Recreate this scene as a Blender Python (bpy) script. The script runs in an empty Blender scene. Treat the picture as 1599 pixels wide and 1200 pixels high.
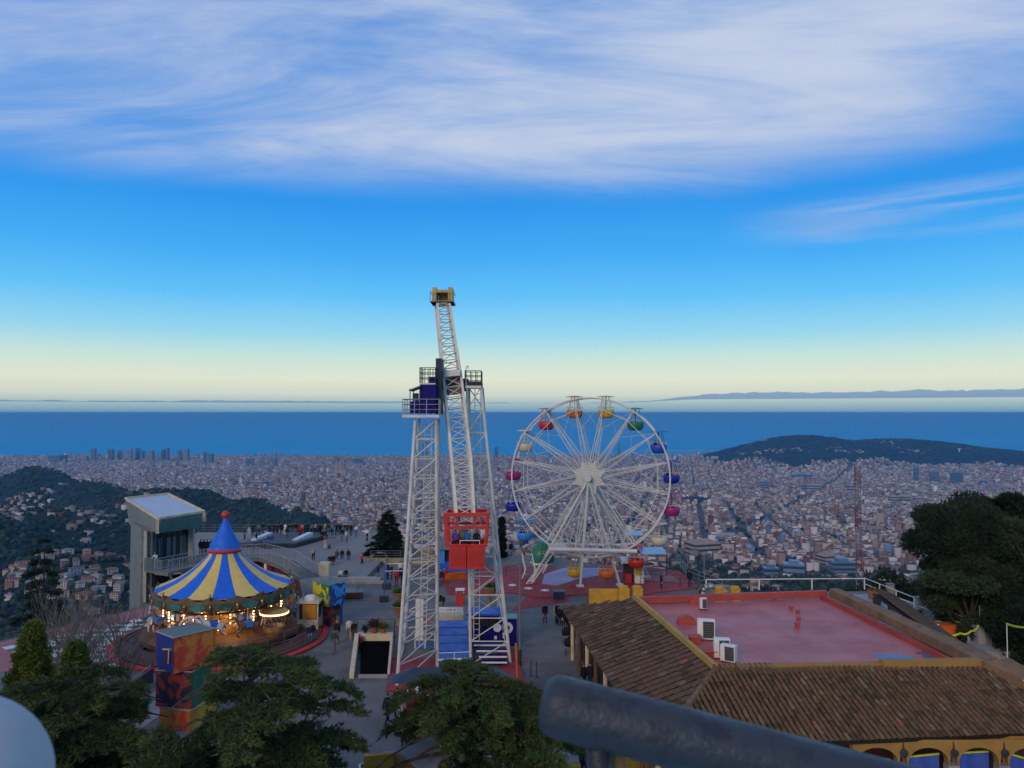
import bpy, bmesh, math, random
import numpy as np
from mathutils import Vector, Matrix
R = math.radians
rnd = random.Random(7)
rng = np.random.default_rng(11)
scene = bpy.context.scene
COL = scene.collection
# ------------------------------------------------------------------ camera
F, CX, CY, EYE, HC = 1208.0, 799.5, 600.0, 645.0, 17.0
PITCH = math.atan((EYE - CY) / F)
cam_d = bpy.data.cameras.new('camera'); cam = bpy.data.objects.new('camera', cam_d); COL.objects.link(cam)
cam.location = (0, 0, HC); cam.rotation_euler = (math.pi / 2 + PITCH, 0, 0)
cam_d.sensor_width = 36; cam_d.lens = 36 * F / 1599; cam_d.clip_start = 0.05; cam_d.clip_end = 400000
cam_d.dof.use_dof = True; cam_d.dof.focus_distance = 60; cam_d.dof.aperture_fstop = 9
scene.camera = cam
# ------------------------------------------------------------------ world / sky
def lin(r, g, b):
    f = lambda v: (v / 12.92 if v <= .04045 else ((v + .055) / 1.055) ** 2.4)
    return (f(r / 255), f(g / 255), f(b / 255))
class NT:
    def __init__(s, tree): s.t = tree; s.n = tree.nodes; s.l = tree.links
    def new(s, typ, **kw):
        n = s.n.new(typ)
        for k, v in kw.items(): setattr(n, k, v)
        return n
    def put(s, sock, v):
        if isinstance(v, bpy.types.NodeSocket): s.l.new(v, sock)
        else:
            if sock.type == 'RGBA' and hasattr(v, '__len__') and len(v) == 3: v = (*v, 1)
            sock.default_value = v
    def m(s, op, a, b=0.0, c=0.0, clamp=False):
        n = s.new('ShaderNodeMath', operation=op); n.use_clamp = clamp
        s.put(n.inputs[0], a); s.put(n.inputs[1], b)
        if op in ('MULTIPLY_ADD', 'SMOOTH_MIN'): s.put(n.inputs[2], c)
        return n.outputs[0]
    def step(s, x, a, b, o0=0.0, o1=1.0):
        n = s.new('ShaderNodeMapRange', interpolation_type='SMOOTHSTEP')
        for i, v in enumerate((x, a, b, o0, o1)): s.put(n.inputs[i], v)
        return n.outputs[0]
    def mix(s, f, a, b, typ='MIX'):
        n = s.new('ShaderNodeMix', data_type='RGBA', blend_type=typ)
        s.put(n.inputs[0], f); s.put(n.inputs[6], a); s.put(n.inputs[7], b)
        return n.outputs[2]
    def ramp(s, x, stops, interp='LINEAR'):
        n = s.new('ShaderNodeValToRGB'); n.color_ramp.interpolation = interp
        e = n.color_ramp.elements
        while len(e) < len(stops): e.new(.5)
        for el, (p, c) in zip(e, stops): el.position = p; el.color = (*c, 1)
        s.put(n.inputs[0], x); return n.outputs[0]
    def noise(s, vec, scale=5, detail=4, rough=.55, dist=0.0, dims='3D'):
        n = s.new('ShaderNodeTexNoise', noise_dimensions=dims)
        if vec is not None: s.l.new(vec, n.inputs['Vector'])
        n.inputs['Scale'].default_value = scale; n.inputs['Detail'].default_value = detail
        n.inputs['Roughness'].default_value = rough; n.inputs['Distortion'].default_value = dist
        return n.outputs['Fac']
    def comb(s, x, y, z=0.0):
        n = s.new('ShaderNodeCombineXYZ')
        s.put(n.inputs[0], x); s.put(n.inputs[1], y); s.put(n.inputs[2], z); return n.outputs[0]
world = bpy.data.worlds.new('World'); scene.world = world; world.use_nodes = True
W = NT(world.node_tree); W.n.clear()
tc = W.new('ShaderNodeTexCoord')
sp = W.new('ShaderNodeSeparateXYZ'); W.l.new(tc.outputs['Generated'], sp.inputs[0])
dx, dy, dz = sp.outputs
SUN_EL, SUN_AZ = 24.0, 205.0                      # low sun behind the camera
nish = W.new('ShaderNodeTexSky', sky_type='NISHITA'); nish.sun_disc = False
nish.sun_elevation = R(SUN_EL); nish.sun_rotation = R(SUN_AZ); nish.altitude = 500
K = 10.0                                         # background strength is 0.1
zz = W.m('ADD', dz, W.m('MULTIPLY', W.m('MULTIPLY', W.m('SUBTRACT', W.noise(tc.outputs['Generated'], 2.0, 3), .5), .04), W.step(dz, .02, .2)))
clear = W.ramp(W.m('MULTIPLY', W.m('ADD', zz, .02), 1 / 1.02), [
    (0.0, lin(85, 140, 185)), (.019, lin(108, 156, 186)), (.030, lin(158, 186, 192)), (.043, lin(208, 216, 203)), (.062, lin(224, 230, 208)),
    (.088, lin(198, 228, 220)), (.115, lin(152, 215, 238)), (.16, lin(98, 194, 250)), (.21, lin(66, 172, 246)),
    (.275, lin(44, 150, 237)), (.36, lin(50, 142, 228)), (.6, lin(50, 118, 205)), (1.0, lin(42, 98, 180))])
# cirrus sheet: a plane of cloud seen in perspective
den = W.m('ADD', W.m('MAXIMUM', dz, 0.0), .10)
px_ = W.m('DIVIDE', dx, den); py_ = W.m('DIVIDE', dy, den)
cp = W.comb(W.m('ADD', px_, W.m('MULTIPLY', py_, .25)), W.m('MULTIPLY', py_, 1.9), 3.0)
n1 = W.noise(cp, .62, 5, .55, .5)
cp2 = W.comb(W.m('ADD', W.m('MULTIPLY', px_, .8), W.m('MULTIPLY', py_, .5)), W.m('SUBTRACT', W.m('MULTIPLY', py_, 2.0), W.m('MULTIPLY', px_, .22)), 9.0)
n2 = W.noise(cp2, 1.1, 8, .62, .7)
n3 = W.noise(W.comb(px_, py_, 1.5), .35, 2, .5)
thr = W.m('ADD', W.m('ADD', .262, W.m('MULTIPLY', W.m('MAXIMUM', W.m('SUBTRACT', dx, .24), 0.0), .10)),
          W.m('MULTIPLY', W.m('SUBTRACT', n1, .5), .10))
edge = W.step(W.m('SUBTRACT', dz, thr), -.012, .065)
dens = W.step(W.m('ADD', W.m('MULTIPLY', n2, .55), W.m('MULTIPLY', n3, .6)), .41, .74, .12, .98)
sheet = W.m('MULTIPLY', edge, dens)
# wisps to the right, below the sheet
wx = W.step(dx, .24, .44); wz = W.m('MULTIPLY', W.step(dz, .192, .212), W.step(dz, .262, .235))
wn = W.step(W.noise(W.comb(W.m('MULTIPLY', dx, 2.2), W.m('MULTIPLY', dz, 22.0), 4.2), 1.0, 5, .5, .5), .34, .58)
wisp = W.m('MULTIPLY', W.m('MULTIPLY', wx, wz), wn)
cf = W.m('MAXIMUM', sheet, W.m('MULTIPLY', wisp, .8))
bright = W.step(W.m('ADD', W.m('MULTIPLY', n1, .5), W.m('MULTIPLY', n2, .5)), .38, .64)
ccol = W.mix(bright, lin(146, 178, 226), lin(198, 209, 231))
sky = W.mix(cf, clear, ccol)
# thin low cloud bank over the horizon
az = W.m('ARCTAN2', dx, dy)
bn = W.noise(W.comb(W.m('MULTIPLY', az, 42.0), W.m('MULTIPLY', dz, 60.0), 2.0), 1.0, 6, .62)
bl = W.noise(W.comb(W.m('MULTIPLY', az, 3.0), 0.0, 7.7), 1.0, 2, .5)
bot = W.m('ADD', .0125, W.m('MULTIPLY', W.step(az, .12, .25), .0046))
top = W.m('ADD', W.m('ADD', bot, W.m('MULTIPLY', W.m('SUBTRACT', bl, .36), .010)), W.m('ADD', W.m('MULTIPLY', W.step(az, .17, .30), .0072), W.m('MULTIPLY', W.m('SUBTRACT', bn, .5), W.m('ADD', .005, W.m('MULTIPLY', W.step(az, .15, .3), .005)))))
bank = W.m('MULTIPLY', W.step(W.m('SUBTRACT', top, dz), -.0002, .0006), W.step(W.m('SUBTRACT', dz, bot), -.0006, .0004))
sky = W.mix(W.m('MULTIPLY', bank, .8), sky, lin(100, 142, 186))
hz = W.m('MULTIPLY', W.step(W.noise(W.comb(W.m('MULTIPLY', az, 2.5), W.m('MULTIPLY', dz, 70.0), 5.0), 1.0, 3, .5), .5, .75),
         W.m('MULTIPLY', W.step(dz, .02, .035), W.step(dz, .075, .055)))
sky = W.mix(W.m('MULTIPLY', hz, .35), sky, lin(225, 218, 215))
sky10 = W.mix(1.0, sky, (K, K, K), 'MULTIPLY')
final = W.mix(.03, sky10, nish.outputs[0])
bg = W.new('ShaderNodeBackground'); W.put(bg.inputs['Color'], final); bg.inputs['Strength'].default_value = .1
wo = W.new('ShaderNodeOutputWorld'); W.l.new(bg.outputs[0], wo.inputs[0])
# ------------------------------------------------------------------ sun (veiled, low, behind the camera)
sl = bpy.data.lights.new('sun', 'SUN'); sl.energy = 1.5; sl.angle = R(22); sl.color = (1, .74, .48)
so = bpy.data.objects.new('sun', sl); COL.objects.link(so)
sdir = Vector((math.sin(R(SUN_AZ)) * math.cos(R(SUN_EL)), math.cos(R(SUN_AZ)) * math.cos(R(SUN_EL)), math.sin(R(SUN_EL))))
so.rotation_euler = sdir.to_track_quat('Z', 'Y').to_euler(); so.location = sdir * 50
vs = scene.view_settings; vs.view_transform = 'Standard'; vs.look = 'None'; vs.exposure = 0; vs.gamma = 1; vs.use_curve_mapping = False
scene.render.engine = 'CYCLES'; cy = scene.cycles
cy.use_denoising = True; cy.max_bounces = 5; cy.diffuse_bounces = 3; cy.glossy_bounces = 2; cy.transmission_bounces = 4
cy.volume_bounces = 0; cy.transparent_max_bounces = 6; cy.caustics_reflective = False; cy.caustics_refractive = False
cy.sample_clamp_indirect = 3; cy.use_adaptive_sampling = True; cy.adaptive_threshold = .02
# ------------------------------------------------------------------ pixel -> place helpers
cP, sP = math.cos(PITCH), math.sin(PITCH)
def ray(px, py):
    v = CY - py
    return Vector((px - CX, F * cP - v * sP, F * sP + v * cP))
def at(px, py, d):
    r = ray(px, py); return Vector((0, 0, HC)) + r * (d / r.y)
def gp(px, py, z=0.0):
    r = ray(px, py); return Vector((0, 0, HC)) + r * ((z - HC) / r.z)
# ------------------------------------------------------------------ materials
def M(name, col, rough=.7, metal=0.0, var=.18, scale=2.0, bump=0.0, bscale=30, spec=.4, dirt=None, dscale=.6, damt=.5, emit=None, attr=None, wave=None, alpha=None, trans=0, coord='Object'):
    m = bpy.data.materials.new(name); m.use_nodes = True
    t = NT(m.node_tree); b = t.n['Principled BSDF']
    c = t.new('ShaderNodeTexCoord').outputs[coord]
    if attr:
        a = t.new('ShaderNodeAttribute', attribute_name=attr, attribute_type='GEOMETRY'); base = a.outputs['Color']
    else: base = (*col, 1)
    nf = t.noise(c, scale, 5, .6)
    v = t.step(nf, .25, .75, 1 - var, 1 + var)
    vv = t.comb(v, v, v)
    out = t.mix(1.0, base, vv, 'MULTIPLY')
    if dirt:
        d = t.step(t.noise(c, dscale, 6, .65, .3), .5, .68, 0, damt)
        out = t.mix(d, out, (*dirt, 1))
    t.put(b.inputs['Base Color'], out)
    b.inputs['Metallic'].default_value = metal
    b.inputs['Specular IOR Level'].default_value = spec
    t.put(b.inputs['Roughness'], t.step(t.noise(c, scale * 1.7, 3), .3, .7, max(rough - .1, .03), min(rough + .1, 1)))
    if bump:
        bn_ = t.new('ShaderNodeBump'); bn_.inputs['Strength'].default_value = bump; bn_.inputs['Distance'].default_value = .02
        t.put(bn_.inputs['Height'], t.noise(c, bscale, 4)); t.l.new(bn_.outputs[0], b.inputs['Normal'])
    if emit: b.inputs['Emission Color'].default_value = (*emit[:3], 1); b.inputs['Emission Strength'].default_value = emit[3]
    if alpha is not None: b.inputs['Alpha'].default_value = alpha
    if trans: b.inputs['Transmission Weight'].default_value = trans
    return m
# ------------------------------------------------------------------ mesh builder
def basis(d):
    d = Vector(d).normalized(); u = Vector((0, 0, 1)) if abs(d.z) < .95 else Vector((1, 0, 0))
    a = d.cross(u).normalized(); return d, a, a.cross(d).normalized()
class MB:
    def __init__(s): s.v = []; s.f = []; s.mi = []; s.cur = 0
    def add(s, vs_, fs):
        o = len(s.v); s.v += [tuple(v) for v in vs_]; s.f += [tuple(i + o for i in f) for f in fs]; s.mi += [s.cur] * len(fs); return s
    def box(s, c, size, rz=0.0, M3=None):
        hx, hy, hz_ = size[0] / 2, size[1] / 2, size[2] / 2; c = Vector(c)
        m = M3 if M3 is not None else Matrix.Rotation(rz, 3, 'Z')
        vs_ = [c + m @ Vector((x, y, z)) for z in (-hz_, hz_) for x, y in ((-hx, -hy), (hx, -hy), (hx, hy), (-hx, hy))]
        return s.add(vs_, [(0, 3, 2, 1), (4, 5, 6, 7), (0, 1, 5, 4), (1, 2, 6, 5), (2, 3, 7, 6), (3, 0, 4, 7)])
    def bx(s, x0, x1, y0, y1, z0, z1): return s.box(((x0 + x1) / 2, (y0 + y1) / 2, (z0 + z1) / 2), (x1 - x0, y1 - y0, z1 - z0))
    def bar(s, p, q, r, n=6, r2=None):
        p, q = Vector(p), Vector(q); d, a, b = basis(q - p); r2 = r if r2 is None else r2
        vs_ = []
        for c, rr in ((p, r), (q, r2)):
            for i in range(n):
                t = 2 * math.pi * i / n; vs_.append(c + (a * math.cos(t) + b * math.sin(t)) * rr)
        fs = [(i, (i + 1) % n, n + (i + 1) % n, n + i) for i in range(n)] + [tuple(range(n))[::-1], tuple(range(n, 2 * n))]
        return s.add(vs_, fs)
    def sq(s, p, q, w, h=None):
        p, q = Vector(p), Vector(q); d, a, b = basis(q - p); h = w if h is None else h
        vs_ = [c + a * x * w / 2 + b * y * h / 2 for c in (p, q) for x, y in ((-1, -1), (1, -1), (1, 1), (-1, 1))]
        return s.add(vs_, [(0, 1, 5, 4), (1, 2, 6, 5), (2, 3, 7, 6), (3, 0, 4, 7), (3, 2, 1, 0), (4, 5, 6, 7)])
    def tube(s, pts, r, n=6):
        for i in range(len(pts) - 1): s.bar(pts[i], pts[i + 1], r if not callable(r) else r(i / (len(pts) - 1)), n, None if not callable(r) else r((i + 1) / (len(pts) - 1)))
        return s
    def lathe(s, prof, c=(0, 0, 0), n=24, a0=0.0, a1=2 * math.pi):
        full = abs(a1 - a0 - 2 * math.pi) < 1e-6; k = n if full else n + 1; c = Vector(c); vs_ = []
        for r, z in prof:
            for i in range(k):
                t = a0 + (a1 - a0) * i / n; vs_.append(c + Vector((r * math.cos(t), r * math.sin(t), z)))
        fs = []
        for j in range(len(prof) - 1):
            for i in range(n):
                i2 = (i + 1) % k; fs.append((j * k + i, j * k + i2, (j + 1) * k + i2, (j + 1) * k + i))
        return s.add(vs_, fs)
    def prism(s, pts, z0, z1):
        n = len(pts); ar = sum(pts[i][0] * pts[(i + 1) % n][1] - pts[(i + 1) % n][0] * pts[i][1] for i in range(n))
        if ar < 0: pts = pts[::-1]
        vs_ = [(p[0], p[1], z0) for p in pts] + [(p[0], p[1], z1) for p in pts]
        return s.add(vs_, [tuple(range(n))[::-1], tuple(range(n, 2 * n))] + [(i, (i + 1) % n, n + (i + 1) % n, n + i) for i in range(n)])
    def slab(s, quad, th):
        q = [Vector(p) for p in quad]; nrm = (q[1] - q[0]).cross(q[2] - q[0]).normalized()
        if nrm.z < 0: nrm = -nrm; q = q[::-1]
        n = len(q); vs_ = q + [p - nrm * th for p in q]
        return s.add(vs_, [tuple(range(n)), tuple(range(n, 2 * n))[::-1]] + [(i, n + i, n + (i + 1) % n, (i + 1) % n) for i in range(n)])
    def ball(s, c, r, n=8, sz=1.0):
        return s.lathe([(max(r * math.sin(math.pi * k / n), .001), -r * sz * math.cos(math.pi * k / n)) for k in range(n + 1)], c, n + 4)
    def build(s, name, mat, parent=None, smooth=False, M4=None):
        me = bpy.data.meshes.new(name)
        off = Vector((0, 0, 0)); p = parent
        while p is not None: off += p.location; p = p.parent
        vs_ = [Vector(v) for v in s.v]
        if M4 is not None: vs_ = [M4 @ v for v in vs_]
        me.from_pydata([v - off for v in vs_], [], s.f)
        mats = mat if isinstance(mat, (list, tuple)) else [mat]
        for m in mats: me.materials.append(m)
        if len(mats) > 1: me.polygons.foreach_set('material_index', s.mi)
        if smooth: me.polygons.foreach_set('use_smooth', [True] * len(me.polygons))
        me.update(); o = bpy.data.objects.new(name, me); COL.objects.link(o)
        if parent is not None: o.parent = parent
        return o
def tag(o, label=None, cat=None, group=None, kind=None):
    for k, v in (('label', label), ('category', cat), ('group', group), ('kind', kind)):
        if v: o[k] = v
    return o
def thing(name, label, cat, loc=(0, 0, 0), group=None):
    o = bpy.data.objects.new(name, None); COL.objects.link(o); o.location = loc; o.empty_display_size = .2
    return tag(o, label, cat, group)
def struct(o): o['kind'] = 'structure'; return o
def kids(o): return [c for c in COL.objects if c.parent == o]
KID = {}
def copy_tree(o, parent=None, loc=None, rz=None):
    c = o.copy(); COL.objects.link(c)
    if parent is not None: c.parent = parent
    if loc is not None: c.location = loc
    if rz is not None: c.rotation_euler = (0, 0, rz)
    for ch in KID.setdefault(o.name, kids(o)): copy_tree(ch, c)
    return c
def raw_mesh(name, V, Fc, mats, cols=None, mi=None, smooth=False, loc=None):
    """big numpy mesh: V (n,3), Fc (m,k)"""
    me = bpy.data.meshes.new(name); m, k = Fc.shape
    me.vertices.add(len(V)); me.vertices.foreach_set('co', V.astype(np.float32).ravel())
    me.loops.add(m * k); me.loops.foreach_set('vertex_index', Fc.astype(np.int32).ravel())
    me.polygons.add(m); me.polygons.foreach_set('loop_start', (np.arange(m) * k).astype(np.int32))
    me.polygons.foreach_set('loop_total', np.full(m, k, np.int32))
    for a in (mats if isinstance(mats, (list, tuple)) else [mats]): me.materials.append(a)
    if mi is not None: me.polygons.foreach_set('material_index', mi.astype(np.int32))
    if smooth: me.polygons.foreach_set('use_smooth', np.ones(m, bool))
    me.update(calc_edges=True)
    if cols is not None:
        at_ = me.color_attributes.new('Col', 'FLOAT_COLOR', 'CORNER')
        c4 = np.ones((m, k, 4), np.float32); c4[:, :, :3] = cols[:, None, :]
        at_.data.foreach_set('color', c4.ravel())
    return me
def obj(name, me, parent=None):
    o = bpy.data.objects.new(name, me); COL.objects.link(o)
    if parent is not None: o.parent = parent
    return o
# ================================================================== TERRAIN, SEA, HAZE
BY = np.array([20, 60, 85, 110, 150, 250, 500, 1000, 1700, 3200, 5300, 9300, 9500.]); BZ = np.array([-7, -8, -14, -26, -48, -92, -172, -272, -345, -400, -455, -498, -501.])
def basez(Y): return np.interp(Y, BY, BZ)
HILLS = []
for (p0, Y0, sx, sY, top, w) in [(62, 2900, 75, 330, 739, 1), (-60, 2900, 120, 380, 748, 1), (150, 2600, 75, 240, 759, 1), (300, 2250, 80, 220, 777, 1), (240, 2150, 110, 180, 776, 0), (400, 2150, 66, 180, 791, 1), (480, 2000, 42, 160, 800, 1),
                              (90, 1750, 160, 170, 800, 1), (-60, 1500, 160, 240, 800, 1), (130, 1200, 130, 110, 868, 1), (1255, 7600, 95, 620, 686, 1), (1400, 7600, 130, 620, 691, 1), (1520, 7300, 100, 560, 706, 1), (1640, 7200, 120, 600, 716, 1), (1170, 7500, 60, 380, 704, 1),
                              (1085, 3900, 22, 110, 792, 1), (590, 3700, 25, 80, 795, 0), (1250, 1300, 120, 150, 905, 0)]:
    amp = (HC - (top - EYE) / F * Y0) - float(basez(Y0)); HILLS.append((p0, Y0, sx, sY, amp, w))
def terr(X, Y):
    P = CX + F * X / np.maximum(Y, 1)
    z = basez(Y).astype(float)
    bumps = np.stack([a * np.exp(-.5 * ((P - p) / sx) ** 2 - .5 * ((Y - y0) / sy) ** 2) for p, y0, sx, sy, a, w in HILLS])
    return z + np.max(bumps, 0) * .85 + np.sum(bumps, 0) * .15
def vnoise(X, Y, s, seed=0):
    """cheap value noise"""
    x, y = X / s + seed * 17.3, Y / s + seed * 9.1; xi, yi = np.floor(x), np.floor(y); fx, fy = x - xi, y - yi
    h = lambda a, b: np.modf(np.abs(np.sin(a * 127.1 + b * 311.7 + seed) * 43758.5453))[0]
    fx, fy = fx * fx * (3 - 2 * fx), fy * fy * (3 - 2 * fy)
    return (h(xi, yi) * (1 - fx) + h(xi + 1, yi) * fx) * (1 - fy) + (h(xi, yi + 1) * (1 - fx) + h(xi + 1, yi + 1) * fx) * fy
def fbm(X, Y, s, seed=0): return (vnoise(X, Y, s, seed) + .5 * vnoise(X, Y, s / 2.1, seed + 1) + .25 * vnoise(X, Y, s / 4.3, seed + 2)) / 1.75
def forest(X, Y):
    """0..1 woodland"""
    P = CX + F * X / np.maximum(Y, 1)
    w = np.zeros_like(X, dtype=float)
    for p, y0, sx, sy, a, k in HILLS:
        if k: w = np.maximum(w, np.exp(-.5 * ((P - p) / (sx * 1.0)) ** 2 - .5 * ((Y - y0) / (sy * 1.25)) ** 2))
    w = w - .42 + (fbm(X, Y, 260, 3) - .5) * .55
    near = (1750 - Y) / 500 + (fbm(X, Y, 300, 8) - .5) * 1.6 + np.where(P < 560, .5, 0)
    left = (2500 - Y) / 500 + (fbm(X, Y, 300, 5) - .5) * 1.5 - np.clip((P - 180) / 160, 0, 3) * .8
    return np.clip(np.maximum(np.maximum(w * 4, near), left) + .5, 0, 1)
m_terrain = M('terrain_ground', (1, 1, 1), .95, attr='Col', var=.25, scale=.01, spec=.1)
nP, nY = 300, 330
Pg = np.linspace(-520, 2120, nP); Yg = np.concatenate([np.linspace(24, 100, 20), np.geomspace(104, 9500, nY - 20)])
PP, YY = np.meshgrid(Pg, Yg); XX = (PP - CX) / F * YY; ZZ = terr(XX, YY)
Vt = np.stack([XX, YY, ZZ], -1).reshape(-1, 3)
i, j = np.meshgrid(np.arange(nP - 1), np.arange(nY - 1)); a = (j * nP + i).ravel()
Ft = np.stack([a, a + 1, a + 1 + nP, a + nP], 1)
cen = Vt[Ft].mean(1); fo = forest(cen[:, 0], cen[:, 1])[:, None]
ct = fo * np.array([.014, .026, .018]) + (1 - fo) * np.array([.085, .085, .09])
sand = (cen[:, 1] > 9250)[:, None]; ct = np.where(sand, np.array([.35, .32, .26]), ct)
struct(obj('terrain', raw_mesh('terrain', Vt, Ft, m_terrain, ct, smooth=True)))
# sea
m_sea = bpy.data.materials.new('sea_water'); m_sea.use_nodes = True
t = NT(m_sea.node_tree); b = t.n['Principled BSDF']; c = t.new('ShaderNodeTexCoord').outputs['Object']
mp = t.new('ShaderNodeMapping'); t.l.new(c, mp.inputs[0]); mp.inputs['Scale'].default_value = (.0003, .0011, 1)
t.put(b.inputs['Base Color'], t.mix(t.step(t.noise(mp.outputs[0], 1, 5), .3, .7), lin(30, 150, 196), lin(50, 164, 206)))  # blue reflected from the sky is put into this base colour
b.inputs['Roughness'].default_value = .55; b.inputs['Specular IOR Level'].default_value = .02; b.inputs['IOR'].default_value = 1.2
bm_ = MB(); bm_.add([(-190000, 8600, -500), (190000, 8600, -500), (190000, 190000, -500), (-190000, 190000, -500)], [(0, 1, 2, 3)])
struct(bm_.build('sea', m_sea))
# haze
m_haze = bpy.data.materials.new('haze_air'); m_haze.use_nodes = True; t = NT(m_haze.node_tree); t.n.remove(t.n['Principled BSDF'])
pv = t.new('ShaderNodeVolumePrincipled'); pv.inputs['Color'].default_value = (.17, .53, .95, 1); pv.inputs['Density'].default_value = 4.5e-5; pv.inputs['Anisotropy'].default_value = 0.0
t.l.new(pv.outputs[0], t.n['Material Output'].inputs['Volume'])
hb = MB(); hb.bx(-195000, 195000, -1500, 195000, -502, 34)
tag(hb.build('haze', m_haze), kind='stuff')
# ================================================================== CITY
m_city = M('city_walls_and_roofs', (1, 1, 1), .9, attr='Col', var=.12, scale=.02, spec=.15)
th = R(-12.5); ct_, st_ = math.cos(th), math.sin(th)
PITCHB, ST = 128.0, 24.0
iu, iv = np.meshgrid(np.arange(-75, 76), np.arange(-75, 90)); iu, iv = iu.ravel(), iv.ravel()
BU, BV = iu * PITCHB, iv * PITCHB + 3500
def uv2xy(U, Vv): return U * ct_ - Vv * st_, U * st_ + Vv * ct_
bX, bY = uv2xy(BU, BV)
inb = (bY > 900) & (bY < 9350) & (np.abs(bX) < bY * .74 + 150)
BU, BV, bX, bY = BU[inb], BV[inb], bX[inb], bY[inb]
recs = []
nsub = 5; L = PITCHB - ST
for q in range(nsub):
    for r_ in range(nsub):
        if q in (1, 2, 3) and r_ in (1, 2, 3): continue
        U = BU - L / 2 + (q + .5) * L / nsub; Vv = BV - L / 2 + (r_ + .5) * L / nsub
        recs.append(np.stack([U, Vv], 1))
UV = np.concatenate(recs); N = len(UV)
X, Y = uv2xy(UV[:, 0] + rng.normal(0, 1.5, N), UV[:, 1] + rng.normal(0, 1.5, N))
# old quarters: jitter whole districts off the grid
jit = fbm(X, Y, 900, 21) > .55
X = X + np.where(jit, rng.normal(0, 9, N), 0); Y = Y + np.where(jit, rng.normal(0, 9, N), 0)
fo = forest(X, Y)
# avenues
def avenue(x0, y0, ang, w):
    a = R(ang); d = np.abs((X - x0) * math.cos(a) - (Y - y0) * math.sin(a)); return d > w
keep = (fo < .5) & (rng.random(N) < .95)
keep &= avenue(-100, 5000, 55, 24) & avenue(1500, 4000, 28, 22) & avenue(900, 3000, -50, 22) & avenue(-900, 5500, -38, 22) & avenue(2200, 5000, 80, 22)
shore_hill = (Y > 9150 + 130 * np.sin(X / 900)); keep &= ~shore_hill
X, Y = X[keep], Y[keep]; N = len(X)
# hillside houses among the trees
hx = []; hP = rng.uniform(-20, 1500, 5200); hY = rng.uniform(950, 2700, 5200); hX = (hP - CX) / F * hY
cl = fbm(hX, hY, 170, 33); ff = forest(hX, hY)
ok = (ff >= .5) & (cl > np.where(hP < 560, .505, .52)) & (hY > 1000)
hX, hY = hX[ok], hY[ok]
qP = rng.uniform(1150, 1599, 3000); qY = rng.uniform(6900, 7700, 3000); qX = (qP - CX) / F * qY; ok = (fbm(qX, qY, 260, 71) > .66); hX = np.concatenate([hX, qX[ok]]); hY = np.concatenate([hY, qY[ok]]); NH = len(hX)
W_ = np.concatenate([rng.uniform(12, 20, N), rng.uniform(9, 20, NH)]); D_ = np.concatenate([rng.uniform(12, 21, N), rng.uniform(8, 15, NH)])
H_ = np.concatenate([10 + rng.gamma(2.2, 2.3, N), rng.uniform(5, 11, NH)])
X, Y = np.concatenate([X, hX]), np.concatenate([Y, hY]); isH = np.concatenate([np.zeros(N, bool), np.ones(NH, bool)]); N = len(X)
tall = (~isH) & (rng.random(N) < .006); H_[tall] += rng.uniform(15, 38, tall.sum())
big = (~isH) & (rng.random(N) < .03); W_[big] *= 2.0; D_[big] *= .8
A_ = th + np.where(isH, rng.uniform(-1, 1, N), rng.normal(0, .03, N)) + np.where(fbm(X, Y, 1500, 40) > .6, .5, 0)
Z_ = terr(X, Y)
wall_pal = np.array([lin(*c) for c in [(205, 190, 180), (188, 170, 160), (215, 205, 198), (176, 150, 138), (200, 178, 150), (160, 128, 116), (172, 172, 178), (225, 220, 215), (190, 160, 135), (150, 110, 95)]])
roof_pal = np.array([lin(*c) for c in [(132, 82, 66), (120, 74, 62), (146, 98, 78), (112, 104, 102), (134, 122, 118), (96, 88, 88), (160, 148, 142), (146, 80, 60)]])
wc = wall_pal[rng.integers(0, len(wall_pal), N)] * rng.uniform(.3, .85, (N, 1)); rc = roof_pal[rng.integers(0, len(roof_pal), N)] * rng.uniform(.4, .85, (N, 1))
bluish = rng.random(N) < .02; wht = rng.random(N) < .09; wc[wht] = np.array([.5, .46, .42]) * rng.uniform(.8, 1.15, (wht.sum(), 1)); wc[bluish] = np.array([.14, .22, .33]) * rng.uniform(.6, 1.3, (bluish.sum(), 1)); rc[bluish] = wc[bluish] * 1.2
inf = np.abs(X) < Y * .68
order = np.argsort(np.where(inf & (Y > 1000), Y, 1e9)); first = order[:300]
rest = np.setdiff1d(np.arange(N), first)
def boxes(idx):
    n = len(idx); c, s_ = np.cos(A_[idx]), np.sin(A_[idx]); w, d, h = W_[idx] / 2, D_[idx] / 2, H_[idx]
    V = np.zeros((n, 8, 3)); k = 0
    for zt_ in (0, 1):
        for sx, sy in ((-1, -1), (1, -1), (1, 1), (-1, 1)):
            V[:, k, 0] = X[idx] + c * sx * w - s_ * sy * d; V[:, k, 1] = Y[idx] + s_ * sx * w + c * sy * d
            V[:, k, 2] = Z_[idx] + (h if zt_ else -12); k += 1
    q = np.array([(4, 5, 6, 7), (0, 1, 5, 4), (1, 2, 6, 5), (2, 3, 7, 6), (3, 0, 4, 7)])
    Fq = (q[None] + (np.arange(n) * 8)[:, None, None]).reshape(-1, 4)
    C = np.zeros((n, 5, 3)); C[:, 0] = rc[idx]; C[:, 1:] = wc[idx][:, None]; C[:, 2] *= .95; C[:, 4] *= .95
    return V.reshape(-1, 3), Fq, C.reshape(-1, 3)
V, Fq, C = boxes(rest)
VB = V
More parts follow.
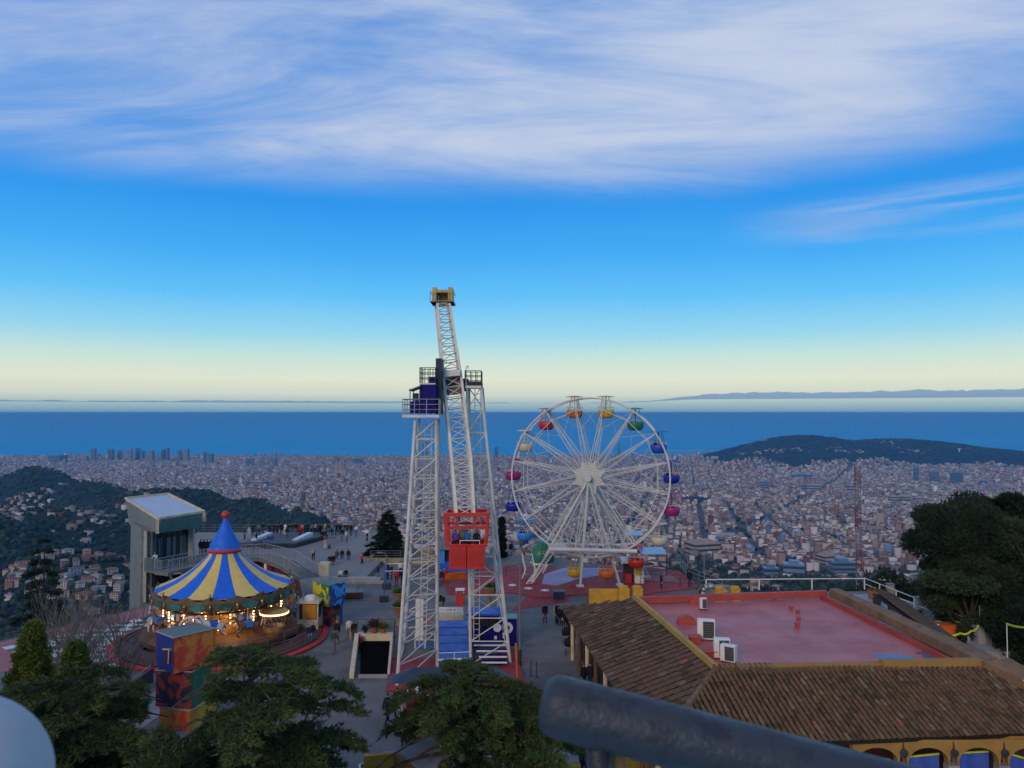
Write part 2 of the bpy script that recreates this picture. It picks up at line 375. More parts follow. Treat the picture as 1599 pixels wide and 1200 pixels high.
# penthouses / roof huts on city blocks for broken rooflines
hut = rest[(~isH[rest]) & (rng.random(len(rest)) < .55)]
n = len(hut); c, s_ = np.cos(A_[hut]), np.sin(A_[hut]); ox, oy = rng.uniform(-.5, .5, n) * W_[hut] * .6, rng.uniform(-.5, .5, n) * D_[hut] * .6
w, d, h = rng.uniform(2, 5, n), rng.uniform(2, 4, n), rng.uniform(2.5, 5, n); V2 = np.zeros((n, 8, 3)); k = 0
for zt_ in (0, 1):
    for sx, sy in ((-1, -1), (1, -1), (1, 1), (-1, 1)):
        lx, ly = ox + sx * w, oy + sy * d
        V2[:, k, 0] = X[hut] + c * lx - s_ * ly; V2[:, k, 1] = Y[hut] + s_ * lx + c * ly; V2[:, k, 2] = Z_[hut] + H_[hut] + (h if zt_ else -.5); k += 1
q = np.array([(4, 5, 6, 7), (0, 1, 5, 4), (1, 2, 6, 5), (2, 3, 7, 6), (3, 0, 4, 7)])
F2 = (q[None] + (np.arange(n) * 8)[:, None, None]).reshape(-1, 4) + len(VB)
C2 = np.repeat(wall_pal[rng.integers(0, len(wall_pal), n)] * rng.uniform(.35, 1.0, (n, 1)), 5, 0)
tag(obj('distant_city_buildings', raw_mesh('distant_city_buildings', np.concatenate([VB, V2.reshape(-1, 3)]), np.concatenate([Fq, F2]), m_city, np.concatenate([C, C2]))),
    'dense pale and terracotta city blocks spreading from the hills to the sea', 'city', kind='stuff')
# nearest 300 as things
bw = [M('facade_%s' % n_, c_, .85, var=.15, scale=.2, spec=.2, dirt=(.2, .18, .16), damt=.3) for n_, c_ in [('cream', (.42, .37, .32)), ('white', (.52, .5, .48)), ('brick', (.26, .15, .11)), ('ochre', (.38, .28, .19)), ('grey', (.3, .3, .31)), ('pale_blue', (.2, .28, .38))]]
br = [M('roof_%s' % n_, c_, .9, var=.2, scale=.3, spec=.15) for n_, c_ in [('terracotta', (.22, .1, .065)), ('grey', (.22, .21, .21)), ('brown', (.16, .09, .07))]]
m_win = M('dark_window_glass', (.035, .04, .05), .25, spec=.6)
FLOOR = 3.0
protoW = {}
def proto_house(nf, gable):
    k = (nf, gable)
    if k in protoW: return protoW[k]
    wmb = MB(); wmb.bx(-.5, .5, -.5, .5, -9 / (nf * FLOOR), 1.0)
    rmb = MB()
    if gable: rmb.add([(-.54, -.56, 1.0), (.54, -.56, 1.0), (.54, .56, 1.0), (-.54, .56, 1.0), (-.3, 0, 1 + .55 / nf), (.3, 0, 1 + .55 / nf)], [(0, 1, 5, 4), (1, 2, 5), (2, 3, 4, 5), (3, 0, 4), (3, 2, 1, 0)])
    else: rmb.bx(-.52, .52, -.52, .52, 1.0, 1 + .12 / nf); rmb.bx(-.2, .12, -.1, .25, 1.0, 1 + .8 / nf)
    nmb = MB()
    for f_ in range(nf):
        z0, z1 = (f_ + .3) / nf, (f_ + .78) / nf
        for i_ in range(4):
            x0 = -.42 + i_ * .23; nmb.bx(x0, x0 + .13, -.506, -.49, z0, z1)
        for i_ in range(3):
            y0 = -.38 + i_ * .27; nmb.bx(-.506, -.49, y0, y0 + .15, z0, z1); nmb.bx(.49, .506, y0, y0 + .15, z0, z1)
    def me(b, nm):
        m_ = bpy.data.meshes.new(nm); m_.from_pydata([tuple(v) for v in b.v], [], b.f); return m_
    protoW[k] = (me(wmb, 'house_walls'), me(rmb, 'house_roof'), me(nmb, 'house_windows')); return protoW[k]
cache = {}
def with_mat(me, m_):
    k = (me.name, m_.name)
    if k not in cache: c_ = me.copy(); c_.materials.clear(); c_.materials.append(m_); cache[k] = c_
    return cache[k]
hcount = 0
wn_ = ['cream', 'white', 'red brick', 'ochre', 'grey', 'pale blue']; rn_ = ['terracotta', 'grey', 'brown']
for ii in first:
    nf = int(max(2, round(H_[ii] / FLOOR))); gable = bool(isH[ii]) and rnd.random() < .7
    wi = rnd.choices(range(6), [4, 4, 3, 2, 1, 1])[0]; ri = rnd.choices(range(3), [5, 2, 2])[0] if gable else rnd.choice([0, 1, 1, 2])
    a_, b_, c_ = proto_house(nf, gable)
    kind_ = 'hillside_house' if isH[ii] else 'apartment_block'
    e = obj(kind_, with_mat(a_, bw[wi])); e.location = (X[ii], Y[ii], Z_[ii]); e.rotation_euler = (0, 0, A_[ii] + (0 if isH[ii] else 0)); e.scale = (W_[ii], D_[ii], nf * FLOOR)
    pp = CX + F * X[ii] / Y[ii]
    side = 'at the left edge' if pp < 60 else 'right of the dark conifer' if pp < 130 else 'left of the lift tower' if pp < 200 else 'beyond the carousel spire' if pp < 400 else 'beyond the crowded terrace' if pp < 620 else 'beyond the ferris wheel' if pp < 1080 else 'below the red and white mast' if pp < 1420 else 'beyond the dark pine'
    side = ('large, ' if W_[ii] * D_[ii] > 260 else 'narrow, ' if W_[ii] * D_[ii] < 130 else '') + side
    side = ('lower, ' if Y[ii] < 1350 else 'mid slope, ' if Y[ii] < 1700 else 'higher up, ') + side
    tag(e, '%s %s %d storey %s, %s roof, %s' % (('long' if W_[ii] > 1.45 * D_[ii] else 'broad') if W_[ii] > 16 else 'small', wn_[wi], nf, 'house' if isH[ii] else 'block', rn_[ri], side), 'house' if isH[ii] else 'apartment block', 'houses and blocks on the wooded lower slopes')
    obj('roof', with_mat(b_, br[ri]), e)
    w__ = obj('window', with_mat(c_, m_win), e); w__['kind'] = 'stuff'
# landmarks and towers: (px centre, base Y, px width, top py, label, name, style)
m_gl = M('blue_glass_tower', (.1, .17, .28), .35, spec=.6, var=.2, scale=.02); m_pale = M('pale_concrete_tower', (.28, .27, .27), .8, var=.1, scale=.05); m_tan = M('tan_stone', (.33, .26, .2), .9, var=.2, scale=.05)
def tower(px, Yd, wpx, top, label, m_, name='office_tower', group=None, d=.7, taper=1.0, cat='tower block'):
    x = (px - CX) / F * Yd; z0 = float(terr(np.array([x]), np.array([Yd * 1.0]))[0]); zt_ = at(px, top, Yd).z; w = wpx / F * Yd
    b = MB(); dd = w * d
    b.box((x, Yd, (z0 + zt_) / 2 - 5), (w, dd, zt_ - z0 + 10), .3 * math.sin(px))
    o = b.build(name, m_); tag(o, label, cat, group)
    k = int(max(3, (zt_ - z0) / 12)); wb = MB()
    for i_ in range(k):
        z = z0 + (i_ + .5) * (zt_ - z0) / k; wb.box((x, Yd, z), (w * 1.03, dd * 1.03, (zt_ - z0) / k * .42), .3 * math.sin(px))
    p_ = wb.build('window_band', m_win, o); p_['kind'] = 'stuff'
    rb = MB(); rb.box((x, Yd, zt_ + 3), (w * .5, dd * .5, 6), .3 * math.sin(px)); rb.build('roof_plant_room', m_, o)
    return o
sk = [(137, 7800, 5, 712, 0), (148, 8100, 7, 701, 1), (175, 8000, 8, 702, 1), (189, 8100, 6, 703, 0), (204, 7900, 7, 702, 0), (217, 8000, 6, 700, 1), (226, 8050, 4, 705, 0), (238, 7900, 7, 704, 0), (256, 8000, 5, 703, 1), (263, 8000, 5, 700, 1), (282, 8000, 5, 704, 1), (293, 7900, 6, 701, 0), (322, 7500, 6, 706, 1), (331, 7500, 7, 709, 1), (392, 7000, 11, 717, 1), (411, 7200, 6, 714, 0)]
ORD = ['first', 'second', 'third', 'fourth', 'fifth', 'sixth', 'seventh', 'eighth', 'ninth', 'tenth', 'eleventh', 'twelfth', 'thirteenth', 'fourteenth', 'fifteenth', 'sixteenth']
for ki, (px, Yd, wpx, top, g_) in enumerate(sk):
    where = 'near the shore at the far left' if px < 200 else 'in the shoreline cluster above the lift tower' if px < 300 else 'left of the rounded glass tower'
    tower(px, Yd, wpx, top, '%s high-rise %s, %s from the left' % ('dark glass' if g_ else 'pale concrete', where, ORD[ki]), m_gl if g_ else m_pale, 'high_rise', 'high-rises on the far shoreline')
tower(664, 8800, 7, 691, 'left of two tall towers on the shore seen through the lattice tower legs', m_gl, 'skyscraper'); tower(685, 8800, 6, 690, 'paler right tower of the shoreline pair behind the lattice legs', m_pale, 'skyscraper')
tower(775, 8600, 5, 699, 'lone dark tower near the harbour left of the ferris wheel', m_gl, 'skyscraper')
for px, Yd, wpx, top, m_, lb in [(1192, 4500, 13, 752, m_gl, 'dark glass block in the city centre right of the ferris wheel'), (1254, 4400, 9, 757, m_gl, 'dark slab left of a pale hotel block in mid city'), (1268, 4400, 20, 757, m_pale, 'wide pale block with rows of windows in mid city'), (1326, 4300, 9, 758, m_pale, 'pale tower just left of the red and white mast'), (1428, 5200, 6, 731, m_gl, 'slim dark tower right of the mast'), (1456, 5200, 13, 736, m_gl, 'wide blue glass tower right of the mast'), (1491, 5000, 15, 738, m_gl, 'large dark office tower above the pine'), (1533, 4900, 9, 751, m_gl, 'small dark tower above the pine'), (1392, 3700, 12, 775, m_pale, 'pale slab block left of the pine'), (1410, 3700, 12, 775, m_pale, 'second pale slab block left of the pine'), (1432, 3650, 14, 777, m_pale, 'pale block behind the left edge of the pine'), (1448, 3650, 12, 780, m_tan, 'tan block just above the pine crown'),
        (1250, 5600, 26, 741, m_gl, 'long blue striped building in mid city'), (407, 4700, 22, 752, m_pale, 'white hospital-like slab left of the lattice towers'), (92, 7600, 22, 711, m_gl, 'long low dark block near the shore at left'), (560, 7400, 16, 716, m_gl, 'long dark block right of the spired church'),
        (1236, 1500, 30, 880, m_gl, 'pale blue striped building among trees below the mast'), (1200, 1550, 22, 886, m_gl, 'low blue roofed block left of the striped building'), (1310, 1750, 34, 876, m_gl, 'low wide blue roofed hall below the mast'), (1095, 2050, 44, 846, m_tan, 'long orange brick building right of the ferris wheel'), (1290, 1900, 30, 866, m_tan, 'yellow stone block behind the blue roofed hall'), (1135, 2400, 42, 836, m_pale, 'long white building with red roof right of the wheel')]:
    tower(px, Yd, wpx, top, lb, m_, 'office_block', cat='building')
# rounded tower
Yd = 7000; x = (431 - CX) / F * Yd; z0 = float(terr(np.array([x]), np.array([7000.]))[0]); ztp = at(431, 705, Yd).z; hh = ztp - z0
t_ = MB(); t_.lathe([(17, -10), (18.5, hh * .25), (18, hh * .55), (15, hh * .78), (9, hh * .93), (3, hh * .99), (.1, hh)], (x, Yd, z0), 16); o = t_.build('rounded_tower', m_gl, smooth=True)
tag(o, 'bullet shaped blue glass tower rising over the rooftops left of centre', 'tower')
l_ = MB()
for k in range(14): r_ = 18.8 if k < 9 else 18.8 - (k - 8) * 1.3; l_.lathe([(r_, k * hh / 17), (r_, k * hh / 17 + 3)], (x, Yd, z0), 16)
l_.build('glazing_band', m_win, o)
# spired basilica
Yd = 5600; x = (533 - CX) / F * Yd; z0 = float(terr(np.array([x]), np.array([5600.]))[0]); z1 = at(533, 713, Yd).z; s = MB(); s.bx(x - 42, x + 42, Yd - 25, Yd + 25, z0 - 5, z0 + (z1 - z0) * .42)
o = s.build('basilica', m_tan); tag(o, 'stone basilica with clustered tapering spires in the city centre', 'church')
for dx_, hf in ((-34, .78), (-26, .88), (-14, .84), (0, 1.0), (12, .9), (24, .92), (34, .8)):
    b = MB(); b.lathe([(6.5, 0), (5.6, (z1 - z0) * hf * .6), (3.4, (z1 - z0) * hf * .85), (.4, (z1 - z0) * hf)], (x + dx_, Yd - 8 + 10 * math.sin(dx_), z0), 8); b.build('spire', m_tan, o)
# construction crane over it
b = MB(); b.sq((x + 6, Yd, z0), (x + 6, Yd, z1 + 22), 2.5); o = thing('tower_crane', 'thin construction crane rising beside the spired church', 'crane', (x + 6, Yd, z0)); b.build('mast', m_tan, o)
b = MB(); b.sq((x - 8, Yd, z1 + 18), (x + 42, Yd, z1 + 18), 2); b.build('jib', m_tan, o)
# sail-shaped hotel behind the wheel
Yd = 9100; x = (966 - CX) / F * Yd; z0 = -500; z1 = at(966, 689, Yd).z; b = MB()
pts = [(x - 24, 0), (x + 26, 0), (x + 22, .3), (x + 12, .7), (x - 4, 1.0), (x - 10, .8), (x - 18, .4)]
vs_ = [(p, Yd - 12, z0 + q_ * (z1 - z0)) for p, q_ in pts] + [(p, Yd + 12, z0 + q_ * (z1 - z0)) for p, q_ in pts]; n = 7
b.add(vs_, [tuple(range(n)), tuple(range(n, 2 * n))[::-1]] + [(i_, n + i_, n + (i_ + 1) % n, (i_ + 1) % n) for i_ in range(n)])
o = b.build('sail_hotel', m_gl); tag(o, 'curved sail shaped glass hotel at the harbour mouth behind the wheel', 'hotel')
b = MB()
for k in range(9): b.bx(x - 17 + k * 1.0, x + 20 - k * 2.6, Yd - 12.6, Yd - 11.9, z0 + 8 + k * 17, z0 + 14 + k * 17)
b.build('window_band', m_win, o)
# telecommunications tower on the hill
m_wh = M('white_painted_steel', (.72, .72, .7), .5, var=.1, scale=1.5, dirt=(.3, .27, .22), dscale=1.2, damt=.35)
Yd = 7000; p0 = at(1498, 719, Yd); p1 = at(1498, 701, Yd); o = thing('communications_tower', 'white sculptural tower with crossbar on the distant hill', 'tower', p0)
b = MB(); b.bar(p0, p1, 5, 8, 3.2); b.build('mast', m_wh, o); b = MB(); b.sq(p1 + Vector((-16, 0, -4)), p1 + Vector((16, 0, 0)), 5); b.build('crossbar', m_wh, o)
b = MB(); b.lathe([(15, -2), (18, 4), (14, 6)], p0, 16); b.build('base_ring', m_wh, o)
# harbour breakwater, moored ships
m_stone = M('breakwater_stone', (.3, .29, .28), .9)
m_ship = M('ship_hull', (.12, .13, .17), .6); m_shipw = M('ship_white', (.6, .6, .62), .6)
b = MB(); 
for x0, x1, yy_, in ((1000, 1120, 704.5), (1045, 1145, 711)): 
    p, q_ = gp(x0, yy_, -500), gp(x1, yy_, -500); b.box(((p.x + q_.x) / 2, p.y, -498), (abs(q_.x - p.x), 60, 12))
tag(b.build('breakwater', m_stone), 'long low stone breakwater closing off the harbour at the hill foot', 'breakwater')
SH = [(1190, 685, 11), (1240, 673, 6), (1258, 673, 6), (1396, 681, 7), (1206, 688, 4), (1320, 686, 5), (1372, 669, 5)]
sl_ = ['cargo ship anchored at sea just above the hill crest left end', 'distant ship on the sea, left of two close together above the hill', 'distant ship on the sea, right of two close together above the hill', 'ship on the sea above the right part of the hill', 'small ship just right of the cargo ship by the hill', 'small ship low on the sea above the hill middle', 'tiny ship far out near the horizon above the hill']
for (px, py, w), lb in zip(SH, sl_):
    p = gp(px, py, -500); L_ = w / F * p.y; o = thing('cargo_ship', lb, 'ship', p, 'ships anchored off the coast')
    b = MB(); b.add([(p.x - L_ / 2, p.y - L_ * .08, -499.5), (p.x + L_ / 2, p.y - L_ * .08, -499.5), (p.x + L_ / 2, p.y + L_ * .08, -499.5), (p.x - L_ / 2, p.y + L_ * .08, -499.5), (p.x - L_ * .54, p.y, -499.5 + L_ * .09), (p.x + L_ * .56, p.y, -499.5 + L_ * .09), (p.x + L_ / 2, p.y + L_ * .08, -499.5 + L_ * .07), (p.x - L_ / 2, p.y + L_ * .08, -499.5 + L_ * .07)],
                    [(0, 1, 5, 4), (2, 3, 7, 6), (4, 5, 6, 7), (0, 4, 7, 3), (1, 2, 6, 5)]); b.build('hull', m_ship, o)
    b = MB(); b.bx(p.x + L_ * .3, p.x + L_ * .42, p.y - L_ * .05, p.y + L_ * .05, -499.5 + L_ * .07, -499.5 + L_ * .17); b.build('bridge', m_shipw, o)
# ================================================================== WOODS (far crowns as one mass)
m_leaf_far = M('far_woodland', (1, 1, 1), .95, attr='Col', var=.3, scale=.05, spec=.1)
def ico():
    b = bmesh.new(); bmesh.ops.create_icosphere(b, subdivisions=1, radius=1); v = np.array([x_.co[:] for x_ in b.verts]); f = np.array([[q_.index for q_ in x_.verts] for x_ in b.faces]); b.free(); return v, f
IV, IF = ico()
def crowns(Px, Yy, size, seedc, zlift=.55):
    Xx = (Px - CX) / F * Yy; n = len(Px); Zg = terr(Xx, Yy)
    jitv = rng.uniform(.7, 1.25, (n, 12, 1)); V = IV[None] * jitv * size[:, None, None] * np.array([1, 1, .8]) + np.stack([Xx, Yy, Zg + size * zlift], 1)[:, None]
    Fc = (IF[None] + (np.arange(n) * 12)[:, None, None]).reshape(-1, 3)
    base = np.array([.021, .036, .024]) * rng.uniform(.45, 1.5, (n, 1)) * np.array([1, 1, 1]) + rng.uniform(0, .012, (n, 1)) * np.array([1, .6, .2])
    C = np.repeat(base, 20, 0) * rng.uniform(.75, 1.25, (n * 20, 1)); return V.reshape(-1, 3), Fc, C
parts = []
n = 42000; Px = rng.uniform(-60, 1660, n); Yy = np.exp(rng.uniform(math.log(260), math.log(3300), n)); Xx = (Px - CX) / F * Yy
k = (forest(Xx, Yy) > .5) | (rng.random(n) < .03); Px, Yy = Px[k], Yy[k]; parts.append(crowns(Px, Yy, rng.uniform(2.6, 5.5, len(Px)) * (1 + Yy / 5000), 1))
n = 5200; Px = rng.uniform(1090, 1660, n); Yy = rng.uniform(6200, 8500, n); Xx = (Px - CX) / F * Yy; k = forest(Xx, Yy) > .45; Px, Yy = Px[k], Yy[k]; q_ = crowns(Px, Yy, rng.uniform(12, 24, len(Px)), 2, .2); parts.append((q_[0], q_[1], q_[2] * np.array([.5, .6, 1.0])))  # far hill crowns darkened and blued: distance haze put into their colour
n = 3600; Px = rng.uniform(0, 1599, n); Yy = rng.uniform(1500, 8500, n); parts.append(crowns(Px, Yy, rng.uniform(5, 9, n), 2, .8))
vo = 0; Vs, Fs, Cs = [], [], []
for V, Fc, C in parts: Vs.append(V); Fs.append(Fc + vo); Cs.append(C); vo += len(V)
print('crowns', vo / 12, 'buildings', N)
tag(obj('far_woodland', raw_mesh('far_woodland', np.concatenate(Vs), np.concatenate(Fs), m_leaf_far, np.concatenate(Cs))), 'dark green woods covering the hillsides below the park and the far hill', 'woods', kind='stuff')
# ================================================================== PLAZA GROUND
m_asph = M('plaza_asphalt', (.150, .145, .136), .85, var=.14, scale=.5, bump=.25, bscale=60, dirt=(.072, .07, .066), dscale=.16, damt=.7, spec=.25)
m_asph2 = M('pale_worn_paving', (.25, .25, .245), .85, var=.2, scale=.8, bump=.25, bscale=40, dirt=(.14, .14, .14), dscale=.35, damt=.6, spec=.25)
m_terr = M('terrace_paving', (.2, .195, .182), .8, var=.1, scale=.6, dirt=(.15, .147, .14), dscale=.15, damt=.6, spec=.3)
m_conc = M('raw_concrete', (.27, .27, .26), .85, var=.15, scale=.8, bump=.3, bscale=15, dirt=(.15, .15, .14), dscale=.5, damt=.6)
m_kerb = M('kerb_stone', (.33, .31, .27), .85, var=.15, scale=2)
m_red = M('red_deck_paint', (.27, .035, .035), .7, var=.15, scale=1.2, dirt=(.13, .03, .03), dscale=.5, damt=.6, spec=.3)
m_redb = M('bright_red_rim', (.42, .03, .03), .6, var=.12, scale=1.5, dirt=(.2, .03, .03))
m_pink = M('faded_pink_paving', (.30, .13, .13), .85, var=.15, scale=.7, dirt=(.2, .1, .1), dscale=.4)
m_mauve = M('mauve_painted_floor', (.33, .29, .45), .7, var=.12, scale=.6, dirt=(.22, .2, .32), dscale=.5)
m_blk = M('black_paint', (.018, .018, .02), .6, var=.2, scale=4)
m_cream = M('cream_paint', (.55, .47, .32), .7, var=.12, scale=1.5, dirt=(.3, .24, .16), dscale=.9, damt=.5)
m_whitep = M('white_paint', (.68, .68, .66), .6, var=.08, scale=2, dirt=(.4, .38, .35), dscale=1, damt=.4)
m_navy = M('navy_paint', (.010, .007, .13), .6, var=.15, scale=2, spec=.12, dirt=(.02, .015, .12))
m_blue = M('bright_blue_paint', (.015, .09, .42), .45, var=.15, scale=1.2, dirt=(.02, .05, .25), dscale=.8)
m_royal = M('royal_blue_cloth', (.008, .12, .58), .6, var=.12, scale=1.5)
m_yel = M('yellow_cloth', (.66, .47, .12), .65, var=.08, scale=1.5, dirt=(.5, .36, .1), dscale=.8, damt=.3)
m_ochre = M('ochre_render', (.32, .17, .04), .8, var=.12, scale=1, dirt=(.3, .17, .05), dscale=.8, damt=.5)
m_steel = M('galvanised_steel', (.33, .34, .35), .45, .6, var=.15, scale=3)
m_grey = M('grey_metal', (.16, .165, .17), .55, .2, var=.15, scale=3)
m_dk = M('dark_metal', (.045, .045, .05), .5, .3, var=.2, scale=4)
m_teal = M('teal_panel', (.05, .22, .2), .5, var=.2, scale=1, dirt=(.02, .1, .1))
m_green = M('green_paint', (.02, .16, .08), .5, var=.15, scale=2)
m_orange = M('orange_paint', (.6, .13, .02), .55, var=.12, scale=2, dirt=(.35, .08, .02))
m_glass = M('dark_glazing', (.03, .055, .06), .12, spec=.7, var=.1)
m_wood = M('brown_wood', (.12, .06, .03), .65, var=.25, scale=3, dirt=(.05, .03, .02))
m_lime = M('lime_vest', (.35, .7, .02), .7)
m_magenta = M('magenta_paint', (.3, .02, .15), .5, var=.12, scale=2); m_redp = M('signal_red_paint', (.5, .022, .015), .42, var=.1, scale=2, dirt=(.3, .03, .02), dscale=1.2, damt=.45, spec=.5)
m_gold = M('brass_gilt', (.5, .3, .09), .35, .8, var=.2, scale=4); m_skyb = M('light_blue_paint', (.03, .22, .62), .45, var=.12, scale=2)
m_ycab = M('cabin_yellow', (.62, .36, .03), .45, var=.12, scale=2); m_ocab = M('cabin_orange', (.62, .16, .03), .45, var=.12, scale=2)
m_dblue = M('cabin_dark_blue', (.012, .02, .3), .42, var=.12, scale=2)
m_bulb = M('warm_bulbs', (.9, .6, .3), .5, emit=(1, .55, .2, 9)); m_bulb2 = M('warm_strip', (.9, .6, .3), .5, emit=(1, .62, .28, 3))
m_sign = M('white_sign', (.6, .62, .65), .6)
def V2(p): return (p.x, p.y)
plaza = [(-42, 12), (-41, 52), (-38.5, 58), (-33.4, 66.5), (-31, 74), (-40, 84), (-44, 108), (-17.5, 108), (-16, 97), (4, 93), (11, 86), (17.5, 80), (19.5, 74), (34.5, 74.5), (44, 50), (46, 12)]
b = MB(); b.prism(plaza, -6, 0); struct(b.build('plaza_ground', m_asph))
# paler paving underfoot at the near side, terrace paving at the far side
b = MB(); b.prism([(-6.5, 12), (-6.5, 39.5), (4.4, 42), (6, 31), (8, 12)], -.01, .004); struct(b.build('worn_paving', m_asph2))
b = MB(); b.prism([(-43.6, 108), (-17.6, 108), (-16.1, 97), (-14.5, 96.5), (-14.7, 79), (-21.5, 79), (-40, 84.2)], -.01, .45); struct(b.build('terrace', m_terr))
b = MB(); b.bx(-21.4, -13.2, 78.2, 79, .0, .44); b.bx(-21.4, -12.8, 77.6, 78.2, 0, .22); struct(b.build('terrace_step', m_kerb))
# platform for checkered floor: raised strip at left
b = MB(); b.prism([(-40.5, 51), (-38, 57.5), (-33, 66), (-31.5, 69.5), (-27, 69.5), (-24, 52)], 0.004, .06); fl = struct(b.build('checkered_floor', m_pink))
m_tileb = M('black_floor_tile', (.02, .02, .024), .4, var=.2, scale=3, spec=.5); m_tilew = M('cream_floor_tile', (.6, .57, .47), .5, var=.12, scale=2, dirt=(.3, .28, .24))
tm = {}
o0, du, dv = Vector((-36.2, 56.6, 0)), Vector((.62, .785, 0)) * .98, Vector((.785, -.62, 0)) * .98
for i in range(18):
    for j in range(13):
        p = o0 + du * i * .92 + dv * j * .92
        if not (p.x > -37.6 + (p.y - 57.5) * .52 and p.x < -26 and 52 < p.y < 68.6): continue
        w = (i + j) % 2
        if w not in tm:
            q = MB(); q.box((0, 0, .012), (.9, .9, .02), math.atan2(du.y, du.x)); tm[w] = q.build('floor_tile', m_tileb if w else m_tilew, fl); tm[w].location = (p.x, p.y, .06)
        else: t_ = obj('floor_tile', tm[w].data, fl); t_.location = (p.x, p.y, .06)
# rails ------------------------------------------------------------
def rail(name, pts, h=1.05, n=3, m_=None, label='', group=None, post=1.8, r=.022, pickets=0, cat='railing'):
    m_ = m_ or m_grey; o = thing(name, label, cat, pts[0], group)
    b = MB()
    for k in range(n):
        z = h * (1 - k / n); b.tube([Vector(p) + Vector((0, 0, z)) for p in pts], r)
    b.build('handrail', m_, o)
    for s0, s1 in zip(pts[:-1], pts[1:]):
        s0, s1 = Vector(s0), Vector(s1); L = (s1 - s0).length; k = max(1, round(L / post))
        for i in range(k + 1):
            p = s0.lerp(s1, i / k); q = MB(); q.bar(p, p + Vector((0, 0, h)), r * 1.3); q.build('rail_post', m_, o)
        if pickets:
            q = MB(); kk = int(L / pickets)
            for i in range(kk): p = s0.lerp(s1, (i + .5) / kk); q.sq(p + Vector((0, 0, .06)), p + Vector((0, 0, h - .04)), .014)
            q_ = q.build('picket', m_, o); q_['kind'] = 'stuff'
    return o
rail('railing', [(-43.3, 107.6, .45), (-30, 107.6, .45), (-17.9, 107.6, .45)], label='grey railing along the back of the terrace with people leaning on it', post=2.2)
rail('railing', [(-17.8, 107.5, .45), (-16.4, 97.2, .45), (-14.6, 96.6, .45)], label='short steel railing at the terrace corner beside the dark cedar', m_=m_steel, post=1.2, n=4, pickets=.16)
# low planter wall round the dark cedar
b = MB(); b.prism([(-16.2, 93.5), (-9.5, 93.5), (-9.5, 94), (-16.2, 94)], 0, .7); b.prism([(-16.2, 87.5), (-16.2, 94), (-15.8, 94), (-15.8, 87.5)], 0, .7); b.prism([(-16.2, 87.3), (-9, 87.3), (-9, 87.8), (-16.2, 87.8)], 0, .7)
tag(b.build('planter_wall', M('mossy_kerb_wall', (.25, .22, .13), .9, var=.25, scale=1.5)), 'low mossy planter wall in front of the dark cedar on the plaza', 'low wall')
rail('railing', [(-15.9, 87.6, .7), (-9.2, 87.6, .7)], h=.8, label='thin grey railing on the planter wall before the dark cedar', post=1.5)
# stage on terrace ---------------------------------------------------
c = gp(457, 846, .45); o = thing('stage_platform', 'low black stage with two white wedge blocks on the terrace', 'stage', c)
b = MB(); b.add([Vector(p) for p in [(-33.9, 95.5, .46), (-26.6, 95.5, .46), (-24.2, 102.5, .46), (-30.8, 102.5, .46), (-33.9, 95.5, 1.0), (-26.6, 95.5, 1.0), (-24.2, 102.5, 1.0), (-30.8, 102.5, 1.0)]], [(3, 2, 1, 0), (4, 5, 6, 7), (0, 1, 5, 4), (1, 2, 6, 5), (2, 3, 7, 6), (3, 0, 4, 7)])
b.build('stage_deck', m_dk, o); b = MB(); b.bx(-31.5, -29.5, 94.7, 95.48, .46, .7); b.build('step', m_dk, o)
for x, lb in ((-32.2, 'white slanted block on the left end of the black stage'), (-27.0, 'white slanted block on the right end of the black stage')):
    b = MB(); b.add([(x - .5, 97.5, 1.0), (x + .2, 97.5, 1.0), (x + 1.3, 100.5, 1.0), (x + .6, 100.5, 1.0), (x - .5, 97.5, 1.2), (x + .2, 97.5, 1.2), (x + 1.3, 100.5, 1.6), (x + .6, 100.5, 1.6)], [(3, 2, 1, 0), (4, 5, 6, 7), (0, 1, 5, 4), (1, 2, 6, 5), (2, 3, 7, 6), (3, 0, 4, 7)])
    tag(b.build('wedge_block', m_sign), lb, 'block', 'white blocks on the stage')
def table(px, py, label, z=.45, w=1.2, m_=None):
    p = gp(px, py, z); o = thing('folding_table', label, 'table', p, 'tables on the terrace'); m_ = m_ or m_dk
    b = MB(); b.box(p + Vector((0, 0, .74)), (w, .7, .05)); b.build('table_top', m_, o)
    for sx in (-1, 1):
        for sy in (-1, 1): b = MB(); b.bar(p + Vector((sx * (w / 2 - .08), sy * .28, 0)), p + Vector((sx * (w / 2 - .08), sy * .28, .72)), .02); b.build('leg', m_steel, o)
for px, py, lb in [(401, 856, 'dark folding table leftmost of the row left of the stage'), (413, 856, 'dark folding table right of the leftmost one by the stage'), (415, 847, 'small table behind the stage left corner'), (517, 849, 'dark table right of the black stage')]: table(px, py, lb)
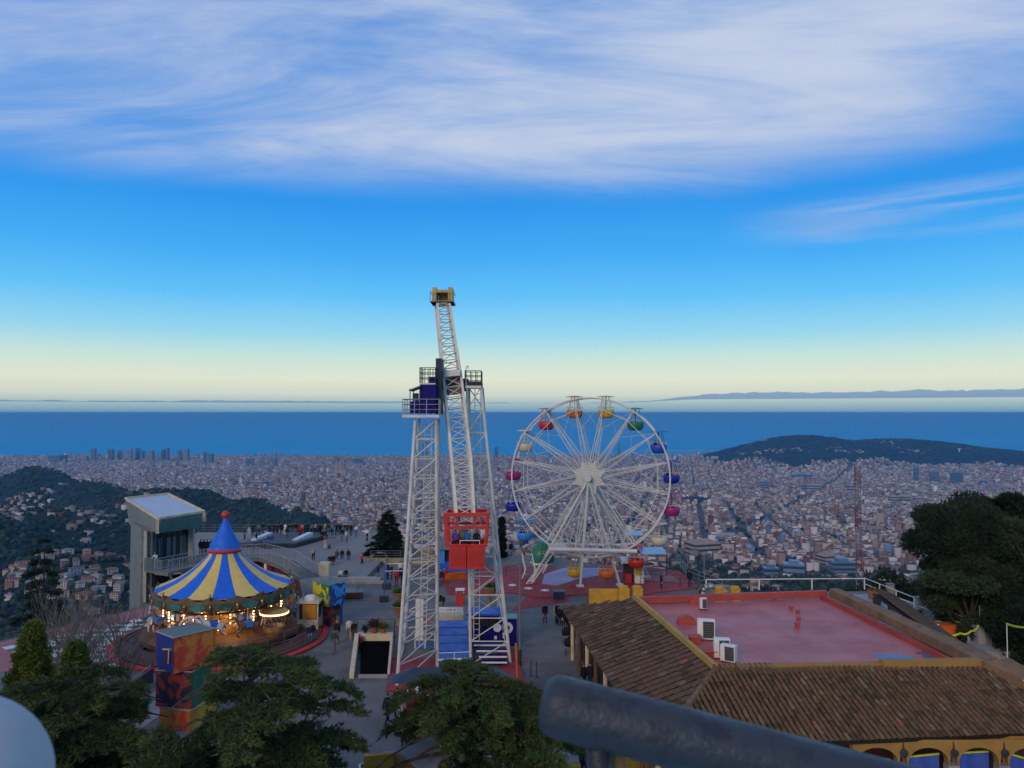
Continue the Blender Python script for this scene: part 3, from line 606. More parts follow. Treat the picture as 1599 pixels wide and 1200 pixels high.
# elevated walkway from lift tower -----------------------------------
wk = [Vector((-33.5, 71.5, 2.6)), Vector((-29.5, 79.5, 2.6)), Vector((-25.0, 81.0, 2.55)), Vector((-20.6, 77.5, 2.5)), Vector((-16.4, 70.0, 2.4))]
wk0 = wk
wi = [Vector((-31.0, 70.3, 2.6)), Vector((-28.2, 76.2, 2.6)), Vector((-25.2, 77.6, 2.55)), Vector((-22.2, 74.2, 2.5)), Vector((-18.6, 68.6, 2.4))]
wk = [a_.lerp(b_, .62) for a_, b_ in zip(wi, wk)]
o = thing('elevated_walkway', 'curved grey raised walkway with railings leading from lift tower past the carousel', 'walkway', (-24, 75, 0))
for i in range(4):
    b = MB(); b.slab([wi[i], wi[i + 1], wk[i + 1], wk[i]], .32); b.build('deck_panel', m_asph, o)
for k, (ln, nm) in enumerate(((wi, 'handrail'), (wk, 'handrail'))):
    b = MB(); b.tube([p + Vector((0, 0, 1.05)) for p in ln], .035); b.tube([p + Vector((0, 0, .12)) for p in ln], .03); b.build(nm, m_steel, o)
    for i in range(4):
        for s_ in range(4): p = ln[i].lerp(ln[i + 1], s_ / 4); b = MB(); b.bar(p, p + Vector((0, 0, 1.05)), .035); b.build('rail_post', m_steel, o)
    b = MB()
    for i in range(4):
        for s_ in range(26): p = ln[i].lerp(ln[i + 1], s_ / 26); b.sq(p + Vector((0, 0, .1)), p + Vector((0, 0, 1.03)), .018)
    b.build('picket', m_steel, o)['kind'] = 'stuff'
for x, y in ((-19.9, 70.8), (-17.6, 72.5), (-24.3, 77)):
    b = MB(); b.bar((x, y, 0), (x, y, 2.2), .17, 12); b.build('column', m_whitep, o)
b = MB(); b.slab([(-18.6, 68.5, 2.4), (-16.4, 69.9, 2.4), (-15.6, 68.4, .0), (-17.8, 67.2, .0)], .3); b.build('stair_flight', m_conc, o)
b = MB(); b.bx(-17.5, -16.6, 70.6, 71.4, 0, 3.4); b.build('newel_pillar', m_cream, o)
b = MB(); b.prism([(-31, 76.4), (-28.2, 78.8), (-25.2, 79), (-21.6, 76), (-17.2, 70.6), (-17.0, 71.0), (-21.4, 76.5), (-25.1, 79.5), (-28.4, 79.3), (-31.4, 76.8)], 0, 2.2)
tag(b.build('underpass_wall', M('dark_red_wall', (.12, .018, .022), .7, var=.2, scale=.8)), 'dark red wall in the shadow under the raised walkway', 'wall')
# ================================================================== LIFT TOWER (concrete)
D = 77.0
def A_(px, py, d=D): return at(px, py, d)
o = thing('lift_tower', 'concrete lift tower with slanted grey roof and glass balcony left of the carousel', 'building', at(235, 940, 77))
# roof quad corners
r1, r2, r3, r4 = at(196, 779, 80), at(247, 811, 73.0), at(319, 800, 77.5), at(262, 772, 84.5)
b = MB(); b.slab([r1, r2, r3, r4], .14); rf = b.build('roof', M('roof_membrane', (.42, .46, .52), .4, var=.06, scale=1.2, dirt=(.35, .38, .42), dscale=.5, damt=.4), o)
b = MB()
for p, q in ((r1, r2), (r2, r3), (r3, r4), (r4, r1)): b.sq(p + Vector((0, 0, .05)), q + Vector((0, 0, .05)), .2, .2)
b.build('roof_edge', m_cream, o)
dn = lambda p, z: Vector((p.x, p.y, z))
zb = at(247, 833, 73).z
m_pl = M('tower_concrete', (.17, .185, .18), .8, var=.14, scale=.5, bump=.2, bscale=8, dirt=(.09, .10, .098), dscale=.5, damt=.8)
b = MB(); # upper left wing (slanted wall face)
b.add([r1 - Vector((0, 0, .1)), r2 - Vector((0, 0, .1)), dn(r2, zb), dn(r1, zb - .2) + Vector((.45, 0, 0)), r4 - Vector((0, 0, .1)), r3 - Vector((0, 0, .1)), dn(r3, zb + .2), dn(r4, zb + .2)],
      [(0, 3, 2, 1), (1, 2, 6, 5), (5, 6, 7, 4), (4, 7, 3, 0), (3, 7, 6, 2), (0, 1, 5, 4)]); b.build('upper_volume', m_pl, o)
g1, g2 = at(250, 815, 72.85), at(314, 805.5, 76.9)
b = MB(); g1b, g2b = dn(g1, at(250, 832, 72.85).z), dn(g2, at(314, 824, 76.9).z); nrm = Vector((.5, -.86, 0)) * .12
b.add([g1 + nrm, g2 + nrm, g2b + nrm, g1b + nrm, g1, g2, g2b, g1b], [(0, 3, 2, 1), (0, 1, 5, 4), (3, 7, 6, 2), (0, 4, 7, 3), (1, 2, 6, 5)]); b.build('green_fascia', M('green_glass_fascia', (.04, .12, .11), .3, var=.1, scale=.5, spec=.6), o)
for p in (r2, r3): b = MB(); b.sq(dn(p, p.z - .05) + nrm, dn(p, zb + (0 if p is r2 else .45)) + nrm, .3, .3); b.build('corner_post', m_kerb, o)
# shaft
s1, s2, s3, s4 = at(204, 840, 79.5), at(221, 838, 74.4), at(226, 838, 74.6), at(222, 838, 82)
b = MB(); b.prism([V2(s1), V2(s2), (s2.x + .9, s2.y + .3), (s1.x + 3.6, s1.y + 2.4)], -5, zb + .2); b.build('shaft', m_pl, o)
b = MB(); b.sq(dn(s2, -1) + Vector((.45, -.05, 0)), dn(s2, zb) + Vector((.45, -.05, 0)), .3, .3); b.build('shaft_edge', m_kerb, o)
# glazed room
q1 = Vector((s2.x + .6, s2.y + 1.4, 0)); q2 = Vector((at(290, 838, 78).x, 78.6, 0)); dirn = (q2 - q1)
b = MB(); b.prism([V2(q1), V2(q2), (q2.x - 1.5, q2.y + 3.5), (q1.x - 1, q1.y + 4)], -2, zb + .3); b.build('glazed_core', m_glass, o)
pn = Vector((dirn.y, -dirn.x, 0)).normalized() * .05
for k in range(7):
    p = q1.lerp(q2, k / 6) + pn; b = MB(); b.sq(dn(p, 0), dn(p, zb + .1), .1, .1); b.build('mullion', m_dk, o)
for z in (zb - .9, at(290, 871, 78).z - .1, 2.6 - .4):
    b = MB(); b.sq(dn(q1 + pn, z), dn(q2 + pn, z), .14, .1); b.build('transom', m_dk, o)
m_pane = M('pale_reflecting_pane', (.10, .17, .18), .12, spec=.8, var=.25, scale=.4)
for k, (a0, w) in enumerate(((.1, .1), (.34, .12), (.52, .1), (.74, .2))):
    p = q1.lerp(q2, a0) + pn * 1.4; q = q1.lerp(q2, a0 + w) + pn * 1.4; z0, z1 = at(290, 868, 78).z, zb - 1.0
    b = MB(); b.sq(dn(p.lerp(q, .5), z0), dn(p.lerp(q, .5), z1), .04, (q - p).length) if False else b.box(dn(p.lerp(q, .5), (z0 + z1) / 2), ((q - p).length, .04, z1 - z0), math.atan2(dirn.y, dirn.x)); b.build('window_pane', m_pane, o)
b = MB(); cp_ = q2 + Vector((.4, -.2, 0)); b.sq(dn(cp_, 1.5), dn(cp_, zb + .2), .4, .5); b.build('right_pier', m_kerb, o)
# balcony
zbal = at(290, 886, 75.5).z
bal = [Vector((s2.x + .4, s2.y - .2, zbal)), at(253, 889, 72.6), at(330, 880, 77), Vector((q2.x + 2.5, q2.y + .6, zbal)), Vector((q1.x, q1.y, zbal))]
bal = [dn(p, zbal) for p in bal]
b = MB(); b.prism([V2(p) for p in bal], zbal - .16, zbal); b.build('balcony_slab', m_grey, o)
b = MB()
for p, q in ((bal[0], bal[1]), (bal[1], bal[2])): b.slab([p + Vector((0, 0, .02)), q + Vector((0, 0, .02)), q + Vector((0, .03, 1.15)), p + Vector((0, .03, 1.15))], .03)
mg = M('balcony_glass', (.12, .2, .2), .1, spec=.8, alpha=.45); b.build('balustrade_glass', mg, o)
for p, q in ((bal[0], bal[1]), (bal[1], bal[2])):
    b = MB(); b.bar(p + Vector((0, 0, 1.17)), q + Vector((0, 0, 1.17)), .03); b.build('handrail', m_steel, o)
    for k in range(4): s_ = p.lerp(q, k / 3); b = MB(); b.bar(s_, s_ + Vector((0, 0, 1.15)), .025); b.build('rail_post', m_steel, o)
# ================================================================== MURAL CUBE TOWER
def mural(name, c1, c2, kind, sc=.6, rough=.6):
    m = bpy.data.materials.new(name); m.use_nodes = True; t = NT(m.node_tree); b = t.n['Principled BSDF']; c = t.new('ShaderNodeTexCoord').outputs['Object']
    f = t.step(t.noise(c, sc, 6, .6, 1.2), .42, .6) if kind == 'splash' else t.step(t.noise(c, sc, 3, .5, 2.0), .48, .5)
    g = t.step(t.noise(c, sc * 6, 5, .7), .62, .7, 0, .7)
    t.put(b.inputs['Base Color'], t.mix(g, t.mix(f, (*c1, 1), (*c2, 1)), (.5, .3, .1, 1))); b.inputs['Roughness'].default_value = rough; return m
m_fire = mural('orange_red_mural', (.55, .2, .03), (.5, .045, .02), 'splash', .9); m_bluem = mural('blue_mural', (.01, .02, .2), (.02, .015, .12), 'splash', .5)
m_cubetop = mural('weathered_cube_top', (.09, .14, .14), (.14, .12, .07), 'splash', .8); m_darkm = mural('dark_mural', (.015, .015, .03), (.25, .03, .03), 'blob', .9)
m_yelm = mural('yellow_mural', (.6, .4, .03), (.55, .2, .03), 'splash', .5); m_splash = mural('blue_green_mural', (.02, .13, .5), (.02, .2, .1), 'blob', .8)
o = thing('mural_tower', 'tall stack of painted mural cubes behind the cedars in front of the carousel', 'sculpture', (-16.8, 43, 0))
def cube(cx, cy, z0, z1, wa, wb, mats, yaw=R(-33)):
    h = z1 - z0; cor = [Vector((cx, cy, 0)) + Matrix.Rotation(yaw, 3, 'Z') @ Vector((x * wa / 2, y * wb / 2, 0)) for x, y in ((-1, -1), (1, -1), (1, 1), (-1, 1))]
    cb = bpy.data.objects.new('cube_block', None); COL.objects.link(cb); cb.parent = o; cb.location = Vector((cx, cy, z0)) - o.location
    nm = ['painted_panel'] * 4
    for k in range(4):
        p, q = cor[k], cor[(k + 1) % 4]; b = MB(); n_ = Vector((q.y - p.y, p.x - q.x, 0)).normalized() * .04
        b.add([dn(p, z0), dn(q, z0), dn(q, z1), dn(p, z1), dn(p, z0) - n_, dn(q, z0) - n_, dn(q, z1) - n_, dn(p, z1) - n_], [(0, 1, 2, 3), (5, 4, 7, 6), (0, 4, 5, 1), (3, 2, 6, 7), (0, 3, 7, 4), (1, 5, 6, 2)]); b.build(nm[k], mats[k], cb)
    b = MB(); b.slab([dn(p, z1 + .012) for p in cor], .05); b.build('top_panel', mats[4], cb)
    b = MB(); [b.sq(dn(cor[k], z1 + .02), dn(cor[(k + 1) % 4], z1 + .02), .07, .06) for k in range(4)]; b.build('edge_trim', m_conc, cb)
    return cor
zt1 = at(263, 997, 41.7).z; zt2 = at(263, 1053, 41.7).z; zt3 = at(263, 1112, 41.7).z
cA = cube(-18.05, 43.2, zt2, zt1, 2.3, 2.0, [m_fire, m_fire, m_fire, m_bluem, m_cubetop], R(50))
cube(-18.1, 43.3, zt3, zt2 - .06, 2.0, 2.1, [m_green, m_splash, m_darkm, m_darkm, m_darkm], R(82))
cube(-17.8, 43.2, 0, zt3 - .06, 2.1, 2.0, [m_yelm, m_green, m_yelm, m_fire, m_yelm], R(72))
# yellow 7 on the blue face (face 3: cor[3]->cor[0])
p, q = cA[3], cA[0]; n_ = Vector((q.y - p.y, p.x - q.x, 0)).normalized() * .03; ux = (q - p).normalized()
def on_face(u, z): return dn(p, 0) + ux * u + n_ + Vector((0, 0, z))
L_ = (q - p).length; zc = (zt1 + zt2) / 2 - .1; b = MB()
for (u0, z0_), (u1, z1_) in (((.8, .3), (1.5, .42)), ((1.45, .45), (1.38, -.35))): b.sq(on_face(L_ * .1 + u0, zc + z0_), on_face(L_ * .1 + u1, zc + z1_), .03, .2) if False else b.sq(on_face(L_ * .1 + u0, zc + z0_), on_face(L_ * .1 + u1, zc + z1_), .2, .05)
b.build('painted_seven', m_yel, o)
# ================================================================== CAROUSEL
cc = Vector((-22.1, 60.0, 0)); o = thing('carousel', 'antique carousel with blue and yellow striped canopy, red ball top and glowing bulbs', 'carousel', cc)
b = MB(); b.lathe([(5.9, .35), (5.9, .62), (.1, .62)], cc, 48); b.build('platform', m_wood, o)
b = MB(); b.lathe([(7.5, 0), (7.35, .18), (7.2, .2), (5.6, .34), (5.6, .1)], cc + Vector((.35, -1.2, 0)), 64); dk = b.build('surrounding_deck', M('dark_plank_deck', (.085, .03, .03), .55, var=.3, scale=1.5, dirt=(.04, .02, .02)), o)
b = MB(); b.lathe([(7.75, 0), (7.75, .16), (7.5, .22), (7.3, .2)], cc + Vector((.35, -1.2, 0)), 64); b.build('red_rim', m_redb, o)
for r_ in (6.1, 6.6, 7.1):
    b = MB(); b.lathe([(r_, .24), (r_ + .06, .34), (r_ + .12, .24)], cc + Vector((.35, -1.2, 0)), 64); b.build('deck_ring', m_wood, o)
prof = [(4.95, 3.84), (4.35, 4.03), (3.5, 4.38), (2.65, 4.88), (1.88, 5.48), (1.33, 6.02), (1.08, 6.45)]
NG = 18
for k in range(NG):
    a0, a1 = 2 * math.pi * k / NG, 2 * math.pi * (k + 1) / NG; b = MB(); pr = [(r_ * 1.0, z) for r_, z in prof]
    sub = 3; vs_ = []
    for r_, z in pr:
        for s_ in range(sub + 1):
            t = s_ / sub; sag = .05 * math.sin(math.pi * t) * (r_ / 5) - (.10 * math.sin(math.pi * t) if r_ == pr[0][0] else 0)
            vs_.append(cc + Vector((r_ * math.cos(a0 + (a1 - a0) * t), r_ * math.sin(a0 + (a1 - a0) * t), z + sag)))
    w_ = sub + 1; b.add(vs_, [(j * w_ + i, j * w_ + i + 1, (j + 1) * w_ + i + 1, (j + 1) * w_ + i) for j in range(len(pr) - 1) for i in range(sub)])
    b.build('canopy_panel', m_yel if k % 2 else m_royal, o, smooth=True)
b = MB(); b.lathe([(1.22, 6.35), (1.3, 6.5), (1.2, 6.62), (1.08, 6.6)], cc, 32); b.build('collar_ring', m_redp, o)
b = MB(); b.lathe([(1.2, 6.6), (1.05, 6.95), (.7, 7.6), (.4, 8.2), (.12, 8.9), (.08, 9.0)], cc, 24); sp_ = b.build('spire_cone', m_royal, o, smooth=True)
b = MB()
for k in range(20): a = 2 * math.pi * k / 20; b.ball(cc + Vector((1.08 * math.cos(a), 1.08 * math.sin(a), 6.93)), .06, 4)
b.build('star_studs', m_teal, sp_)
b = MB(); b.ball(cc + Vector((0, 0, 9.15)), .3, 12); b.build('finial_ball', m_redp, o, smooth=True)
m_cor = M('painted_cornice', (.13, .075, .035), .55, var=.35, scale=2.5, dirt=(.05, .09, .05), dscale=2.5, damt=.7); m_land = mural('landscape_panel', (.03, .2, .2), (.02, .07, .04), 'splash', 1.5)
NC = 18
for k in range(NC):
    a0, a1 = 2 * math.pi * k / NC, 2 * math.pi * (k + 1) / NC; b = MB(); w_ = 9; rows = []
    for r_, f_ in ((4.85, lambda t: 2.8 + .16 * math.sin(math.pi * t) + .05 * math.sin(math.pi * 6 * t)), (5.1, lambda t: 3.02), (5.15, lambda t: 3.5), (5.1, lambda t: 3.82 + .14 * math.cos(2 * math.pi * t) + .04 * math.cos(8 * math.pi * t)), (5.0, lambda t: 3.82 + .14 * math.cos(2 * math.pi * t))):
        rows += [cc + Vector((r_ * math.cos(a0 + (a1 - a0) * i / 8), r_ * math.sin(a0 + (a1 - a0) * i / 8), f_(i / 8))) for i in range(9)]
    b.add(rows, [(j * 9 + i, j * 9 + i + 1, (j + 1) * 9 + i + 1, (j + 1) * 9 + i) for j in range(4) for i in range(8)])
    cp_ = b.build('cornice_panel', m_cor, o); am = (a0 + a1) / 2; b = MB()
    el = []
    for i in range(14):
        t = 2 * math.pi * i / 14; aa = am + .115 * math.cos(t) * (1.15 if abs(math.cos(t)) < .9 else 1); el.append(cc + Vector((5.17 * math.cos(aa), 5.17 * math.sin(aa), 3.28 + .235 * math.sin(t))))
    b.add(el, [tuple(range(14))]); b.build('painted_scene', m_land, cp_)
    b = MB(); b.ball(cc + Vector((5.2 * math.cos(a0), 5.2 * math.sin(a0), 3.28)), .09, 5, 2.4); b.build('carved_boss', m_gold, cp_)
    if k % 2: continue
    b = MB(); b.tube([cc + Vector((5.12 * math.cos(a0), 5.12 * math.sin(a0), 3.85)), cc + Vector((5.32 * math.cos(a0), 5.32 * math.sin(a0), 4.05)), cc + Vector((5.24 * math.cos(a0), 5.24 * math.sin(a0), 4.28))], lambda t: .1 - .07 * t, 5); b.build('crest_scroll', m_cor, cp_)
m_drum = M('mirrored_drum', (.30, .17, .06), .4, var=.4, scale=2, dirt=(.05, .03, .015), dscale=1.5, spec=.6)
b = MB(); b.lathe([(2.1, .62), (2.1, 1.7), (2.3, 1.8), (2.3, 2.0), (2.0, 2.1), (2.0, 3.6)], cc, 12); b.build('centre_drum', m_drum, o)
b = MB()
for k in range(44): a = 2 * math.pi * k / 44; p = cc + Vector((4.15 * math.cos(a), 4.15 * math.sin(a), 0)); b.bar(p + Vector((0, 0, 1.95)), p + Vector((0, 0, 2.55)), .035, 5)
b.build('baluster', m_wood, o)['kind'] = 'stuff'
b = MB(); b.lathe([(4.1, 1.86), (4.2, 1.86), (4.2, 1.96), (4.1, 1.96), (4.1, 1.86)], cc, 44); b.lathe([(4.1, 2.54), (4.22, 2.54), (4.22, 2.66), (4.1, 2.66), (4.1, 2.54)], cc, 44); b.build('gallery_rail', m_wood, o)
b = MB(); b.lathe([(4.84, 2.95), (2.0, 3.1)], cc, 32); b.build('ceiling_boards', m_wood, o)
for k in range(16):
    a = 2 * math.pi * k / 16 + .06; p = cc + Vector((4.28 * math.cos(a), 4.28 * math.sin(a), 0)); b = MB()
    for z in (1.9, 2.1, 2.3, 2.5): b.ball(p + Vector((0, 0, z)), .05, 4)
    b.build('bulb_string', m_bulb, o)['kind'] = 'stuff'
for k in range(9):
    a = 2 * math.pi * k / 9; p = cc + Vector((2.2 * math.cos(a), 2.2 * math.sin(a), 0)); b = MB()
    b.sq(p + Vector((0, 0, .9)), p + Vector((0, 0, 1.65)), .06)
    for i in range(6): b.ball(p + Vector((.18 * math.cos(i), .1, 2.0 + .1 * i)), .04, 4)
    b.build('mirror_light', m_bulb2, o)
# carved twin scrolls (the chariot front with two arcs)
for sgn in (-1, 1):
    b = MB(); p0 = cc + Vector((-.4 + sgn * .55, -5.0, .65)); pts = [p0 + Vector((sgn * (.9 * math.cos(t) - .55), 0, 1.0 + 1.0 * math.sin(t))) for t in np.linspace(-1.5, 2.4, 12)]
    b.tube(pts, lambda t: .2 - .1 * t, 7); b.build('chariot_scroll', m_orange if 1 else m_gold, o)
    b = MB(); b.tube([q + Vector((-sgn * .02, -.16, 0)) for q in pts[3:10]], .1, 5); b.build('scroll_inlay', m_whitep, o)
# horses
def skin_mesh(verts, edges, root=0, sub=1, name='body'):
    me = bpy.data.meshes.new(name); me.from_pydata([v[:3] for v in verts], edges, []); ob = bpy.data.objects.new(name, me); COL.objects.link(ob)
    md = ob.modifiers.new('s', 'SKIN'); md.use_smooth_shade = True
    for i, v in enumerate(verts):
        r_ = v[3]; me.skin_vertices[0].data[i].radius = (r_ if not isinstance(r_, tuple) else r_[0], r_ if not isinstance(r_, tuple) else r_[1]); me.skin_vertices[0].data[i].use_root = (i == root)
    if sub: s_ = ob.modifiers.new('u', 'SUBSURF'); s_.levels = sub; s_.render_levels = sub
    dg = bpy.context.evaluated_depsgraph_get(); out = bpy.data.meshes.new_from_object(ob.evaluated_get(dg)); bpy.data.objects.remove(ob); out.name = name; return out
hv = [(0, 0, 1.0, .2), (.35, 0, 1.02, .2), (-.38, 0, 1.02, .2), (.6, 0, 1.3, .12), (.78, 0, 1.55, .08), (.98, 0, 1.5, .075), (1.1, 0, 1.42, .05),
      (.42, .12, .78, .08), (.7, .14, .62, .05), (.62, .14, .36, .035), (.42, -.12, .78, .08), (.62, -.14, .5, .05), (.42, -.14, .3, .035),
      (-.42, .13, .8, .11), (-.5, .14, .55, .055), (-.78, .14, .38, .035), (-.42, -.13, .8, .11), (-.42, -.14, .52, .055), (-.7, -.14, .28, .035), (-.6, 0, 1.05, .06), (-.78, 0, .75, .05)]
he = [(0, 1), (0, 2), (1, 3), (3, 4), (4, 5), (5, 6), (1, 7), (7, 8), (8, 9), (1, 10), (10, 11), (11, 12), (2, 13), (13, 14), (14, 15), (2, 16), (16, 17), (17, 18), (2, 19), (19, 20)]
horse_me = skin_mesh(hv, he, 0, 1, 'horse_body')
m_horse = M('painted_horse_white', (.5, .5, .48), .35, var=.15, scale=4, spec=.6)
m_horse2 = M('painted_horse_brown', (.16, .07, .03), .35, var=.15, scale=4, spec=.6)
hl = 0
for ring, (rr, cnt) in enumerate(((5.1, 14), (3.9, 11))):
    for k in range(cnt):
        a = 2 * math.pi * k / cnt + ring * .3; p = cc + Vector((rr * math.cos(a), rr * math.sin(a), .62 + .28 * (k % 2)))
        if ring == 0 and (abs((a + math.pi / 2 + .08 + math.pi) % (2 * math.pi) - math.pi) < .3 or abs((a - 5.75 + math.pi) % (2 * math.pi) - math.pi) < .22): continue
        me = horse_me.copy(); me.materials.append(m_horse if (k + ring) % 3 else m_horse2)
        h = obj('carousel_horse', me, o); h.location = p - cc; h.rotation_euler = (0, 0, a - math.pi / 2); h.scale = (1.2, 1.2, 1.2)
        b = MB(); b.box((-.02, 0, 1.17), (.42, .38, .1)); b.box((-.02, .2, 1.02), (.36, .03, .26)); b.box((-.02, -.2, 1.02), (.36, .03, .26)); s_ = b.build('saddle', [m_skyb, m_redp, m_royal][k % 3]); s_.parent = h
        b = MB(); b.bar((0, 0, .05), (0, 0, 2.35), .028); s_ = b.build('brass_pole', m_gold); s_.parent = h
# small gondola car with round canopy
p = cc + Vector((4.55, -2.3, .62)); g = MB(); g.lathe([(.55, 0), (.75, .35), (.8, .7), (.72, .72), (.5, .1), (.1, .1)], p, 16); gc = g.build('tub_car', m_drum, o)
g = MB(); g.lathe([(1.0, 1.62), (1.02, 1.75), (.7, 1.95), (.1, 2.1)], p, 20); g.build('tub_roof', m_gold, gc); g = MB(); g.lathe([(1.04, 1.6), (1.06, 1.66), (1.04, 1.72)], p, 24); g.build('roof_lights', m_bulb2, gc)
for k in range(6): a = k * math.pi / 3; g = MB(); g.bar(p + Vector((.75 * math.cos(a), .75 * math.sin(a), .7)), p + Vector((.85 * math.cos(a), .85 * math.sin(a), 1.62)), .03); g.build('tub_pole', m_gold, gc)
# outer deck rail
for r_, z0_ in ((6.35, .35), (7.0, .25)):
    arc = [cc + Vector((.35, -1.2, 0)) * (r_ > 6.5) + Vector((r_ * math.cos(t), r_ * math.sin(t), z0_)) for t in np.linspace(-1.9, .3, 20)]
    b = MB(); b.tube([p + Vector((0, 0, .75)) for p in arc], .022); b.build('deck_rail', m_grey, o)
    [MB().bar(p, p + Vector((0, 0, .75)), .018).build('deck_rail_post', m_grey, o) for p in arc[::2]]
ll = bpy.data.lights.new('carousel_bulb_glow', 'POINT'); ll.energy = 190; ll.color = (1, .58, .25); ll.shadow_soft_size = .6; lo = bpy.data.objects.new('carousel_bulb_glow', ll); COL.objects.link(lo); lo.location = cc + Vector((1.8, -3.0, 2.2))
ll2 = lo.copy(); COL.objects.link(ll2); ll2.location = cc + Vector((-2.4, -2.6, 2.2))
# ticket booth
c = gp(480, 988); o = thing('ticket_booth', 'cream ticket booth with orange window beside the carousel', 'booth', c)
x, y = c.x, c.y + .8
for sx in (-1, 1):
    for sy in (-1, 1): b = MB(); b.sq((x + sx * .75, y + sy * .7, 0), (x + sx * .75, y + sy * .7, 2.75), .1); b.build('corner_post', m_cream, o)
b = MB(); b.bx(x - .72, x + .72, y - .66, y + .66, 0, .95); b.build('booth_base', m_cream, o)
b = MB(); b.bx(x - .68, x + .68, y - .6, y + .6, .95, 2.15); b.build('booth_room', m_glass, o)
b = MB(); b.bx(x - .45, x + .6, y - .66, y - .61, 1.0, 2.1); b.build('orange_window', M('orange_window', (.5, .22, .03), .4), o)
b = MB(); b.bx(x - .9, x + .9, y - .85, y + .85, 2.2, 2.34); b.build('booth_roof', m_cream, o)
b = MB(); b.lathe([(.5, 2.34), (.46, 2.55), (.3, 2.68), (.05, 2.7)], (x, y, 0), 16); b.build('roof_unit', m_whitep, o)
# graffiti boxes
def boxthing(name, label, cat, px, py, w, d, h, mats, z0=0.0, yaw=0, group=None, names=None):
    p = gp(px, py, z0) + Vector((0, d / 2, 0)); o = thing(name, label, cat, p, group); Rm = Matrix.Rotation(yaw, 3, 'Z')
    f = [((0, -d / 2, h / 2), (w, .05, h)), ((w / 2, 0, h / 2), (.05, d - .06, h)), ((0, d / 2, h / 2), (w, .05, h)), ((-w / 2, 0, h / 2), (.05, d - .06, h)), ((0, 0, h - .02), (w - .06, d - .06, .05))]
    for i, (c_, s_) in enumerate(f):
        b = MB(); b.box(p + Rm @ Vector(c_), s_, yaw); b.build((names or ['front_panel', 'side_panel', 'back_panel', 'side_panel', 'top_panel'])[i], mats[i], o)
    return o
boxthing('painted_crate', 'dark purple graffiti box right of the ticket booth', 'box', 512, 978, 1.75, 1.5, 1.75, [m_darkm, m_bluem, m_bluem, m_bluem, m_dk], 0, R(5))
m_cy = mural('cyan_graffiti', (.03, .3, .65), (.02, .05, .2), 'blob', 1.4); m_yg = mural('yellow_green_graffiti', (.5, .42, .02), (.03, .16, .05), 'blob', .8)
boxthing('painted_crate', 'yellow and bright blue graffiti box stacked on the purple one', 'box', 510, 946, 2.0, 1.6, 1.7, [m_yg, m_cy, m_cy, m_yg, m_cubetop], 1.78, R(-38))
b = MB(); b.prism([V2(gp(*p)) for p in ((430, 948), (505, 940), (512, 962), (500, 985), (465, 992), (440, 975))], .004, .03); struct(b.build('red_paving', m_red))
# green marker post
c = gp(527, 1004); o = thing('marker_post', 'slim yellow and green post with star at the carousel deck edge', 'post', c); b = MB(); b.bar(c, c + Vector((0, 0, 1.9)), .07, 8); b.build('post', m_ycab, o)
b = MB(); b.bar(c + Vector((0, 0, 1.1)), c + Vector((0, 0, 1.95)), .09, 8); b.build('post_sleeve', m_green, o)
# dark planter bench
c = gp(547, 937); o = thing('bench', 'dark brown box bench with a grey seat in the middle of the plaza', 'bench', c)
b = MB(); b.box(c + Vector((0, .9, .35)), (1.9, 1.6, .5), R(8)); b.build('bench_box', M('dark_maroon_wood', (.05, .02, .02), .6, var=.2), o); b = MB(); b.box(c + Vector((0, .9, .64)), (2.0, 1.7, .08), R(8)); b.build('seat', m_grey, o)
b = MB(); b.box(c + Vector((0, .95, .06)), (1.5, 1.2, .13), R(8)); b.build('plinth', m_dk, o); b = MB(); b.box(c + Vector((.45, 1.2, .95)), (.08, .9, .55), R(8)); b.build('backrest', m_grey, o)
# two weighted poles with crossbar
for px, py, lb, hh_ in ((599, 941, 'pole on a black block base, nearer of two left of the lattice tower', 3.4), (603, 921, 'pole on a black block base, farther of two left of the lattice tower', 3.0)):
    c = gp(px, py); o = thing('pole_stand', lb, 'pole', c, 'poles on weighted blocks'); b = MB(); b.box(c + Vector((0, .3, .28)), (.75, .6, .55)); b.build('weight_block', m_dk, o)
    b = MB(); b.bar(c + Vector((0, .3, .5)), c + Vector((0, .3, hh_)), .04, 8); b.build('pole', m_blue, o); b = MB(); b.bar(c + Vector((0, .3, hh_ * .8)), c + Vector((1.9, .5, hh_ * .8)), .03, 8); b.build('crossbar', m_whitep, o)
# ================================================================== STAIRWELL ENTRANCE
c0, c1 = gp(549, 1060), gp(607, 1056); bk0, bk1 = gp(557, 1012), gp(612, 1012)
o = thing('stair_entrance', 'cream edged stairwell opening leading underground with planters on top', 'stairwell', c0)
b = MB(); b.prism([V2(bk0), V2(bk1), (bk1.x, bk1.y + .5), (bk0.x, bk0.y + .5)], .0, 1.0); b.build('lintel_wall', m_cream, o)
dk_ = M('stairwell_shade', (.006, .006, .007), .95, spec=0.0); b = MB(); b.slab([c0 + Vector((.5, .3, .012)), c1 + Vector((-.1, .3, .012)), bk1 + Vector((-.15, -.02, .5)), bk0 + Vector((.3, -.02, .5))], .01)
b.build('stairwell_shade_sheet', dk_, o)  # near-black sheet stands in for the shade down the stairwell
for p, q, w in ((c0, bk0, .3), (c1, bk1, .16)):
    b = MB(); b.add([p + Vector((-w / 2, 0, 0)), p + Vector((w / 2, 0, 0)), q + Vector((w / 2, 0, 0)), q + Vector((-w / 2, 0, 0)), p + Vector((-w / 2, 0, .35)), p + Vector((w / 2, 0, .35)), q + Vector((w / 2, 0, 1.05)), q + Vector((-w / 2, 0, 1.05))], [(3, 2, 1, 0), (4, 5, 6, 7), (0, 1, 5, 4), (1, 2, 6, 5), (2, 3, 7, 6), (3, 0, 4, 7)]); b.build('side_wall', m_cream, o)
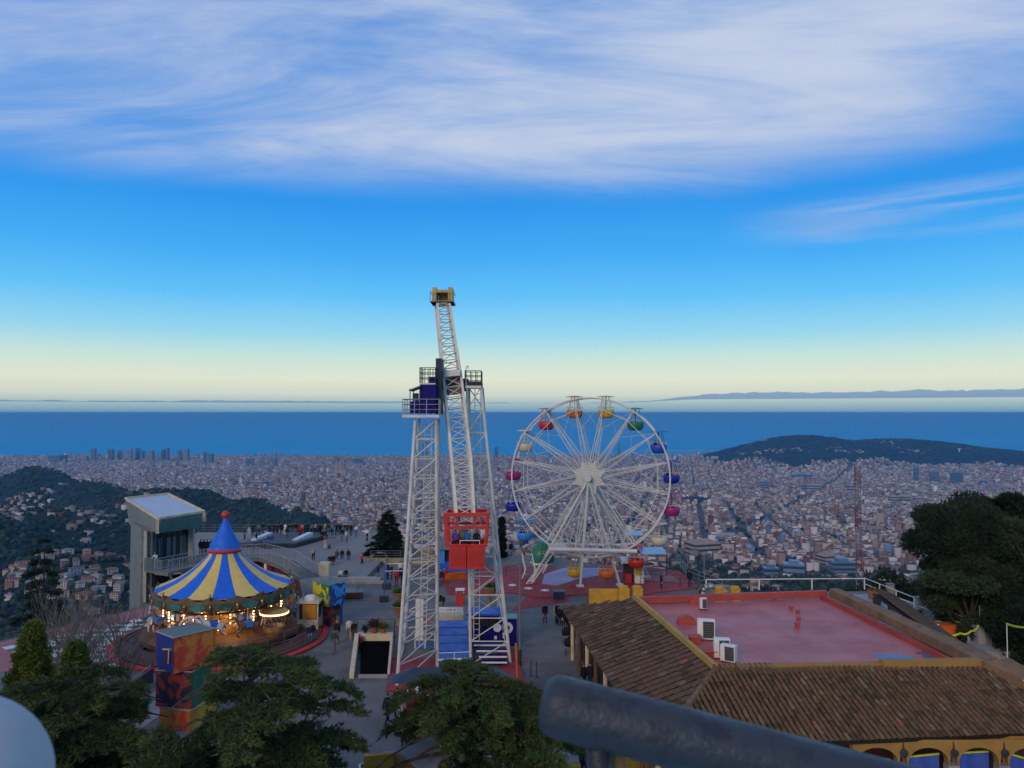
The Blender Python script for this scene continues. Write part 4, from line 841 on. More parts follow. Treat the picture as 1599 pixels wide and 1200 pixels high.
b = MB(); b.bx(c0.x + .4, c1.x, c0.y + .05, c0.y + .3, 0, .18); b.build('threshold', m_conc, o)
b = MB(); b.bar(bk0 + Vector((.35, -.3, .1)), bk0 + Vector((.35, -.3, .9)), .14); b.build('red_panel', m_redb, o)
rail('railing', [bk0 + Vector((-.1, .6, 0)), bk1 + Vector((.1, .6, 0))], h=1.9, n=3, m_=m_dk, label='dark railing behind the plant pots on the stairwell top', post=2.6)
def frond_plant(c, r_, n, mat, L=.5, wdt=.05, up=.5, nm='leaf', par=None, seed=0):
    rr = random.Random(seed); b = MB()
    for i in range(n):
        a = rr.uniform(0, 6.28); e = rr.uniform(up, 1.5); l = L * rr.uniform(.6, 1.2); p = Vector(c) + Vector((rr.uniform(-r_, r_), rr.uniform(-r_, r_), rr.uniform(0, .15))); d = Vector((math.cos(a) * math.cos(e), math.sin(a) * math.cos(e), math.sin(e))); s_ = d.cross(Vector((0, 0, 1))).normalized() * wdt
        m_ = p + d * l * .6; q = p + d * l - Vector((0, 0, l * .15)); b.add([p, m_ - s_, q, m_ + s_], [(0, 1, 2, 3)])
    o_ = b.build(nm, mat, par); o_['kind'] = 'stuff'; return o_
m_lf = M('plant_leaf_green', (.05, .1, .02), .6, var=.4, scale=8); m_lf2 = M('plant_leaf_yellowgreen', (.12, .15, .02), .6, var=.4, scale=8); m_lfd = M('plant_leaf_purple', (.05, .035, .035), .6, var=.4, scale=8)
m_tc = M('terracotta_pot', (.28, .11, .06), .8, var=.2, scale=4)
for px, lb, lm, s_ in ((570, 'small dark pot leftmost on the stairwell wall', m_lfd, .5), (584, 'wide terracotta pot with purple brown foliage on the stairwell wall', m_lfd, 1.0), (598, 'terracotta pot with yellow green shrub rightmost on the stairwell wall', m_lf2, .8)):
    p = Vector((at(px, 1005, bk0.y + .25).x, bk0.y + .27, 1.0)); o = thing('potted_plant', lb, 'potted plant', p, 'pots on the stairwell wall')
    b = MB(); b.lathe([(.2 * s_, 0), (.34 * s_, .42 * s_), (.38 * s_, .46 * s_), (.3 * s_, .44 * s_)], p, 12); b.build('pot', m_tc if s_ > .5 else m_dk, o); frond_plant(p + Vector((0, 0, .4 * s_)), .3 * s_, 160, lm, .55 * s_, .05, .3, par=o, seed=px)
def urn(px, py, h, label, seed):
    c = gp(px, py); o = thing('planter_urn', label, 'planter', c, 'tall stone planters on the plaza')
    b = MB(); b.lathe([(.28, 0), (.3, .1), (.14, .2), (.16, h * .45), (.5, h * .75), (.66, h * .97), (.7, h), (.6, h), (.5, h * .93)], c, 16); b.build('urn', M('urn_stone', (.25, .15, .09), .85, var=.2), o, smooth=True); frond_plant(c + Vector((0, 0, h * .9)), .4, 220, m_lf, .5, .05, .3, par=o, seed=seed)
urn(623, 952, 1.5, 'stone urn planter left of the lattice tower, farther one', 1); urn(623, 977, 1.6, 'stone urn planter left of the lattice tower, nearer one', 2); urn(765, 950, 1.9, 'stone urn planter seen through the right lattice tower', 3)
# ================================================================== TALAIA-STYLE SWING TOWER RIDE (lattice towers, beam, gondola)
ride = thing('swing_arm_ride', 'white lattice towers carrying a long balanced arm with yellow counterweight, centre of the plaza', 'amusement ride', (-4.0, 52, 0))
m_lat = M('white_lattice_steel', (.60, .565, .50), .5, var=.1, scale=1.2, dirt=(.3, .27, .23), dscale=1.3, damt=.4)
def lattice(name, bot, topp, nlev, r_leg, r_br, par, faces=4, horiz=True, cross=False, w_=None):
    """four legs bot[i]->topp[i] with bracing"""
    tw = bpy.data.objects.new(name, None); COL.objects.link(tw); tw.parent = par; bot = [Vector(p) for p in bot]; topp = [Vector(p) for p in topp]
    for p, q in zip(bot, topp):
        b = MB(); b.bar(p, q, r_leg, 8, r_leg * .85); b.build('leg', m_lat, tw)
    b = MB(); hb_ = MB()
    for f_ in range(faces):
        g = (f_ + 1) % 4
        for k in range(nlev):
            t0, t1 = k / nlev, (k + 1) / nlev
            a, c_ = bot[f_].lerp(topp[f_], t0), bot[g].lerp(topp[g], t0); a1, c1_ = bot[f_].lerp(topp[f_], t1), bot[g].lerp(topp[g], t1)
            if k: hb_.bar(a, c_, r_br, 5)
            if cross: b.bar(a, c1_, r_br * .8, 5); b.bar(c_, a1, r_br * .8, 5)
            elif (k + f_) % 2 or f_ % 2: b.bar(a, c1_, r_br * .9, 5)
            else: b.bar(a, c1_, r_br * .9, 5) if f_ == 0 else b.bar(c_, a1, r_br * .9, 5)
    hb_.build('horizontal_member', m_lat, tw)['kind'] = 'stuff'; b.build('diagonal_brace', m_lat, tw)
    return tw
G = {}
Lb = [gp(620, 1073), gp(683, 1043), Vector((-5.6, 58.6, 0)), Vector((-7.9, 57.6, 0))]
zL = 16.55
Lt = [Vector((-6.28, 50.3, zL)), Vector((-4.92, 50.3, zL)), Vector((-4.88, 51.8, zL)), Vector((-6.2, 51.8, zL))]
twL = lattice('left_lattice_tower', Lb, Lt, 13, .12, .045, ride)
zR = 18.75
Rb = [gp(735, 1038), gp(797, 1038), Vector((-.9, 60.5, 0)), Vector((-3.0, 60.5, 0))]
Rt = [Vector((-3.05, 52.4, zR)), Vector((-2.1, 52.4, zR)), Vector((-2.05, 53.8, zR)), Vector((-3.0, 53.8, zR))]
twR = lattice('right_lattice_tower', Rb, Rt, 12, .11, .042, ride)
# ladder cages inside left tower
b = MB()
for x in (-6.25, -5.8): b.bar((x - .15, 54, 1), (x + .55, 51.0, zL), .035, 5)
for k in range(46): t_ = k / 46; x = -6.4 + .7 * t_; y = 54 - 3 * t_; z = 1 + (zL - 1) * t_; b.bar((x, y, z), (x + .45, y, z), .02, 4)
b.build('ladder', m_lat, ride)
b = MB()
for x in (-2.6, -2.2): b.bar((x - .1, 55, 1), (x + .05, 53.2, zR), .03, 5)
for k in range(44): t_ = k / 44; b.bar((-2.7 + .15 * t_, 55 - 1.8 * t_, 1 + 17.7 * t_), (-2.3 + .15 * t_, 55 - 1.8 * t_, 1 + 17.7 * t_), .018, 4)
b.build('ladder', m_lat, ride)
# platforms with rails
def deck(x0, x1, y0, y1, z, par, n=3, h=1.0, m_=None):
    d = MB(); d.bx(x0, x1, y0, y1, z - .18, z); o_ = d.build('service_platform', m_lat, par); r_ = MB(); m_ = m_ or m_steel
    cs = [(x0, y0), (x1, y0), (x1, y1), (x0, y1), (x0, y0)]
    for k in range(1, n + 1): r_.tube([Vector((x, y, z + h * k / n)) for x, y in cs], .026, 5)
    for i in range(4):
        for s_ in (0, .33, .66): x = cs[i][0] + (cs[i + 1][0] - cs[i][0]) * s_; y = cs[i][1] + (cs[i + 1][1] - cs[i][1]) * s_; r_.bar((x, y, z), (x, y, z + h), .028, 5)
    r_.build('platform_rail', m_, o_); return o_
X_ = lambda px, d: (px - CX) / F * d
deck(X_(629, 50), X_(686, 50), 49.8, 52.2, at(0, 648, 50).z, ride)
deck(X_(657, 51), X_(681, 51), 50.4, 52.2, at(0, 599, 51).z, ride, m_=m_dk)
deck(X_(727, 53), X_(752, 53), 52.2, 54.0, at(0, 603, 53).z, ride, m_=m_dk)
zz0 = at(0, 646, 50).z
b = MB(); b.bx(X_(656, 50.6), X_(681, 50.6), 50.3, 52.2, zz0, at(0, 601, 50.6).z); b.build('machinery_cabin', m_navy, ride)
b = MB(); b.bx(X_(640, 50.2), X_(656, 50.2), 50.2, 51.9, zz0, at(0, 627, 50).z); b.build('machinery_parapet', m_navy, ride)
b = MB(); b.slab([(X_(638, 50), 50, at(0, 609, 50).z), (X_(656, 50), 50, at(0, 602, 50).z), (X_(656, 50), 52, at(0, 602, 50).z), (X_(638, 50), 52, at(0, 609, 50).z)], .08); ca = b.build('cabin_awning', m_grey, ride)
b = MB(); [b.bar((X_(px, 50.1), y, zz0), (X_(px, 50.1), y, at(0, 607, 50).z), .035) for px in (640, 655) for y in (50.2, 51.9)]; b.build('awning_post', m_grey, ca)
b = MB(); b.bx(X_(644, 50.5), X_(652, 50.5), 50.6, 51.2, at(0, 627, 50).z, at(0, 614, 50).z); b.build('control_desk', m_dk, ride)
b = MB(); b.bx(X_(670, 50.8), X_(680, 50.8), 50.5, 51.4, at(0, 599, 50.8).z, at(0, 589, 50.8).z); b.build('motor_box', m_navy, ride)
b = MB(); b.add([], []); xw = X_(684, 51.6)
b.bx(X_(679.5, 50.6), X_(688, 50.6), 50.9, 52.8, at(0, 647, 51).z, at(0, 560, 51).z); b.build('drive_housing', M('near_black_navy', (.012, .014, .035), .5), ride)
b = MB(); b.bar((X_(681, 52), 52, 18.9), (X_(752, 52.6), 53.1, 18.9), .22, 12); b.build('axle', m_dk, ride)
b = MB(); b.bar((X_(722, 52.6), 52.7, 18.9), (X_(730, 52.6), 52.8, 18.9), .45, 14); b.build('bearing_housing', m_dk, ride)
b = MB(); b.tube([Vector((X_(728, 52.5), 52.3, at(0, 602, 53).z)), Vector((X_(728, 52.5), 52.3, at(0, 575, 53).z)), Vector((X_(730.5, 52.5), 52.3, at(0, 572, 53).z)), Vector((X_(732, 52.5), 52.3, at(0, 577, 53).z))], .04); b.build('hoist_davit', m_lat, ride)
# arm
dep = lambda t: 53.2 - 3.4 * t        # t: 0 top .. 1 bottom
def armpt(px, py, t, back=0): return at(px, py, dep(t) + back)
tp = (683, 474, 702, 474); mid = (693, 590, 720, 586); low = (706, 720, 735.5, 716); bt = (714.5, 818, 741.5, 818)
segs = [(tp, mid, 0, .33, 9, .75, 1.25), (mid, low, .33, .68, 8, 1.25, 1.35), (low, bt, .68, 1.0, 8, 1.35, 1.2)]
arm = bpy.data.objects.new('lattice_arm', None); COL.objects.link(arm); arm.parent = ride
for (a, c_, t0, t1, n, w0, w1) in segs:
    P = [armpt(a[0], a[1], t0), armpt(a[2], a[3], t0)]; Q = [armpt(c_[0], c_[1], t1), armpt(c_[2], c_[3], t1)]
    P += [P[1] + Vector((-.18, w0, -.12)), P[0] + Vector((-.18, w0, -.12))]; Q += [Q[1] + Vector((-.18, w1, -.12)), Q[0] + Vector((-.18, w1, -.12))]
    for p, q in zip(P, Q): b = MB(); b.sq(p, q, .17); b.build('chord', m_lat, arm)
    b = MB(); h_ = MB()
    for f_ in range(4):
        g = (f_ + 1) % 4
        for k in range(n):
            s0, s1 = k / n, (k + 1) / n; h_.bar(P[f_].lerp(Q[f_], s0), P[g].lerp(Q[g], s0), .035, 4)
            if f_ != 2: b.bar(P[f_].lerp(Q[f_], s0), P[g].lerp(Q[g], s1), .03, 4)
            if f_ == 0: b.bar(P[g].lerp(Q[g], s0), P[f_].lerp(Q[f_], s1), .03, 4)
    h_.build('rung', m_lat, arm); b.build('cross_brace', m_lat, arm)
p, q, r_, s_ = armpt(694, 587, .33, -.05), armpt(718.5, 584, .33, -.05), armpt(719.5, 615, .4, .15), armpt(697, 617, .4, .15)
b = MB(); b.slab([p + Vector((0, .25, 0)), q + Vector((0, .25, 0)), r_ + Vector((0, .25, 0)), s_ + Vector((0, .25, 0))], .6); b.build('pivot_box', M('brown_steel_plate', (.16, .115, .095), .6, var=.15, scale=1), arm)
b = MB(); b.slab([armpt(694, 579, .33, -.12), armpt(719, 577, .33, -.12), armpt(719, 587, .33, -.12), armpt(694, 589, .33, -.12)], .25); b.build('pivot_collar', m_lat, arm)
# counterweight
d0 = dep(0) + .4
cw = bpy.data.objects.new('counterweight', None); COL.objects.link(cw); cw.parent = ride
m_cw = M('counterweight_yellow', (.46, .32, .11), .6, var=.18, scale=2, dirt=(.28, .18, .06), dscale=1.2)
b = MB(); b.bx(X_(675, d0), X_(706, d0), d0 - .3, d0 + 1.2, at(0, 458, d0).z, at(0, 453.5, d0).z); b.bx(X_(675, d0), X_(681.5, d0), d0 - .35, d0 + 1.25, at(0, 474, d0).z, at(0, 450, d0).z); b.bx(X_(700, d0), X_(706.5, d0), d0 - .35, d0 + 1.25, at(0, 474, d0).z, at(0, 450, d0).z); b.bx(X_(683, d0), X_(699, d0), d0 + .6, d0 + 1.2, at(0, 475, d0).z, at(0, 460, d0).z)
b.build('weight_plates', m_cw, cw)
b = MB(); x0, x1, y0, y1 = X_(672.5, d0), X_(708.5, d0), d0 - .6, d0 + 1.4
for py in (472, 465, 458): b.tube([Vector((x0, y1, at(0, py, d0).z)), Vector((x0, y0, at(0, py, d0).z)), Vector((x1, y0, at(0, py, d0).z)), Vector((x1, y1, at(0, py, d0).z))], .025, 4) if py != 465 else None
for x in (x0, x0 + .35, x1 - .35, x1): b.bar((x, y0, at(0, 473, d0).z), (x, y0, at(0, 458, d0).z), .025, 4)
b.build('guard_rail', m_cw, cw)
b = MB(); b.bx(x0, x0 + .5, y0, y1, at(0, 474, d0).z, at(0, 473, d0).z); b.bx(x1 - .5, x1, y0, y1, at(0, 474, d0).z, at(0, 473, d0).z); b.build('walk_plate', m_dk, cw)
# gondola
dg_ = 49.6; gon = bpy.data.objects.new('gondola', None); COL.objects.link(gon); gon.parent = ride
x0, x1 = X_(695, dg_), X_(762, dg_); bx0, bx1 = X_(702, dg_), X_(756.5, dg_); zt_, zm, zr_, zbm = at(0, 804, dg_).z, at(0, 824, dg_).z, at(0, 852.5, dg_).z, at(0, 889, dg_).z; yb = dg_ + 2.0
b = MB()
for y in (dg_, yb):
    b.sq((x0, y, zt_), (x1, y, zt_), .22); b.sq((x0 + .05, y, zm), (x1 - .05, y, zm), .18)
    b.sq((x0 + .02, y, zt_), (x0 + .16, y, zr_ - .1), .19); b.sq((x1 - .02, y, zt_), (x1 - .14, y, zr_ - .1), .19)
    for px in (714, 740): b.sq((X_(px, dg_), y, zt_), (X_(px, dg_), y, zm), .12)
    b.sq((X_(713, dg_), y, zt_ - .05), (x0 + .25, y, zm), .07); b.sq((X_(741, dg_), y, zt_ - .05), (x1 - .25, y, zm), .09)
for x in (x0, x1):
    b.sq((x, dg_, zt_), (x, yb, zt_), .2); b.sq((x + (.1 if x < 0 and x == x0 else -.1), dg_, zm), (x + (.1 if x == x0 else -.1), yb, zm), .14)
b.build('gondola_frame', m_redp, gon)
for (xa, xb) in ((bx0, (bx0 + bx1) / 2 - .03), ((bx0 + bx1) / 2 + .03, bx1)):
    b = MB(); b.bx(xa, xb, dg_ - .03, dg_ + .04, zbm, zr_); b.build('front_panel', m_redp, gon)
    b = MB(); b.bx(xa + .15, xb - .1, dg_ - .055, dg_ - .03, zbm + .25, zr_ - .2); b.build('panel_inset', M('deep_red_inset', (.4, .02, .015), .5, var=.12), gon)
b = MB(); b.bx(bx0 - .06, bx1 + .06, dg_ - .08, dg_ + .1, zr_ - .03, zr_ + .1); b.build('top_rail', m_redp, gon)
b = MB(); b.bx(bx0, bx0 + .06, dg_ + .06, yb, zbm, zr_); b.bx(bx1 - .06, bx1, dg_ + .06, yb, zbm, zr_); b.build('side_panel', m_redp, gon)
b = MB(); b.bx(bx0, bx1, yb, yb + .06, zbm, zr_ + .1); b.build('back_panel', m_redp, gon); b = MB(); b.bx(bx0 + .07, bx1 - .07, dg_ + .1, yb - .04, zbm, zbm + .08); b.build('gondola_floor', m_dk, gon)
b = MB(); [b.box((x, dg_ - .02, zr_ + .22), (.03, .03, .25)) for x in (bx0 + .7, bx1 - .3)]; b.bar((bx0 + .7, dg_ - .02, zr_ + .33), (bx1 - .3, dg_ - .02, zr_ + .33), .03, 5); b.build('lap_bar', m_whitep, gon)
GZ = (bx0, bx1, dg_, zr_, zbm)
# deck under the ride
b = MB(); b.prism([V2(gp(603, 1082)), V2(gp(683, 1076)), V2(gp(683, 1030)), V2(gp(612, 1030))], .004, .12); struct(b.build('red_deck', m_red))
b = MB(); b.prism([V2(gp(790, 1082)), V2(gp(824, 1080)), V2(gp(805, 1016)), V2(gp(775, 1016))], .004, .12); struct(b.build('red_deck', m_red))
# blue ramp with white edge
q = [gp(683, 1032, .5), gp(736, 1030, .5), gp(729, 971, .95), gp(681, 972, .95)]
o = thing('loading_ramp', 'bright blue stepped loading ramp with white rim under the red gondola', 'ramp', q[0])
for k in range(5):
    t0, t1 = k / 5, (k + 1) / 5; a = [q[0].lerp(q[3], t0), q[1].lerp(q[2], t0), q[1].lerp(q[2], t1), q[0].lerp(q[3], t1)]; dz_ = Vector((0, 0, .03 * k)); b = MB(); b.slab([p + dz_ for p in a], .35); b.build('ramp_tread', m_blue, o)
b = MB(); b.sq(q[0] + Vector((0, 0, .05)), q[1] + Vector((0, 0, .05)), .12); b.sq(q[0], q[3], .1); b.sq(q[1] + Vector((.03, 0, 0)), q[2] + Vector((.03, 0, 0)), .1); b.build('white_rim', m_whitep, o)
b = MB(); b.bar(q[0] + Vector((.1, 0, .5)), q[1] + Vector((-.1, 0, .5)), .03); [b.bar(q[0].lerp(q[1], t_), q[0].lerp(q[1], t_) + Vector((0, 0, .5)), .025) for t_ in (.04, .5, .96)]; b.build('rim_rail', m_whitep, o)
b = MB(); b.add([gp(683, 1034, .0), gp(736, 1032, .0), q[1], q[0]], [(0, 1, 2, 3)]); b.build('ramp_skirt', m_red, o)
# cream/white sign bench beyond ramp
c = gp(702, 968, .6); o = thing('banner_board', 'long white banner board with small dark lettering above the blue ramp', 'banner', c)
b = MB(); b.box(c + Vector((0, .1, .75)), (2.15, .05, .42)); b.build('banner', m_sign, o); b = MB(); b.box(c + Vector((0, 0, .2)), (2.2, .9, .5)); b.build('counter', m_cream, o)
b = MB(); x = c.x - .95
for ch in '# IIIIIH K +': 
    if ch != ' ': b.box((x, c.y + .068, c.z + .75), (.09 if ch in 'H#K' else .03, .01, .13 if ch != '+' else .06))
    x += .15
b.build('lettering', m_dk, o)
b = MB(); [b.bar(c + Vector((sx * 1.05, .1, -.5)), c + Vector((sx * 1.05, .1, .9)), .035) for sx in (-1, 1)]; b.build('banner_post', m_whitep, o)
# blue kiosk
def kiosk():
    p = gp(756, 1012); o = thing('ticket_kiosk', 'dark blue kiosk with bright blue flat roof inside the right lattice tower', 'kiosk', p); x, y = p.x, p.y + .9
    b = MB(); b.bx(x - 1.15, x + 1.1, y - .85, y + .85, 0, 1.25); b.build('kiosk_counter', m_navy, o)
    b = MB(); b.bx(x - 1.1, x + 1.05, y + .2, y + .8, 1.25, 2.3); b.build('kiosk_back', m_dk, o)
    b = MB(); b.bx(x - 1.3, x + 1.2, y - 1.0, y + 1.0, 2.3, 2.45); b.build('kiosk_roof', m_blue, o)
    for sx in (-1.05, -.35, .35, 1.0): b = MB(); b.sq((x + sx, y - .8, 1.25), (x + sx, y - .8, 2.3), .08); b.build('kiosk_post', m_navy, o)
    b = MB(); b.lathe([(.3, 0), (.3, .03), (.01, .03)], (0, 0, 0), 20); q = b.build('round_sign', m_sign, o, M4=Matrix.Translation((x + .95, y - .93, 1.45)) @ Matrix.Rotation(R(90), 4, 'X'))
    b = MB(); b.bx(x + .72, x + .92, y - .87, y - .855, .6, .85); b.build('notice', m_sign, o)
kiosk()
p = gp(794, 1010); o = thing('parking_cabinet', 'navy cabinet with pale green top and white letter P right of kiosk', 'cabinet', p)
b = MB(); b.bx(p.x - .6, p.x + .6, p.y, p.y + 1.1, .1, 2.0); b.build('cabinet_body', m_navy, o); b = MB(); b.bx(p.x - .64, p.x + .64, p.y - .05, p.y + 1.15, 2.0, 2.08); b.build('cabinet_top', M('pale_green_top', (.12, .32, .3), .5, var=.1), o)
b = MB(); b.bx(p.x - .42, p.x - .26, p.y - .03, p.y - .005, .6, 1.7); b.lathe([(.2, 0), (.42, 0), (.42, .025), (.2, .025), (.2, 0)], (0, 0, 0), 20); 
me_v = b.v[8:]; b.v = b.v[:8] + [tuple(Matrix.Translation((p.x - .1, p.y - .005, 1.35)) @ Matrix.Rotation(R(90), 4, 'X') @ Vector(v)) for v in me_v]; b.build('letter_p', m_sign, o)
# navy octagonal roof booth with striped awning
c = gp(700, 1134); o = thing('snack_booth', 'low booth with dark navy roof, red and white striped awning, behind the middle cedar', 'booth', c)
zr = 2.6; e = [at(622, 1066, 46), at(640, 1042, 49), at(782, 1045, 49), at(800, 1072, 46), at(730, 1085, 44), at(660, 1085, 44)]
zt2 = [Vector((X_(665, 48), 48, 3.2)), Vector((X_(745, 48), 48, 3.2))]
SB = -3.9
b = MB(); b.add([Vector((-6.4, 45.9 + SB, 2.5)), Vector((-.5, 45.9 + SB, 2.5)), Vector((.2, 46.8 + SB, 2.5)), Vector((-.6, 48.2 + SB, 2.5)), Vector((-6.0, 48.2 + SB, 2.5)), Vector((-6.8, 46.8 + SB, 2.5)), Vector((-5.4, 47.2 + SB, 2.95)), Vector((-1.6, 47.2 + SB, 2.95))],
      [(0, 1, 7, 6), (1, 2, 7), (2, 3, 7), (3, 4, 6, 7), (4, 5, 6), (5, 0, 6), (5, 4, 3, 2, 1, 0)]); b.build('booth_roof', M('navy_slate_roof', (.03, .04, .065), .55, var=.15, scale=1), o)
b = MB(); b.bx(-5.7, -1.2, 46.2 + SB, 48 + SB, 0, 2.48); b.build('booth_room', M('dark_red_interior', (.12, .015, .015), .7), o)
for k in range(20):
    x = -5.6 + k * .23; b = MB(); b.slab([(x, 45.85 + SB, 2.4), (x + .23, 45.85 + SB, 2.4), (x + .23, 45.3 + SB, 2.1), (x, 45.3 + SB, 2.1)], .03); b.build('awning_stripe', m_redb if k % 2 else m_whitep, o)
b = MB(); b.bx(-5.7, -1.2, 45.8 + SB, 46.1 + SB, .0, 1.1); b.build('serving_counter', m_redb, o)
for x in (-5.0, -3.8, -2.6): b = MB(); b.ball((x, 46.0 + SB, 1.9), .1, 6); b.build('lit_lamp', m_bulb2, o)
for px, py, lb in ((700, 1122, 'red cafe chair left of two under the middle cedar'), (735, 1122, 'red cafe chair right of two under the middle cedar'), (790, 1130, 'red round stool by the striped booth')):
    c = gp(px, py); o = thing('cafe_chair', lb, 'chair', c, 'red seats around the booth'); b = MB(); b.box(c + Vector((0, 0, .45)), (.5, .5, .06)); b.build('seat', m_redb, o); b = MB(); b.box(c + Vector((0, .24, .75)), (.5, .05, .5)); b.build('backrest', m_redb, o)
    for sx in (-1, 1):
        for sy in (-1, 1): b = MB(); b.bar(c + Vector((sx * .2, sy * .2, 0)), c + Vector((sx * .22, sy * .22, .43)), .025); b.build('leg', m_steel, o)
# ================================================================== FERRIS WHEEL
WD = 77.0; wc = at(922, 744.5, WD); RW = 122 / F * WD
yaw = R(-13); axis = Vector((-math.sin(yaw), math.cos(yaw), 0)); ex = Vector((math.cos(yaw), math.sin(yaw), 0)); ez = Vector((0, 0, 1))
m_wheel = M('wheel_cream_steel', (.62, .60, .54), .55, var=.1, scale=1, dirt=(.32, .29, .24), dscale=1, damt=.4)
fw = thing('ferris_wheel', 'cream white ferris wheel with star shaped hub above the red deck', 'ferris wheel', (wc.x, wc.y, 0))
def W3(u, z, w): return wc + ex * u + ez * z + axis * w
WW = 1.0
for w in (-WW, WW):
    b = MB(); N_ = 64
    for k in range(N_): a0, a1 = 2 * math.pi * k / N_, 2 * math.pi * (k + 1) / N_; b.bar(W3(RW * math.cos(a0), RW * math.sin(a0), w), W3(RW * math.cos(a1), RW * math.sin(a1), w), .085, 6)
    b.build('rim', m_wheel, fw)
    b = MB(); r2 = RW * .86
    for k in range(16): a0, a1 = 2 * math.pi * (k + .5) / 16, 2 * math.pi * (k + 1.5) / 16; b.bar(W3(r2 * math.cos(a0), r2 * math.sin(a0), w), W3(r2 * math.cos(a1), r2 * math.sin(a1), w), .035, 5)
    b.build('inner_rim', m_wheel, fw)
def angk(k): return 2 * math.pi * (k + .5) / 16
for k in range(16):
    a = angk(k); sp_ = MB()
    for w in (-WW, WW):
        for da in (-.10, .10): sp_.bar(W3(1.0 * math.cos(a + da * 3), 1.0 * math.sin(a + da * 3), w * 1.05), W3(RW * math.cos(a), RW * math.sin(a), w), .036, 5)
        sp_.bar(W3(RW * .3 * math.cos(a + .05), RW * .3 * math.sin(a + .05), w), W3(RW * .8 * math.cos(a), RW * .8 * math.sin(a), -w), .018, 4); sp_.bar(W3(1.2 * math.cos(a), 1.2 * math.sin(a), w), W3(RW * math.cos(angk(k + 1)), RW * math.sin(angk(k + 1)), w), .014, 4)
    sp_.build('spoke', m_wheel, fw)
    b = MB(); b.bar(W3(RW * math.cos(a), RW * math.sin(a), -WW), W3(RW * math.cos(a), RW * math.sin(a), WW), .05, 5)
    for rr in (.45, .7): b.bar(W3(RW * rr * math.cos(a), RW * rr * math.sin(a), -WW), W3(RW * rr * math.cos(a), RW * rr * math.sin(a), WW), .03, 4)
    b.bar(W3(RW * .45 * math.cos(a), RW * .45 * math.sin(a), -WW), W3(RW * .7 * math.cos(a), RW * .7 * math.sin(a), WW), .02, 4); b.bar(W3(RW * .7 * math.cos(a), RW * .7 * math.sin(a), -WW), W3(RW * math.cos(a), RW * math.sin(a), WW), .02, 4)
    a2 = angk(k + 1); b.bar(W3(RW * .6 * math.cos(a), RW * .6 * math.sin(a), WW), W3(RW * math.cos(a2), RW * math.sin(a2), WW), .018, 4); b.bar(W3(RW * .6 * math.cos(a2), RW * .6 * math.sin(a2), -WW), W3(RW * math.cos(a), RW * math.sin(a), -WW), .018, 4)
    b.build('cross_tie', m_wheel, fw)
# star hubs with bulbs
for w, s_ in ((-WW - .35, -1), (WW + .35, 1)):
    b = MB(); pts = [];
    for k in range(16): r_ = 1.75 if k % 2 == 0 else 1.12; a = 2 * math.pi * k / 16 + math.pi / 8; pts.append((r_ * math.cos(a), r_ * math.sin(a)))
    vs_ = [W3(u, z, w) for u, z in pts] + [W3(u, z, w + .12 * -s_) for u, z in pts]
    b.add(vs_, [tuple(range(16)), tuple(range(16, 32))[::-1]] + [(i, 16 + i, 16 + (i + 1) % 16, (i + 1) % 16) for i in range(16)]); st_h = b.build('star_hub', m_wheel, fw)
    b = MB()
    for rr in (.25, .5, .75, 1.0):
        for k in range(int(rr * 28)): a = 2 * math.pi * k / int(rr * 28); p = W3(rr * math.cos(a), rr * math.sin(a), w + .03 * s_); b.box(p, (.07, .07, .07))
    for u, z in pts[::2]:
        for f_ in (.68, .8, .92):
            for o2 in (-.08, .08): b.box(W3(u * f_ - z * o2, z * f_ + u * o2, w + .03 * s_), (.06, .06, .06))
    b.build('hub_bulb', M('unlit_bulbs', (.3, .28, .24), .5), st_h)['kind'] = 'stuff'
b = MB(); b.bar(W3(0, 0, -2.2), W3(0, 0, 2.2), .35, 14); b.build('axle', m_wheel, fw)
# A-frame legs
legs = [((830, 908), -2.0), ((906, 916), -2.3), ((968, 914), -2.3), ((1006, 902), -2.0)]
for (px, py), w in legs:
    base = gp(px, py, .1); b = MB(); b.sq(base, W3(0, -.2, -1.8), .21); b.build('support_leg', m_wheel, fw); b = MB(); b.box(base + Vector((0, 0, .05)), (.7, .7, .12)); b.build('leg_foot', m_wheel, fw)
for px, py in ((842, 900), (900, 893), (962, 890), (1000, 892)):
    base = gp(px, py, .1) + Vector((.4, 1.2, 0)); b = MB(); b.sq(base, W3(0, -.2, 1.8), .18); b.build('support_leg', m_wheel, fw)
zb1 = at(0, 859, 75).z
b = MB(); b.bar(Vector((X_(858, 75.5), 75.3, zb1)), Vector((X_(990, 75.5), 74.2, zb1)), .2, 8); b.bar(Vector((X_(866, 78), 78.5, zb1)), Vector((X_(985, 78), 77.6, zb1)), .14, 8); b.build('tie_beam', m_wheel, fw)
b = MB(); 
for k in range(9): t_ = k / 9; b.bar(Vector((X_(862 + 122 * t_, 75.4), 75.2, zb1)), Vector((X_(868 + 118 * t_, 78), 78.4, zb1)), .05, 4)
for k in range(8): b.bar(Vector((X_(868 + 14 * k, 77), 77.5, zb1 + 1.6)), Vector((X_(874 + 14 * k, 77), 77.5, zb1)), .05, 4); b.bar(Vector((X_(874 + 14 * k, 77), 77.5, zb1)), Vector((X_(882 + 14 * k, 77), 77.5, zb1 + 1.6)), .05, 4)
b.build('truss_bracing', m_wheel, fw)
